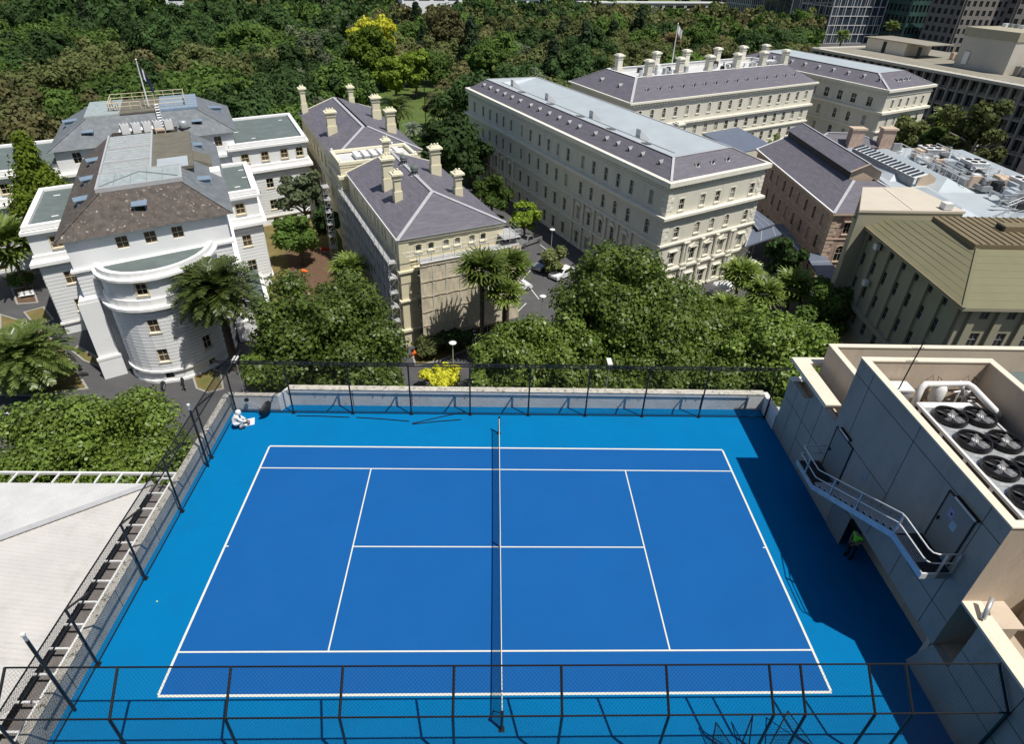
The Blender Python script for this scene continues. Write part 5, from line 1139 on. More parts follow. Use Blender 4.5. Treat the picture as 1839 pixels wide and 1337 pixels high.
for (x,y) in ((77.2,83),(79.0,73.5),(74.5,91)):
    mb=MB(); mb.box(x,y,-6.8,x+3.0,y+3.2,-5.2,'galv'); mb.box(x-.05,y-.05,-5.2,x+3.05,y+3.25,-5.12,'white_metal')
    for i in range(2):
        for j in range(2): mb.lathe((x+.8+i*1.4,y+.85+j*1.5,-5.119),[(.5,0),(.52,.1),(.42,.1),(.4,.02)],'fan_black',16)
    put(mb,'chiller',zr_)
# ---------- canopies ----------
def canopy(px,z,label,drop=.25):
    P=[G(u,v,z) for u,v in px]; c=sum(P,Vector())/len(P); r=empty('canopy',(c.x,c.y,GZ),0,label,'canopy')
    mb=MB(); sheet(mb,P,'canopy_roof',.25); n=len(P)
    for k in (.33,.66): mb.bar(P[0].lerp(P[3],k)+Vector((0,0,.03)),P[1].lerp(P[2],k)+Vector((0,0,.03)),.08,.05,'lead_light')
    mb.bar(P[2],P[3],.12,.1,'lead_light'); put(mb,'roof',r)
    mb=MB()
    for p in P: q=p.lerp(c,.12); mb.tube([(q.x,q.y,GZ),(q.x,q.y,z-.2)],.08,'lead',6)
    put(mb,'post',r)
canopy([(1404,403),(1418,416),(1338,443),(1350,412)],-14.5,'small slate blue lean-to canopy against the right corner of the long cream block')
canopy([(1358,377),(1392,402),(1362,412),(1350,398)],-14.0,'short blue canopy roof running back between the cream block and the pink building')
canopy([(1446,455),(1478,455),(1520,503),(1476,506)],-14.5,'wide slate blue canopy with pale seams beside the beige block')
canopy([(1392,402),(1408,403),(1450,458),(1440,456)],-14.3,'narrow walkway canopy leading past the pink building behind the dark tree')
mb=MB(); 
def zlink(px,z,label):
    P=[G(u,v,z) for u,v in px]; r=empty('low_roof_building',(P[0].x,P[0].y,GZ),0,label,'building'); mb=MB(); sheet(mb,P,'canopy_roof',.2); put(mb,'roof',r); mb=MB()
    for i in range(len(P)):
        a,b=P[i],P[(i+1)%len(P)]; mb.face([(a.x,a.y,GZ),(b.x,b.y,GZ),(b.x,b.y,z-.2),(a.x,a.y,z-.2)],'hotel_wall')
    put(mb,'wall',r)
zlink([(1262,240),(1325,228),(1390,262),(1330,274)],-8.5,'low grey blue roof tucked behind the right end of the zinc valley roof')
# ---------- concrete office ----------
OF=Fr((99.5,198.9),(.93,.38),(.378,-.926))
of=empty('office_building',(*OF(20,40),GZ),0,'long brutalist concrete office with deep dark window grid and flat roof, upper right','building')
FL=Fr((99.5,198.9),(.378,-.926),(.926,.378)); LN=84
mb=MB(); top=-2.0
A,B=FL(0,0),FL(LN,0)
def oface(A,B,s0,s1):
    d=(B-A).normalized(); n=Vector((d.y,-d.x)); L=(B-A).length; q=A-n*.9; q2=B-n*.9
    mb.face([(*q,GZ),(*q2,GZ),(*q2,top),(*q,top)],'office_conc'); mb.obox(A,B,top-.5,top+.1,-1.6,1.0,'office_pale'); mb.obox(A,B,top-.75,top-.5,-.9,.3,'office_conc')
    for z in (-6.0,-9.6,-13.2,-16.8): mb.obox(A,B,z,z+.55,-.9,.05,'office_conc')
    s=s0
    while s<s1: p=A+d*s; mb.obox(p,p+d*.5,GZ,top-.75,-.9,.35,'office_conc'); s+=2.6
oface(A,B,0,LN); oface(FL(0,40),FL(0,0),0,40)
mb.face([(*FL(LN,0),GZ),(*FL(LN,40),GZ),(*FL(LN,40),top),(*FL(LN,0),top)],'office_conc'); mb.face([(*FL(0,40),GZ),(*FL(0,40),top),(*FL(LN,40),top),(*FL(LN,40),GZ)],'office_conc')
put(mb,'concrete_frame',of)
d=(B-A).normalized(); cnt=0; stuff=MB(); s=.5
bays=[]
while s<LN-2.5:
    for (z0_,z1_) in ((-5.4,-2.8),(-9.0,-6.05),(-12.6,-9.65),(-16.2,-13.25),(-19.6,-16.85)): bays.append((s,z0_,z1_))
    s+=2.6
for i,(s,z0_,z1_) in enumerate(bays):
    p=A+d*(s+.08); m_=MB() if i%3==0 and cnt<100 else stuff
    m_.obox(p,p+d*1.95,z0_+.35,z1_,-.86,-.55,'glass_dark'); m_.obox(p,p+d*1.95,z0_,z0_+.34,-.86,-.45,'office_conc'); m_.obox(p+d*.95,p+d*1.02,z0_+.35,z1_,-.549,-.5,'lead')
    if m_ is not stuff: put(m_,'window',of); cnt+=1
o=put(stuff,'window_rows',of,kind='stuff')
mb=MB(); cap(mb,[FL(0,0),FL(LN,0),FL(LN,14),FL(0,14)],top+.0,'office_roof'); mb.face([(*FL(a,b),top-.01) for a,b in ((0,14),(LN,14),(LN,40),(0,40))],'office_roof')
for k in range(40): mb.obox(FL(2+k*2.1,1.8),FL(2.3+k*2.1,1.8),top,top+.18,0,.3,'lead')
put(mb,'roof',of)
def zbox(F,a0,b0,a1,b1,z0,z1,m,n,root,extra=None):
    mb=MB(); fbox(mb,F,a0,b0,z0,a1,b1,z1,m)
    if extra: extra(mb)
    return put(mb,n,root)
def fx(mb):
    for a in (12,24): fbox(mb,FL,a,14.9,top,a+1.2,14.99,top+3,'coil_dark')
    fbox(mb,FL,5.0,14.5,top+3.4,26.5,26.5,top+3.6,'office_roof')
zbox(FL,6,15,20,26,top,top+3.4,'coping_cream','penthouse',of,fx)
def fx2(mb): fbox(mb,FL,37.8,11.8,top+7.5,52.2,26.2,top+9.6,'olive_wall'); fbox(mb,FL,40,11.7,top+1,41.5,11.79,top+4,'white_metal')
zbox(FL,38,12,52,26,top,top+7.5,'office_pale','lift_tower',of,fx2)
def fx3(mb): 
    for k in range(9): fbox(mb,FL,54+k*1.4,13.5,top,54.6+k*1.4,14,top+2.4,'office_conc')
zbox(FL,53,14,66,30,top,top+2.2,'office_conc','rear_range',of,fx3)
zbox(FL,68,6,92,30,top,top+3.0,'olive_wall','penthouse',of)
mb=MB(); a=FL(44,27); mb.tube([(*FL(56,27),top+3.5),(*FL(84,27),top+3.5)],3.0,'lead',16); put(mb,'barrel_roof',of,True)
random.seed(5)
for k in range(14):
    mb=MB(); fbox(mb,FL,28+k*1.6,24,top+9.4 if 38<28+k*1.6<51 else top,29+k*1.6,25.5,(top+10.4 if 38<28+k*1.6<51 else top+1.2+random.random()),random.choice(['white_metal','lead','pink_trim'])); put(mb,'plant_unit',of)
# small concrete annexe at right edge
an=empty('office_annexe',(101,92,GZ),0,'grey concrete annexe with two columns of windows at the right edge below the office','building')
mb=MB(); ap_,bp_=Vector((97.0,97.5)),Vector((101.5,86.5))
facade(mb,an,ap_,bp_,GZ,-3,[(z,2.3,1.5,[2.4,7.0],'bare',0,BH) for z in (-7.5,-11.6,-15.7)],'office_conc',trim='lead',glass='glass_blue'); facade(mb,an,bp_,Vector((114,92)),GZ,-3,[],'office_conc'); facade(mb,an,Vector((109,103)),ap_,GZ,-3,[],'office_conc')
cap(mb,[ap_,bp_,Vector((114,92)),Vector((109,103))],-3,'office_roof'); put(mb,'wall',an)
# ---------- towers ----------
def tower(F,w,d,h,label,wallm,gl,nx_,ny_,wf,hf,name='tower',z0=GZ,off=.3,sub=False):
    r=empty(name,(*F(w/2,d/2),GZ),0,label,'tower'); mb=MB(); fbox(mb,F,0.35,0.35,GZ,w-.35,d-.35,z0+h,gl); put(mb,'glass_curtain_wall',r)
    mb=MB()
    def grid(A,B,n,m):
        A=V2(A);B=V2(B);L=(B-A).length;dd=(B-A)/L
        for i in range(n+1): p=A+dd*(L*i/n); mb.obox(p-dd*wf/2,p+dd*wf/2,GZ,z0+h,-.36,.0,wallm)
        for j in range(m+1): z=z0+h*j/m; mb.obox(A,B,z-hf/2,z+hf/2,-.36,-.02,wallm)
        if sub:
            rs=random.Random(7)
            for i in range(n):
                for j in range(m):
                    if rs.random()<.55: q=A+dd*(L*(i+rs.choice([.33,.5,.66]))/n); mb.obox(q-dd*.09,q+dd*.09,z0+h*j/m,z0+h*(j+1)/m,-.36,-.05,wallm)
    grid(F(0,0),F(w,0),nx_,ny_); grid(F(0,d),F(0,0),max(2,int(nx_*d/w)),ny_); grid(F(w,0),F(w,d),max(2,int(nx_*d/w)),ny_)
    put(mb,'facade_grid',r); return r
T=lambda u,v,z,du=(.86,.5),dv=(-.4,.92): Fr(G(u,v,z),du,dv)
tower(T(1340,48,GZ,(.86,.3)),26,24,60,'slim tower with close white vertical fins behind the park trees','tower_white','glass_dark',15,14,.55,.5)
tower(Fr(G(1410,60,GZ),(.9,.25),(-.4,.92)),22,24,60,'plain dark glass tower between the white finned tower and the white gridded one','lead','glass_blue',4,3,.2,.3)
tower(Fr(G(1478,78,GZ),(.92,.28),(-.35,.93)),38,24,60,'dark glass tower with irregular white rectangular grid beyond the office roof','tower_white','glass_blue',8,13,.42,.42,sub=True)
tower(Fr(G(1612,84,GZ),(.92,.25),(-.3,.95)),34,24,60,'dark green banded office tower behind the beige rooftop penthouse','tower_green','glass_dark',12,11,.9,2.0)
tower(Fr(G(1700,96,GZ),(.95,.12),(-.3,.95)),26,20,30,'lower concrete tower with square punched windows and a sunlit right side','tower_conc','glass_dark',7,7,1.7,1.7)
tower(Fr(G(1790,100,GZ),(.95,-.05),(-.3,.95)),62,20,70,'large brown concrete tower with square punched windows in the top right corner','tower_conc','glass_dark',14,15,1.9,2.0)
tower(Fr(G(1290,32,GZ),(.86,.3),(-.4,.92)),13,24,40,'low grey banded block left of the white finned tower','tower_conc','glass_dark',2,9,.3,2.6)
# far pale structures beyond the park
def farbox(u0,u1,v,z0,z1,m,label,dep=8,name='far_building'):
    A=G(u0,v,z0);B=G(u1,v,z0); r=empty(name,(A.x,A.y,GZ),0,label,'building'); mb=MB(); mb.obox(A,B,GZ,z1,-dep,0,m); put(mb,'wall',r)
    mb=MB(); n=int((B-A).length/8)+1; d=(B-A).normalized()
    for k in range(0,n,max(1,n//8)): mb=MB(); p=A+d*(k*8+1); mb.obox(V2(p),V2(p+d*6),z1-2.6,z1-1.2,.001,.08,'glass_dark'); put(mb,'window',r)
    mb=MB(); mb.obox(A,B,z1,z1+.5,-dep-.5,.5,'white_roof'); put(mb,'roof',r)
farbox(1045,1300,16,-8,-5,'office_pale','long low pale station building crossing the view beyond the park')
farbox(925,985,8,-6,-3,'white_wall','low white roofed hall beyond the park treetops, left of the station building')
farbox(722,830,2,-4,-1,'white_wall','long white building just in view at the top edge above the golden tree')
farbox(298,330,3,-4,-1,'white_wall','small white building at the top edge above the dark trees')
for (u,v,l) in ((70,124,'white roofed kiosk half hidden among the olive brown trees at the left'),(10,40,'pale house wall glimpsed between trees at the far left'),(212,28,'small pale pavilion roof in a gap of the dark park trees'),(222,55,'tiny white hut in the trees above the flagpole')):
    p=G(u,v,-14); r=empty('park_hut',(p.x,p.y,GZ),.4,l,'hut'); mb=MB(); mb.box(-4,-3,0,4,3,5.4,'white_wall'); mb.build('wall',r); mb=MB(); mb.face([(-5,-4,5.4),(5,-4,5.4),(5,0,7.6),(-5,0,7.6)],'white_roof'); mb.face([(-5,0,7.6),(5,0,7.6),(5,4,5.4),(-5,4,5.4)],'white_roof'); mb.build('roof',r)
p=G(10,68,-13); r=empty('glasshouse',(p.x,p.y,GZ),.3,'long pale green glasshouse roof at the left edge of the park','glasshouse'); mb=MB(); mb.box(-22,-5,0,4,5,4,'membrane'); mb.build('wall',r); mb=MB(); mb.face([(-22,-5.4,4),(4.3,-5.4,4),(4.3,0,7),(-22,0,7)],'zinc_roof'); mb.face([(-22,0,7),(4.3,0,7),(4.3,5.4,4),(-22,5.4,4)],'zinc_roof'); mb.build('roof',r)
# ================= vegetation =================
import numpy as np
def quads_mesh(name,Cn,U,Vv,mats,core=None):
    """leaf quads: centre, half axes"""
    n=len(Cn); co=np.empty((n*4,3),np.float32)
    co[0::4]=Cn-U-Vv; co[1::4]=Cn+U-Vv*.6; co[2::4]=Cn+U*.75+Vv; co[3::4]=Cn-U*.6+Vv*.8
    nv=n*4; faces=np.arange(nv,dtype=np.int32); ls=np.arange(0,nv,4,dtype=np.int32); lt=np.full(n,4,np.int32)
    if core is not None:
        cv,cf=core; co=np.concatenate([co,cv]); cf=np.array(cf,np.int32)+nv
        ls=np.concatenate([ls,nv+np.arange(0,len(cf)*3,3,dtype=np.int32)]); faces=np.concatenate([faces,cf.ravel()]); lt=np.concatenate([lt,np.full(len(cf),3,np.int32)])
    me=bpy.data.meshes.new(name); me.vertices.add(len(co)); me.vertices.foreach_set('co',co.astype(np.float32).ravel())
    me.loops.add(len(faces)); me.loops.foreach_set('vertex_index',faces); me.polygons.add(len(ls)); me.polygons.foreach_set('loop_start',ls); me.polygons.foreach_set('loop_total',lt)
    for m in mats: me.materials.append(MATS[m])
    me.update(calc_edges=True); me.validate(); return me
ICO=None
def ico():
    global ICO
    if ICO is None:
        b=__import__('bmesh').new(); __import__('bmesh').ops.create_icosphere(b,subdivisions=1,radius=1); b.verts.ensure_lookup_table()
        ICO=(np.array([v.co[:] for v in b.verts]),[[v.index for v in f.verts] for f in b.faces]); b.free()
    return ICO
def crown_mesh(name,seed,blobs,nq,leaf,mtl,flat=.9,droop=0,corescale=.72,rnd=.5):
    """blobs: (x,y,z,rx,rz) clumps. leaves sit on the outer shell of every clump"""
    rs=np.random.RandomState(seed); B=np.array(blobs,float); wgt=(B[:,3]**2); wgt/=wgt.sum(); idx=rs.choice(len(B),nq,p=wgt)
    d=rs.normal(size=(nq,3)); d[:,2]=d[:,2]*.9+.25; d/=np.linalg.norm(d,axis=1)[:,None]
    rad=np.where(rs.rand(nq)<.75,rs.uniform(.82,1.12,nq),rs.uniform(.5,.9,nq)); 
    # ragged: lobes on the clump
    lob=1+.16*np.sin(d[:,0]*7+idx)*np.sin(d[:,1]*6+idx*2)+.1*np.sin(d[:,2]*9+idx)
    c=B[idx,:3]+d*np.stack([B[idx,3]*rad*lob,B[idx,3]*rad*lob,B[idx,4]*rad*lob],1)
    nrm=d+rs.normal(size=(nq,3))*rnd+np.array([0,0,.3]); nrm/=np.linalg.norm(nrm,axis=1)[:,None]
    t=np.cross(nrm,rs.normal(size=(nq,3))); t/=np.linalg.norm(t,axis=1)[:,None]; b=np.cross(nrm,t)
    s=leaf*rs.uniform(.55,1.25,nq)[:,None]*.5
    iv,fc=ico(); cv=[];cf=[]
    for k,q in enumerate(B):
        cv.append(iv*np.array([q[3],q[3],q[4]])*corescale*(1+.12*rs.normal(size=(len(iv),1)))+q[:3]); cf+= [[i+k*len(iv) for i in f] for f in fc]
    return quads_mesh(name,c,t*s,b*s*1.15,[mtl],(np.concatenate(cv),cf))
def blob_crown(rs,R_,Hh,n,small=.42,shape='round'):
    """clump centres filling a crown of radius R_ and half height Hh, base of crown at z=0"""
    out=[]
    for k in range(n):
        while True:
            p=rs.uniform(-1,1,3)
            if np.linalg.norm(p)<=1: break
        q_=(rs.uniform(.35,1.0) if k>2 else .2); p=p/np.linalg.norm(p)*q_
        if shape=='flat': p[2]=abs(p[2])*.55+.1*rs.rand()
        if shape=='cone': f=rs.rand(); a=rs.rand()*2*PI; rr=(1-f)*.7*rs.uniform(.4,1); p=np.array([rr*math.cos(a),rr*math.sin(a),f*2-1])
        if shape=='cone': r=R_*(.2+.28*(1-f))*rs.uniform(.8,1.1)
        else: r=R_*small*rs.uniform(.65,1.2)*(1.25-.5*q_)
        out.append((p[0]*R_,p[1]*R_,Hh+p[2]*Hh,r,r*rs.uniform(.7,.95)))
    return out
def trunk_mb(r,h,limbs,spread_,m='bark',seed=0,up=.5):
    rs=random.Random(seed); mb=MB(); mb.tube([(0,0,0),(r*.5,0,h*.5),(0,r*.4,h)],[r*1.25,r*.9,r*.7],m,8)
    for k in range(limbs):
        a=2*PI*k/limbs+rs.random(); e=spread_*rs.uniform(.5,.95); z=h*rs.uniform(.7,1.0)
        mb.tube([(0,0,z),(math.cos(a)*e*.45,math.sin(a)*e*.45,z+spread_*up*.5),(math.cos(a)*e,math.sin(a)*e,z+spread_*up*rs.uniform(.8,1.3))],[r*.5,r*.32,r*.1],m,6)
    return mb
TREE={}
def tree_proto(kind,mtl,R_,H_,var,nq,leaf,shape='round',nb=22,small=.42,tm='bark',trh=None,limbs=5):
    key=(kind,var)
    if key in TREE: return TREE[key]
    rs=np.random.RandomState(hash(kind)%1000 if 0 else sum(map(ord,kind))+var*17)
    Hh=(H_-(trh or H_*.28))/2
    cm=crown_mesh('crown',sum(map(ord,kind))+var,blob_crown(rs,R_,Hh,nb,small,shape),nq,leaf,mtl,rnd=.3)
    t=trunk_mb(.035*H_,(trh or H_*.28)+Hh*.5,limbs,R_*.75,tm,var); tm_=bpy.data.meshes.new('trunk'); tm_.from_pydata(t.v,[],t.f); tm_.materials.append(MATS[tm]); tm_.update()
    TREE[key]=(cm,tm_,trh or H_*.28); return TREE[key]
def place_tree(proto,x,y,z,sc,rz,label,group,name='tree',szz=1):
    cm,tm_,th=proto; r=empty(name,(x,y,z),rz,label,'tree',group); r.scale=(sc,sc,sc*szz)
    o=bpy.data.objects.new('trunk',tm_); C.objects.link(o); o.parent=r
    o=bpy.data.objects.new('crown',cm); C.objects.link(o); o.parent=r; o.location=(0,0,th); return r
def near_tree(u,v,rpx,zc,kind,mtl,label,rv=None,nq=9000,leaf=.36,nb=34,small=.30,shape='round',name='plane_tree',tm='bark',seed=1,group=None):
    p,k=GD(u,v,zc); Rr=rpx*k; Hh=(rv or rpx)*k; base=zc-Hh*.95
    rs=np.random.RandomState(seed*7+3); r=empty(name,(p.x,p.y,GZ),0,label,'tree',group)
    bl=[(x*.8,y*.8,Hh+(z-Hh)*.8,q1*.9,q2*.9) for (x,y,z,q1,q2) in blob_crown(rs,Rr,Hh,nb,small,shape)]
    me=crown_mesh('crown',seed,bl,nq,leaf,mtl); o=bpy.data.objects.new('crown',me); C.objects.link(o); o.parent=r; o.location=(0,0,base-GZ)
    t=trunk_mb(max(.12,Rr*.06),max(.6,base-GZ+Hh*.6),7,Rr*.8,tm,seed); o=t.build('trunk',r); return r
GP='street plane trees behind the court'
near_tree(160,822,158,-11.5,'p','leaf_plane','leafy green plane tree rising behind the white ribbed metal roof at lower left',rv=88,nq=60000,leaf=.2,nb=60,seed=2,group=GP)
near_tree(598,604,148,-12.2,'p','leaf_plane','broad plane tree behind the far court fence, left of the scaffolded front',rv=122,nq=64000,leaf=.27,nb=80,seed=3,group=GP)
near_tree(478,668,62,-13.5,'p','leaf_plane','small lower plane crown pressed against the palm trunk and the left court corner',rv=50,nq=6000,leaf=.34,nb=16,seed=13,small=.42,group=GP)
near_tree(1125,565,158,-11.5,'p','leaf_plane','tallest plane tree crown in the middle, covering the near corner of the cream block',rv=128,nq=66000,leaf=.28,nb=80,seed=4,group=GP)
near_tree(935,640,112,-13.5,'p','leaf_plane','plane tree crown behind the net post, right of the yellow shrub',rv=78,nq=28000,leaf=.27,nb=50,seed=5,group=GP)
near_tree(1195,655,120,-13.6,'p','leaf_plane','plane tree crown low behind the right half of the far fence',rv=66,nq=28000,leaf=.27,nb=50,seed=14,group=GP)
near_tree(1390,645,125,-12.8,'p','leaf_plane','plane tree crown spreading behind the far right corner of the court',rv=85,nq=40000,leaf=.27,nb=60,seed=6,group=GP)
near_tree(1490,555,62,-14,'x','leaf_mid','rounded bright green tree beneath the olive roofed building',nq=9000,leaf=.34,nb=26,rv=55,seed=7,name='leafy_tree')
near_tree(1412,462,42,-14.5,'x','leaf_dark','dense very dark round tree beside the blue canopies',nq=7000,leaf=.4,nb=22,seed=8,name='leafy_tree')
near_tree(845,285,46,-14.5,'x','leaf_mid','dark leafy tree at the far end of the car park lane',nq=5000,leaf=.5,nb=22,seed=9,name='leafy_tree')
near_tree(882,345,44,-15,'x','leaf_mid','green tree hugging the shaded wall of the long cream block, middle of three',nq=6000,leaf=.45,nb=22,seed=10,name='leafy_tree')
near_tree(942,392,36,-15.8,'x','leaf_yellowgreen','lighter green small tree shading the silver utility truck',nq=5000,leaf=.4,nb=20,seed=11,name='leafy_tree')
near_tree(994,466,27,-17.6,'x','leaf_bush','low round tree with pale blossom over the parked silver car',nq=3500,leaf=.35,nb=16,seed=12,name='leafy_tree',small=.42)
near_tree(936,470,17,-18.2,'x','leaf_mid','small shrub tree at the corner of the beige scaffold cloth',nq=1500,leaf=.35,nb=9,seed=22,name='leafy_tree',small=.5)
near_tree(542,352,48,-12.5,'x','leaf_grey','sparse grey green tree beside the rear wing of the white mansion',nq=4200,leaf=.42,nb=26,seed=15,name='leafy_tree',small=.26)
near_tree(535,432,46,-16.0,'x','leaf_mid','round green tree on the brown lawn beside the white mansion',nq=6500,leaf=.36,nb=26,seed=16,name='leafy_tree')
near_tree(590,400,30,-16.0,'x','leaf_dark','dark tree in the shade of the scaffold',nq=3500,leaf=.4,nb=14,seed=17,name='leafy_tree',small=.45)
near_tree(66,325,60,-6.8,'cone','leaf_cone','clipped yellowish green conical cypress standing at the left of the white mansion',rv=72,nq=12000,leaf=.34,nb=60,seed=18,shape='cone',name='cypress_tree')
near_tree(640,672,105,-14.2,'p','leaf_plane','lower plane tree crown spilling against the far parapet left of the yellow shrub',rv=52,nq=22000,leaf=.27,nb=44,seed=30,group=GP)
near_tree(1035,628,100,-13,'p','leaf_plane','plane crown filling between the low left one and the tallest middle one',rv=75,nq=24000,leaf=.27,nb=44,seed=34,group=GP)
near_tree(1275,600,90,-13.2,'p','leaf_plane','plane crown right of the tallest middle tree, below the fan palms',rv=70,nq=22000,leaf=.27,nb=40,seed=35,group=GP)
near_tree(885,690,62,-15,'p','leaf_plane','low plane crown right behind the fence where the net line points',rv=40,nq=12000,leaf=.27,nb=26,seed=31,group=GP)
near_tree(1060,690,100,-14.5,'p','leaf_plane','low plane crown behind the middle panels of the far fence',rv=45,nq=20000,leaf=.27,nb=40,seed=32,group=GP)
near_tree(1330,700,105,-14.5,'p','leaf_plane','low plane crown behind the last panels of the far fence at the right',rv=48,nq=20000,leaf=.27,nb=40,seed=33,group=GP)
near_tree(770,622,34,-18.6,'x','leaf_bush','loose silvery green shrub bed at the foot of the scaffold',rv=20,nq=4000,leaf=.32,nb=18,seed=19,name='shrub')
near_tree(820,610,40,-18.4,'x','leaf_dark','dark shrubs below the palm in front of the beige cloth',rv=20,nq=3500,leaf=.34,nb=16,seed=23,name='shrub')
near_tree(795,678,44,-18.4,'x','leaf_lime','brilliant yellow shrub glowing behind the far fence left of the net',rv=20,nq=6000,leaf=.26,nb=26,seed=20,name='shrub',small=.26)
near_tree(1625,236,40,-13,'x','leaf_olive','feathery yellow green tree in front of the right cream pavilion',rv=34,nq=4500,leaf=.6,nb=26,seed=21,name='leafy_tree',small=.28)
near_tree(1758,240,60,-9,'x','leaf_olive','tall loose gum tree with white forked limbs beside the concrete office',rv=55,nq=4500,leaf=.7,nb=26,seed=24,name='gum_tree',tm='bark_pale',small=.24)
near_tree(1668,262,34,-14,'x','leaf_mid','green tree behind the pink chimneys',rv=36,nq=4500,leaf=.55,nb=22,seed=25,name='leafy_tree')
near_tree(1395,262,24,-15,'x','leaf_bush','pale flowering tree in the courtyard between the cream blocks',rv=22,nq=3000,leaf=.55,nb=16,seed=26,name='leafy_tree')
near_tree(40,500,20,-18.5,'x','leaf_mid','small bush by the white bench at the left edge',rv=14,nq=1500,leaf=.3,nb=9,seed=27,name='shrub',small=.5)
near_tree(1812,600,44,-13,'x','leaf_mid','tree top showing between the olive building front and the roof parapet at the right edge',rv=14,nq=3500,leaf=.36,nb=14,seed=28,name='leafy_tree')
# ---- palms ----
def frond_np(kind,rs,L,out):
    pass
def palm(u,v,rpx,zc,kind,label,nf=44,seed=0,hdir=0,mtl=None,group=None,lean=0,base=None,name='palm_tree',tr=.3):
    nf=nf if kind=='date' else int(nf*.62); p,k=GD(u,v,zc); L=rpx*k*1.12; rs=random.Random(seed); r=empty(name,(p.x,p.y,GZ),0,label,'palm',group); h=zc-GZ
    mb=MB(); mb.tube([(lean*h,0,0),(lean*h*.4,0,h*.5),(0,0,h)],[tr*1.2,tr,tr*1.15],'bark',9)
    z=1.0
    while z<h: mb.lathe((lean*(h-z)*.9,0,z),[(tr*1.05,0),(tr*1.2,.12),(tr*1.02,.2)],'bark',9); z+=.7
    mb.build('trunk',r)
    Cn=[];U=[];W=[]
    dead=MB()
    for i in range(nf):
        f=i/nf; az=i*2.39996+rs.random()*.3
        el=R(78)-f*R(108)+rs.uniform(-.1,.1)      # elevation: top ones upright, low ones hang
        ln=L*(.75+.3*math.sin(f*PI)+rs.uniform(-.08,.08)); pos=Vector((0,0,h)); n=9
        drop=R(75) if kind=='date' else R(20); ln=ln if kind=='date' else ln*1.1
        d0=Vector((math.cos(az),math.sin(az),0)); pts=[]
        for j in range(n+1):
            t=j/n; e=el-drop*t*t*(.9 if el>0 else .6); 
            if j: pos=pos+(d0*math.cos(e)+Vector((0,0,math.sin(e))))*(ln/n)
            pts.append((pos.copy(),e))
        side=Vector((-d0.y,d0.x,0))
        if kind=='date':
            m=24
            for j in range(3,m):
                t=j/m*n; a=int(t); q=pts[a][0].lerp(pts[min(a+1,n)][0],t-a); e=pts[a][1]; dr=(d0*math.cos(e)+Vector((0,0,math.sin(e)))); up=side.cross(dr).normalized()
                ll=L*.20*math.sin(PI*(.12+.84*j/m))**.7
                for s in(-1,1):
                    ld=(side*s*.8+dr*.75-up*.0+Vector((0,0,rs.uniform(-.25,.15)))).normalized(); c=q+ld*ll*.5; Cn.append(c); U.append(ld*ll*.5); w_=ld.cross(up+side*rs.uniform(-.6,.6)); W.append(w_.normalized()*L*.015)
            for j in range(n): 
                a,b=pts[j][0],pts[j+1][0]; Cn.append((a+b)/2);U.append((b-a)/2);W.append(side*L*.008)
        else:
            pet=.46
            tip0=pts[int(n*pet)][0]; e=pts[int(n*pet)][1]; dr=(d0*math.cos(e)+Vector((0,0,math.sin(e)))); up=side.cross(dr).normalized()
            Cn.append((Vector((0,0,h))+tip0)/2);U.append((tip0-Vector((0,0,h)))/2);W.append(side*L*.012)
            m=15
            for j in range(m):
                a=-R(125)+R(250)*j/(m-1); ll=ln*.60*(1-.18*abs(a)/R(115)); ld=(dr*math.cos(a)+side*math.sin(a)+up*.12*math.cos(a*3)).normalized(); mid=tip0+ld*ll*.62
                Cn.append(tip0+ld*ll*.36);U.append(ld*ll*.36);W.append((ld.cross(up).normalized()+up*(.35 if j%2 else -.35)).normalized()*ll*.115)
                ld2=(ld+Vector((0,0,-.45))).normalized(); Cn.append(mid+ld2*ll*.2);U.append(ld2*ll*.22);W.append(ld2.cross(up).normalized()*ll*.05)
    me=quads_mesh('crown',np.array([c[:] for c in Cn]),np.array([c[:] for c in W]),np.array([c[:] for c in U]),[mtl or ('palm_date' if kind=='date' else 'palm_fan')])
    o=bpy.data.objects.new('fronds',me); C.objects.link(o); o.parent=r
    # skirt of dead fronds
    Cn=[];U=[];W=[]
    for i in range(40 if kind!='date' else 26):
        az=rs.random()*2*PI; l=L*rs.uniform(.25,.5); a=Vector((math.cos(az),math.sin(az),0)); q=Vector((0,0,h-.2))+a*tr; dd=(a*rs.uniform(.2,.6)+Vector((0,0,-1))).normalized(); Cn.append(q+dd*l*.5);U.append(dd*l*.5);W.append(Vector((-a.y,a.x,0))*l*.09)
    me=quads_mesh('skirt',np.array([c[:] for c in Cn]),np.array([c[:] for c in W]),np.array([c[:] for c in U]),['palm_dead']); o=bpy.data.objects.new('dry_skirt',me); C.objects.link(o); o.parent=r
    return r
palm(388,522,68,-9.8,'date','big date palm with arching fronds in front of the bowed white mansion',nf=120,seed=1,tr=.42)
palm(42,642,62,-15.6,'date','huge low date palm at the left edge beside the driveway, casting a spiky shadow',nf=130,seed=2,tr=.5)
palm(866,488,42,-7.6,'fan','tall slender fan palm standing in front of the beige scaffold cloth',nf=46,seed=3,tr=.24)
palm(914,480,38,-8.6,'fan','second fan palm just right of the tall one',nf=40,seed=4,tr=.2)
palm(906,530,35,-10.4,'fan','shorter fan palm with dry fronds below the pair, by the white parked car',nf=36,seed=5,tr=.2)
palm(628,486,33,-14.5,'fan','fan palm against the shaded scaffold, left side',nf=38,seed=6,tr=.22)
palm(14,440,42,-13,'fan','fan palm cut by the left edge beside the left wing',nf=40,seed=7,tr=.22)
palm(1330,496,34,-14.5,'fan','fan palm at the right corner of the long cream block',nf=40,seed=8,tr=.2)
palm(1372,530,33,-15,'fan','fan palm in the clump right of the cream block, second from left',nf=38,seed=9,tr=.2)
palm(1424,520,36,-14.8,'fan','fan palm under the dark round tree',nf=40,seed=10,tr=.2)
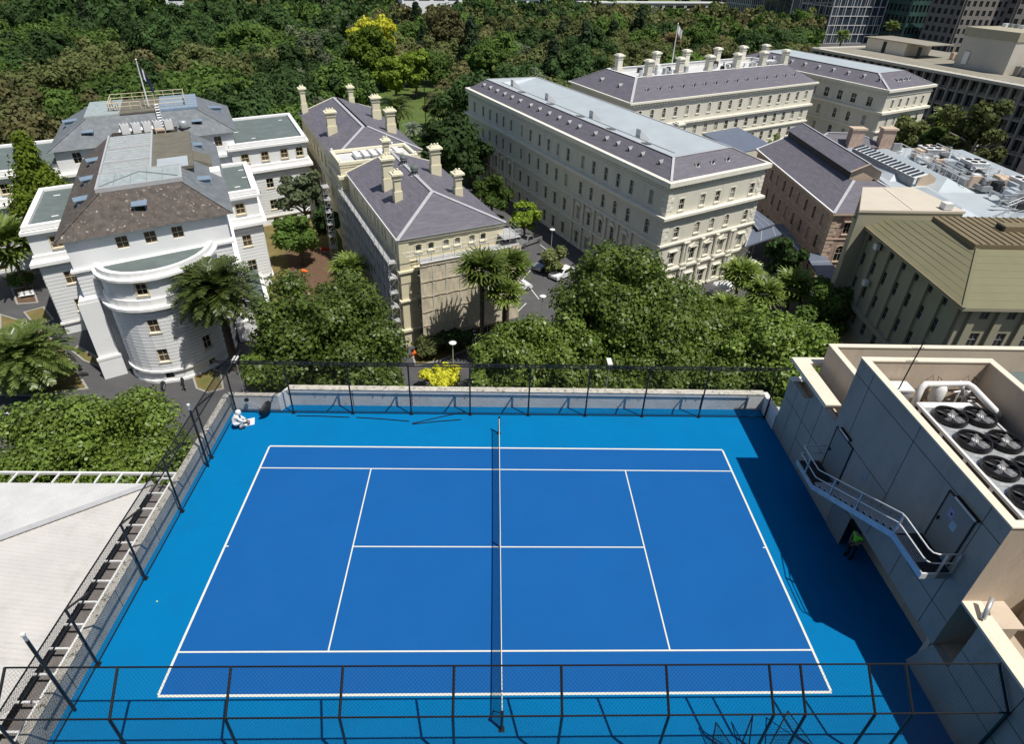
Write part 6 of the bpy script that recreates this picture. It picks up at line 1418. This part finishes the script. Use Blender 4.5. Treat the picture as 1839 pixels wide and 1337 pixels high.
palm(1302,556,32,-16,'fan','low fan palm rising between the plane trees',nf=36,seed=11,tr=.2)
palm(1345,560,28,-16.4,'fan','small fan palm behind the middle plane trees, lowest of the clump',nf=32,seed=12,tr=.18)
palm(712,196,30,-12,'date','date palm in the park behind the yellow block, left one of two',nf=60,seed=13,tr=.35)
palm(800,186,30,-12,'date','date palm in the park beside the lawn, right one of two',nf=60,seed=14,tr=.35)
palm(740,233,18,-14.5,'date','small silvery palm below the park palms',nf=44,seed=15,mtl='palm_grey')
palm(540,140,20,-12.5,'fan','pale fan palm in front of the grey park tree left of the chimneys',nf=32,seed=16,tr=.2)
palm(1700,222,24,-12,'fan','fan palm between the cream pavilion and the office',nf=32,seed=17,tr=.2)
palm(1208,75,16,-8,'fan','dry yellow palm crown above the small flag on the chimneyed wing',nf=28,seed=18,mtl='palm_dead')
palm(1602,48,10,2,'fan','small fan palm in front of the gridded tower',nf=24,seed=19)
palm(1513,66,11,-6,'fan','palm tuft at the foot of the gridded glass tower',nf=24,seed=20)
palm(446,348,0+14,-14,'fan','small palm peeking between the wings of the white mansion',nf=24,seed=21)
# ---- park trees ----
KINDS={ 'dark':('leaf_dark',8,15,'round'), 'mid':('leaf_mid',7.5,14,'round'),'olive':('leaf_olive',7.5,14,'round'),'brown':('leaf_brown',7.5,13,'round'),'yg':('leaf_yellowgreen',7,13,'round'),'pine':('leaf_pine',5,17,'cone'),'grey':('leaf_grey',6,13,'round')}
LB={'dark':('dense dark green park tree among many alike beyond the buildings','dark green park trees'),'mid':('mid green rounded park tree among many alike beyond the buildings','mid green park trees'),'olive':('olive green gum tree among many alike in the park','olive green park trees'),'brown':('brownish olive tree among many alike in the park','brownish park trees'),'pine':('dark conical pine among the park trees','dark park pines'),'grey':('grey green gum tree among many alike in the park','grey green park trees'),'yg':('lighter yellow green tree among many alike in the park','yellow green park trees')}
def proto(kind,var):
    m,Rr,Hh,sh=KINDS[kind]; return tree_proto(kind,m,Rr,Hh,var,3800 if kind!='pine' else 2600,.62,shape=sh,nb=30,small=.34,trh=Hh*.25)
from bpy_extras.object_utils import world_to_camera_view
W2C=Matrix.Translation(CAM)@MR.to_4x4(); W2C=W2C.inverted()
def proj(p):
    q=W2C@Vector(p)
    if q.z>-1: return None
    return (919.5+FPX*q.x/-q.z,668.5-FPX*q.y/-q.z)
def inside(poly,x,y):
    c=False;n=len(poly)
    for i in range(n):
        a,b=poly[i],poly[i-1]
        if (a[1]>y)!=(b[1]>y) and x<(b[0]-a[0])*(y-a[1])/(b[1]-a[1])+a[0]: c=not c
    return c
FOOT=[rect(H,-7,-7,HW+7,HD+9),rect(W4,-8,-6,WL+6,WD+8),rect(B5,-6,-6,BL+6,BD+8),rect(Y,-7,-5,YW+7,72),rect(Wf,-12,0,40,62),rect(Wf,-28,20,0,60),rect(FL,-10,-9,LN,60),[(40,20),(100,20),(100,112),(40,112)],[(-60,0),(20,0),(20,90),(-40,70)],[(25,75),(110,95),(108,170),(30,125)]]
# park lawn clearings seen in the photo
CLEAR=[(690,200,52,40),(642,120,26,70),(650,190,34,22),(826,225,24,34),(812,120,20,34),(600,190,26,16),(745,215,34,34)]
special=[(668,104,46,'leaf_golden','park tree with brilliant golden yellow top and green skirt',-10,48,0),(708,130,38,'leaf_yellowgreen','rounded yellow green tree in the park right of the golden one, left half',-11,36,1),(745,122,30,'leaf_yellowgreen','rounded yellow green tree in the park, right one of the bright pair',-11,34,2),(868,105,33,'leaf_mid','bright mid green round tree standing alone above the long cream block',-11,34,3),(375,165,85,'leaf_mid','wide leafy tree directly behind the rear roof of the white mansion',-9,40,4),(562,110,40,'leaf_grey','grey brown tree behind the chimneys of the yellow block',-9,40,5),(800,60,48,'leaf_brown','large bronze tinted spreading tree in the middle of the park',-6,40,6)]
for (u,v,rp,m,l,zc,rv,sd_) in special: rT=near_tree(u,v,rp,zc,'s',m,l,rv=rv,nq=6000,leaf=.75,nb=34,seed=40+sd_,name='park_tree',small=.32)
pg,kg=GD(672,66,-5.0); bl=blob_crown(np.random.RandomState(77),38*kg,22*kg,40,.34); me=crown_mesh('crown',77,bl,8000,.7,'leaf_gold_top'); o=bpy.data.objects.new('golden_crown',me); C.objects.link(o); rg=[x for x in bpy.data.objects if x.get('label','').startswith('park tree with brilliant')][0]; o.parent=rg; o.location=Vector((pg.x,pg.y,-5.0-22*kg))-rg.location
SPC=[(G(u,v,zc),rp) for (u,v,rp,m,l,zc,rv,sd_) in special]
rs=random.Random(21); pts=[]
y=70.0
while y<470:
    step=10.5+.010*(y-98); x=-460
    while x<520:
        X_=x+rs.uniform(-.38,.38)*step; Y_=y+rs.uniform(-.38,.38)*step; x+=step
        q=proj((X_,Y_,-10))
        if q is None or q[0]<-600 or q[0]>1905 or q[1]<-70: continue
        qb=proj((X_,Y_,-18))
        if any(inside(f,X_,Y_) for f in FOOT) or (Y_<98 and q[0]>-70): continue
        if any(abs(z_[0]-c[0])<c[2] and abs(z_[1]-c[1])<c[3] for c in CLEAR for z_ in (qb,q)): continue
        if any((Vector((X_,Y_))-V2(p)).length<rp*.13+3 for p,rp in SPC): continue
        if any(abs(q[0]-s_[0])<s_[2]*1.05 and 0<q[1]-s_[1]<s_[6]*1.5 for s_ in special[:4]): continue
        if q[0]>1455 and Y_>150: continue
        if q[0]>1380 and Y_<200: continue
        if q[0]>1470: continue
        if q[0]>1300 and Y_>400: continue
        pts.append(((X_,Y_),q))
    y+=step*.95
pts.sort(key=lambda t:(Vector(t[0])-V2(CAM)).length)
def kind_at(q,r):
    u,v=q; n=noise.noise(Vector((u*.012,v*.02,3)))
    if u<260 and v>60 and v>150-u*.35: return 'brown' if r<.45 else 'olive' if r<.85 else 'mid'
    if 200<u<400 and 110<v<140: return 'brown' if r<.6 else 'olive'
    if u<520: return 'dark' if r<.55 else 'mid' if r<.85 else 'olive' if r<.95 else 'pine'
    if u<640: return 'dark' if r<.4 else 'mid' if r<.7 else 'grey'
    if u<860: return 'brown' if n>.1 and r<.6 else 'dark' if r<.3 else 'olive' if r<.6 else 'mid' if r<.85 else 'pine'
    if u<1180: return 'olive' if r<.38 else 'mid' if r<.56 else 'dark' if r<.72 else 'pine' if r<.8 else 'grey' if r<.9 else 'brown'
    return 'brown' if r<.32 else 'olive' if r<.6 else 'mid' if r<.8 else 'dark'
nind=0; far=[]
for ((X_,Y_),q) in pts:
    k=kind_at(q,rs.random())
    if nind<262 and -70<q[0]<1905:
        sc_=rs.uniform(.68,1.12)*(1.0+.0006*Y_); place_tree(proto(k,rs.randrange(3)),X_,Y_,GZ,sc_,rs.uniform(0,6.28),LB[k][0],LB[k][1],name='park_pine' if k=='pine' else 'park_tree',szz=rs.uniform(.85,1.1)); nind+=1
    else: far.append((X_,Y_,k))
print('park',nind,'far',len(far),'pts',len(pts))
# far wood: one object per mass, leaf clumps merged
def far_mesh(items,name):
    groups={}
    for it in items: groups.setdefault(it[2],[]).append(it)
    co=[];cn=[];mi=[];names=list(groups)
    base=[np.random.RandomState(5+v) for v in range(2)]
    for gi,g in enumerate(names):
        lo=[]
        for v in range(2):
            m,Rr,Hh,sh=KINDS[g]; r_=np.random.RandomState(v+60); B=np.array(blob_crown(r_,Rr,Hh*.42,18,.36,sh)); nq=620; idx=r_.randint(0,len(B),nq); d=r_.normal(size=(nq,3)); d[:,2]+=.4; d/=np.linalg.norm(d,axis=1)[:,None]
            c=B[idx,:3]+d*B[idx,3:4]*r_.uniform(.8,1.1,(nq,1)); nn=d+r_.normal(size=(nq,3))*.5; nn/=np.linalg.norm(nn,axis=1)[:,None]; t=np.cross(nn,r_.normal(size=(nq,3))); t/=np.linalg.norm(t,axis=1)[:,None]; b=np.cross(nn,t); s=r_.uniform(.6,1.1,(nq,1)); lo.append((c,t*s,b*s))
        for (x,y,_) in groups[g]:
            c,t,b=lo[rs.randrange(2)]; s=rs.uniform(.75,1.2); a=rs.uniform(0,6.28); Rm=np.array([[math.cos(a),-math.sin(a),0],[math.sin(a),math.cos(a),0],[0,0,1]])
            co.append(np.stack([((c+k1*t+k2*b)@Rm.T)*s+np.array([x,y,GZ+3.5]) for k1,k2 in((-1,-1),(1,-.6),(.75,1),(-.6,.8))],1).reshape(-1,3)); mi.append(np.full(len(c),gi,np.int32))
    co=np.concatenate(co).astype(np.float32); mi=np.concatenate(mi); n=len(co)//4
    me=bpy.data.meshes.new(name); me.vertices.add(len(co)); me.vertices.foreach_set('co',co.ravel()); me.loops.add(len(co)); me.loops.foreach_set('vertex_index',np.arange(len(co),dtype=np.int32)); me.polygons.add(n); me.polygons.foreach_set('loop_start',np.arange(0,n*4,4,dtype=np.int32)); me.polygons.foreach_set('loop_total',np.full(n,4,np.int32)); me.polygons.foreach_set('material_index',mi)
    for g in names: me.materials.append(MATS[KINDS[g][0]])
    me.update(calc_edges=True); o=bpy.data.objects.new(name,me); C.objects.link(o); return o
if far: tag(far_mesh(far,'distant_wood'),'distant park wood fading towards the top edge of the view','wood',kind='stuff')
# park paths / lawn lit patches are the ground itself; lamps
def lamp(u,v,z,label,h=None):
    p=G(u,v,z); hh=z-GZ; r=empty('street_lamp',(p.x,p.y,GZ),0,label,'street lamp','white disc street lamps'); mb=MB(); mb.tube([(0,0,0),(0,0,hh)],.06,'galv',6); mb.build('pole',r); mb=MB(); mb.lathe((0,0,hh),[(.1,-.05),(.42,.02),(.42,.1),(.2,.18),(.02,.2)],'white_metal',18); mb.build('lamp_head',r)
lamp(813,617,-15.4,'white disc street lamp behind the far fence above the yellow shrub'); lamp(992,413,-15.2,'white disc street lamp in the car park beside the cream block'); lamp(975,533,-15.4,'white disc street lamp half hidden by the plane tree left side'); lamp(930,366,-15.2,'white disc street lamp beyond the small light green tree')
p=G(765,232,GZ); r=empty('lamp_mast',(p.x,p.y,GZ),0,'tall thin dark mast standing in the park behind the yellow block','mast'); mb=MB(); mb.tube([(0,0,0),(0,0,10.5)],.12,'black_steel',6); mb.build('pole',r); mb=MB(); mb.box(-.5,-.1,10.4,.5,.1,10.6,'black_steel'); mb.build('head',r)
p=G(805,260,GZ); 
for (u,v,z,l) in ((1094,660,-8.5,'grey curved street light arm poking above the plane crowns by the fence'),(425,655,-11,'grey street light head beside the left end of the far fence')):
    p=G(u,v,z); r=empty('street_light',(p.x,p.y,GZ),0,l,'street light'); h=z-GZ; mb=MB(); mb.tube([(0,-.0,0),(0,0,h),(-.2,.1,h+.5)],.05,'galv',6); mb.build('pole',r); mb=MB(); mb.box(-.25,-.5,h+.5,.15,.5,h+.65,'white_metal'); mb.build('lamp_head',r)
# ================= vehicles =================
def car(kind,loc,rz,body,label,group='cars in the lane beside the cream block'):
    r=empty('pickup_truck' if kind=='ute' else 'parked_car',loc,rz,label,'car',group)
    L=5.1 if kind=='ute' else 4.4; W=.9
    if kind=='ute': prof=[(-2.55,.55),(-2.5,.95),(-.55,1.0),(-.5,1.62),(.55,1.66),(1.15,1.12),(2.3,1.0),(2.5,.8),(2.52,.5)]
    else: prof=[(-2.2,.5),(-2.18,.85),(-1.95,1.05),(-1.45,1.38),(-.6,1.5),(.35,1.46),(1.05,1.05),(1.95,.88),(2.18,.7),(2.2,.45)]
    mb=MB(); sec=[]
    wl=.93
    def half(z): return W if z<wl else W-(z-wl)*.42
    top=[(x,z) for x,z in prof]; bot=[(x,.32) for x,z in prof]
    for i in range(len(top)-1):
        (x0,z0),(x1,z1)=top[i],top[i+1]
        mb.face([(x0,-half(z0),z0),(x1,-half(z1),z1),(x1,half(z1),z1),(x0,half(z0),z0)],body)
        for s in(-1,1):
            za,zb=min(z0,wl),min(z1,wl); q=[(x0,s*W,.32),(x1,s*W,.32),(x1,s*W,zb),(x0,s*W,za)]; mb.face(q if s<0 else q[::-1],body)
            if z0>wl or z1>wl: q=[(x0,s*W,za),(x1,s*W,zb),(x1,s*half(z1),z1),(x0,s*half(z0),z0)]; mb.face(q,body)
    mb.face([(prof[0][0],-W,.32),(prof[0][0],-W,prof[0][1]),(prof[0][0],W,prof[0][1]),(prof[0][0],W,.32)],body); mb.face([(prof[-1][0],-W,.32),(prof[-1][0],W,.32),(prof[-1][0],W,prof[-1][1]),(prof[-1][0],-W,prof[-1][1])],body)
    mb.face([(-L/2+.1,-W,.32),(-L/2+.1,W,.32),(L/2-.1,W,.32),(L/2-.1,-W,.32)],'black_plastic')
    bd=mb.build('body',r); bv=bd.modifiers.new('b','BEVEL'); bv.width=.05; bv.segments=2; bv.limit_method='ANGLE'; bv.angle_limit=.4
    mb=MB()
    if kind=='ute': fr=[(.62,1.6),(1.1,1.17)]; sw=[(-.42,1.02),(.95,1.06),(.52,1.55),(-.4,1.53)]; rr=None
    else: fr=[(.42,1.42),(1.0,1.1)]; sw=[(-1.5,1.02),(.9,1.0),(.3,1.38),(-.6,1.42),(-1.35,1.3)]; rr=[(-1.9,1.1),(-1.5,1.36)]
    def gl(a,b,o): 
        mb.face([(a[0]+o,-half(a[1])+.12,a[1]+.03),(b[0]+o,-half(b[1])+.1,b[1]+.03),(b[0]+o,half(b[1])-.1,b[1]+.03),(a[0]+o,half(a[1])-.12,a[1]+.03)],'car_glass')
    gl(fr[0],fr[1],.03)
    if rr: gl(rr[0],rr[1],-.04)
    for s in(-1,1): mb.face([(x,s*(half(z)+.015),z) for x,z in sw],'car_glass')
    mb.build('windows',r)
    if kind=='ute': mb=MB(); mb.box(-2.4,-.75,.85,-.65,.75,1.03,'black_plastic'); mb.build('tray_cover',r)
    wh=None
    for x in (-L/2+.82,L/2-.85):
        for s in(-1,1):
            if wh is None:
                mb=MB()
                n=16
                for (ra,ya,rb_,yb_) in ((.33,-.11,.33,.11),):
                    for q in range(n):
                        a,b=2*PI*q/n,2*PI*(q+1)/n; mb.face([(ra*math.cos(a),ya,ra*math.sin(a)),(ra*math.cos(b),ya,ra*math.sin(b)),(rb_*math.cos(b),yb_,rb_*math.sin(b)),(rb_*math.cos(a),yb_,rb_*math.sin(a))],'tyre')
                for y in(-.11,.11): mb.face([(.33*math.cos(2*PI*q/n),y,.33*math.sin(2*PI*q/n)) for q in range(n)],'tyre')
                wh=mb.build('wheel',r); o=wh; mb=MB()
                for y in(-.115,.115): mb.face([(.2*math.cos(2*PI*q/12),y,.2*math.sin(2*PI*q/12)) for q in range(12)],'chrome')
                mb.build('rim',wh)
            else:
                o=wh.copy(); C.objects.link(o)
                for ch in wh.children: c=ch.copy(); C.objects.link(c); c.parent=o
            o.location=(x,s*.86,.33)
    for s in(-1,1):
        mb=MB(); mb.box(L/2-.1,s*.62-.15,.62,L/2+.02,s*.62+.15,.78,'chrome'); mb.build('headlight',r)
        mb=MB(); mb.box(-L/2-.02,s*.68-.12,.7,-L/2+.1,s*.68+.12,.9,'tail_red'); mb.build('tail_light',r)
        mb=MB(); mb.box(.75,s*.98-.08,1.0,.87,s*.98+.08,1.13,body); mb.build('mirror',r)
    return r
def cz(u,v): p=G(u,v,GZ+.03); return (p.x,p.y,GZ+.03)
def hd(a,b): A=G(*a,GZ);B=G(*b,GZ); return math.atan2(B.y-A.y,B.x-A.x)
car('car',cz(1010,497),hd((1030,484),(985,503)),'car_white','white hatchback parked in front of the central plane tree')
car('car',cz(928,522),hd((915,525),(948,516)),'car_white','white car half hidden behind the fan palms')
car('car',cz(978,481),hd((1000,472),(958,492)),'car_silver','silver car mostly hidden under the blossoming low tree')
car('ute',cz(948,438),hd((975,428),(920,448)),'car_silver','silver utility truck with black covered tray parked against the yellow block corner')
car('car',cz(1296,524),hd((1310,512),(1280,530)),'car_white','white car beside the right corner of the cream block entrance','cars by the cream block')
car('car',cz(-2,770),hd((-20,770),(30,764)),'car_white','white car just entering the view at the left edge on the road','cars on the road')
def moto(u,v,rz,label):
    p=G(u,v,GZ+.02); r=empty('motorcycle',p,rz,label,'motorcycle','motorcycles by the bowed front')
    mb=MB(); mb.tube([(-.45,0,.75),(-.1,0,.82),(.15,0,.95),(.4,0,.85)],[.12,.16,.19,.12],'black_plastic',8); mb.build('tank',r,True)
    mb=MB(); mb.tube([(-.75,0,.85),(-.4,0,.82),(-.1,0,.84)],[.07,.13,.1],'black_plastic',8); mb.build('seat',r,True)
    mb=MB(); mb.box(-.25,-.16,.3,.25,.16,.62,'lead'); mb.tube([(.1,.15,.35),(-.5,.2,.3),(-.85,.2,.38)],.05,'chrome',8); mb.build('engine',r)
    mb=MB(); mb.tube([(.72,.1,.32),(.5,.1,.95)],.025,'chrome',6); mb.tube([(.72,-.1,.32),(.5,-.1,.95)],.025,'chrome',6); mb.tube([(.42,-.36,1.05),(.5,0,1.0),(.42,.36,1.05)],.02,'black_plastic',6); mb.build('fork',r)
    for x in(-.7,.72):
        mb=MB(); mb.tube([(x+.3*math.cos(2*PI*q/16),0,.32+.3*math.sin(2*PI*q/16)) for q in range(17)],.055,'tyre',6,cap=False); o=mb.build('wheel',r); mb=MB(); mb.tube([(x,-.06,.32),(x,.06,.32)],.1,'chrome',10); mb.build('rim',o)
    mb=MB(); mb.lathe((.58,0,.88),[(.02,-.08),(.1,-.03),(.1,.05),(.02,.09)],'white_metal',10); mb.build('headlight',r,True)
moto(295,702,R(105),'black motorcycle with pale headlamp parked below the middle of the bowed front, left one'); moto(331,695,R(120),'black motorcycle parked right of the first, near the kerbed bed')
# bench, umbrella table bits by the left edge
p=G(50,535,GZ); r=empty('bench',p,.5,'small white bench beside the curved bed at the left edge','bench'); mb=MB(); mb.box(-.9,-.25,.42,.9,.25,.48,'white_metal'); mb.build('seat',r); mb=MB(); mb.box(-.9,.2,.5,.9,.26,.9,'white_metal'); mb.build('backrest',r)
for x in(-.8,.8): mb=MB(); mb.box(x-.04,-.22,0,x+.04,.22,.419,'lead'); mb.build('leg',r)
for (u,v,l,n,c) in ((1352,470,'white market umbrella half hidden by the dark round tree','market_umbrella','umbrella'),(1300,508,'white pointed canopy by the cream block corner','market_umbrella','umbrella')):
    p=G(u,v,-17.6); r=empty(n,(p.x,p.y,GZ),0,l,c); mb=MB(); mb.lathe((0,0,2.0),[(1.5,0),(.8,.4),(.03,.8)],'cloth_white',8); mb.build('canopy',r); mb=MB(); mb.tube([(0,0,0),(0,0,2.2)],.04,'white_metal',6); mb.build('pole',r)
for (u,v,l) in ((584,452,'red plastic barrier bundle in the garden bed under the scaffold'),(748,640,'orange safety bag at the foot of the scaffold'),(547,492,'orange hose bundle on the garden bed')):
    p=G(u,v,GZ); r=empty('safety_barrier',p,.3,l,'barrier'); mb=MB(); mb.tube([(-.6,0,.1),(-.2,.1,.55),(.3,-.1,.35),(.6,.05,.15)],[.16,.3,.26,.12],'orange' if u!=584 else 'red_cloth',8); mb.build('bundle',r,True); mb=MB(); mb.box(-.7,-.3,0,.7,.3,.08,'lead'); mb.build('base',r)
# ================= people =================
def skin(name,chains,m,parent,sub=2,extra_r=0):
    """chains: list of [(x,y,z,r),...]; first point of later chains may equal an existing point -> joined"""
    V_=[];E_=[];Rr=[];key={}
    for ch in chains:
        prev=None
        for (x,y,z,r) in ch:
            k=(round(x,4),round(y,4),round(z,4))
            if k not in key: key[k]=len(V_); V_.append((x,y,z)); Rr.append(r+extra_r)
            i=key[k]
            if prev is not None and prev!=i: E_.append((prev,i))
            prev=i
    me=bpy.data.meshes.new(name); me.from_pydata(V_,E_,[]); o=bpy.data.objects.new(name,me); C.objects.link(o)
    me.materials.append(MATS[m]); o.parent=parent
    s=o.modifiers.new('s','SKIN'); 
    for i,sv in enumerate(me.skin_vertices[0].data): sv.radius=(Rr[i],Rr[i]); sv.use_root=(i==0)
    s.use_smooth_shade=True; u=o.modifiers.new('u','SUBSURF'); u.levels=sub; u.render_levels=sub
    return o
def hand(w,d,side,curl=.5):
    """five finger chains from wrist w pointing along d; side = palm-side axis"""
    w=Vector(w);d=Vector(d).normalized();s=Vector(side).normalized();n=d.cross(s).normalized(); ch=[]
    pc=w+d*.05; P=lambda v,r:(v.x,v.y,v.z,r)
    ch.append([P(w,.026),P(pc,.034)])
    for k,(o,l) in enumerate(((-.033,.072),(-.011,.082),(.011,.078),(.032,.062))):
        a=pc+s*o+d*.035; b=a+d*l*.5-n*curl*l*.15; c=b+(d*.7-n*curl)*l*.3; e=c+(d*.4-n*curl*1.3)*l*.22
        ch.append([P(pc,.034),P(a,.0115),P(b,.0095),P(c,.0085),P(e,.0065)])
    t=pc+s*-.045-d*.01; ch.append([P(pc,.034),P(t,.013),P(t-s*.022+d*.03-n*.01,.011),P(t-s*.022+d*.058-n*.02,.009)])
    return ch
# crouching painter: faces +x, back towards the camera
pc_=G(424,772,0); r=empty('person',(pc_.x+.05,pc_.y+.12,0),R(25),'person in hooded white overalls crouching in the far left corner of the court','person')
hip=(-.18,0,.36,.15); ch=[ [hip,(-.10,0,.52,.145),(.03,0,.68,.15),(.10,0,.80,.12),(.15,0,.88,.06),(.21,0,.98,.10),(.24,0,1.05,.09)] ]
for s in(-1,1):
    ch.append([hip,(-.08,s*.12,.36,.10),(.22,s*.17,.46,.075),(.30,s*.17,.42,.065),(.13,s*.16,.10,.048),(.12,s*.16,.05,.045),(.26,s*.17,.035,.04),(.33,s*.17,.03,.03)])
    ch.append([(.10,0,.80,.12),(.10,s*.17,.78,.065),(.26,s*.24,.56,.05),(.30,s*.22,.53,.042),(.50,s*.10,.36,.03),(.535,s*.085,.33,.026)])
    hw=(.535,s*.085,.33); hh=hand(hw,(.7,-.1*s,-.6),(0,s,0),.6); ch+=hh
body=skin('body',ch,'skin',r)
cl=[ [hip,(-.10,0,.52,.145),(.03,0,.68,.15),(.10,0,.80,.12),(.15,0,.88,.07),(.185,0,.94,.09)] ]
for s in(-1,1):
    cl.append([hip,(-.08,s*.12,.36,.10),(.22,s*.17,.46,.075),(.30,s*.17,.42,.065),(.13,s*.16,.12,.05)])
    cl.append([(.10,0,.80,.12),(.10,s*.17,.78,.065),(.26,s*.24,.56,.05),(.30,s*.22,.53,.042),(.48,s*.11,.375,.033)])
skin('overalls',cl,'cloth_white',r,extra_r=.022)
mb=MB(); mb.lathe((.215,0,.93),[(.10,-.08),(.145,.0),(.15,.08),(.13,.17),(.08,.21),(.01,.225)],'cloth_white',16); mb.build('hood',r,True)
for s in(-1,1): mb=MB(); mb.tube([(.06,s*.165,.045),(.2,s*.17,.05),(.37,s*.172,.035)],[.05,.058,.04],'black_plastic',10); mb.build('shoe',r,True)
mb=MB(); 
for s in(-1,1): mb.lathe((.335,s*.035,1.03),[(.001,-.012),(.012,0),(.001,.012)],'hair',8)
mb.tube([(.325,0,1.02),(.345,0,.99)],.012,'skin',6); mb.build('face',r)
mb=MB(); p=G(444,760,0)
sh_=empty('paint_sheet',(p.x,p.y,0),.35,'white paper sheet with paint tray on the blue court in front of the crouching person','sheet')
mb=MB(); mb.face([(-.32,-.3,.014),(.36,-.26,.012),(.4,.34,.016),(-.3,.3,.012)],'paper_white'); mb.face([(-.32,-.3,.008),(.36,-.26,.008),(.4,.34,.008),(-.3,.3,.008)][::-1],'paper_white'); mb.build('paper',sh_)
mb=MB(); mb.box(-.12,-.08,.02,.14,.14,.06,'black_plastic'); mb.lathe((.1,-.15,.02),[(.07,0),(.075,.13),(.06,.13),(.055,.02)],'poster_lilac',12); mb.build('paint_tray',sh_)
# worker in the recess
wp=G(1541,966,1.2); r=empty('person',(wp.x,wp.y,0),R(205),'person in a bright green hi-vis shirt standing in the shadowed doorway under the stair','person')
ch=[[(0,0,.92,.13),(0,0,1.08,.125),(.03,0,1.25,.14),(.05,0,1.40,.12),(.07,0,1.48,.055),(.10,0,1.58,.085),(.11,0,1.66,.09)]]
for s in(-1,1):
    ch.append([(0,0,.92,.13),(0,s*.1,.86,.095),(.03,s*.12,.48,.062),(0,s*.12,.10,.042),(.02,s*.12,.05,.04),(.18,s*.13,.035,.032)])
    ch.append([(.05,0,1.40,.12),(.04,s*.18,1.40,.06),(.02,s*.24,1.14,.045),(.18,s*.16,.98,.035),(.27,s*.10,.97,.026)])
    ch+=hand((.27,s*.10,.97),(1,-.2*s,0),(0,s,0),.6)
skin('body',ch,'skin',r)
sh=[[(0,0,.95,.135),(0,0,1.08,.13),(.03,0,1.25,.145),(.05,0,1.40,.125)]]
for s in(-1,1): sh.append([(.05,0,1.40,.125),(.04,s*.18,1.40,.066),(.025,s*.215,1.25,.06)])
skin('hi_vis_shirt',sh,'hivis',r,extra_r=.02)
tr_=[[(0,0,.94,.135),(0,0,.90,.13)]]
for s in(-1,1): tr_.append([(0,0,.90,.13),(0,s*.1,.84,.10),(.03,s*.12,.48,.07),(0,s*.12,.10,.055)])
skin('trousers',tr_,'navy',r,extra_r=.015)
mb=MB(); mb.lathe((.09,0,1.62),[(.09,-.04),(.105,.02),(.10,.08),(.07,.12),(.01,.135)],'hair',14); mb.build('hair',r,True)
for s in(-1,1): mb=MB(); mb.tube([(-.05,s*.12,.05),(.1,s*.125,.055),(.22,s*.13,.04)],[.05,.055,.04],'black_plastic',10); mb.build('shoe',r,True)
mb=MB()
for s in(-1,1): mb.lathe((.195,s*.033,1.62),[(.001,-.012),(.012,0),(.001,.012)],'hair',8)
mb.tube([(.19,0,1.62),(.215,0,1.585)],.012,'skin',6); mb.build('face',r)
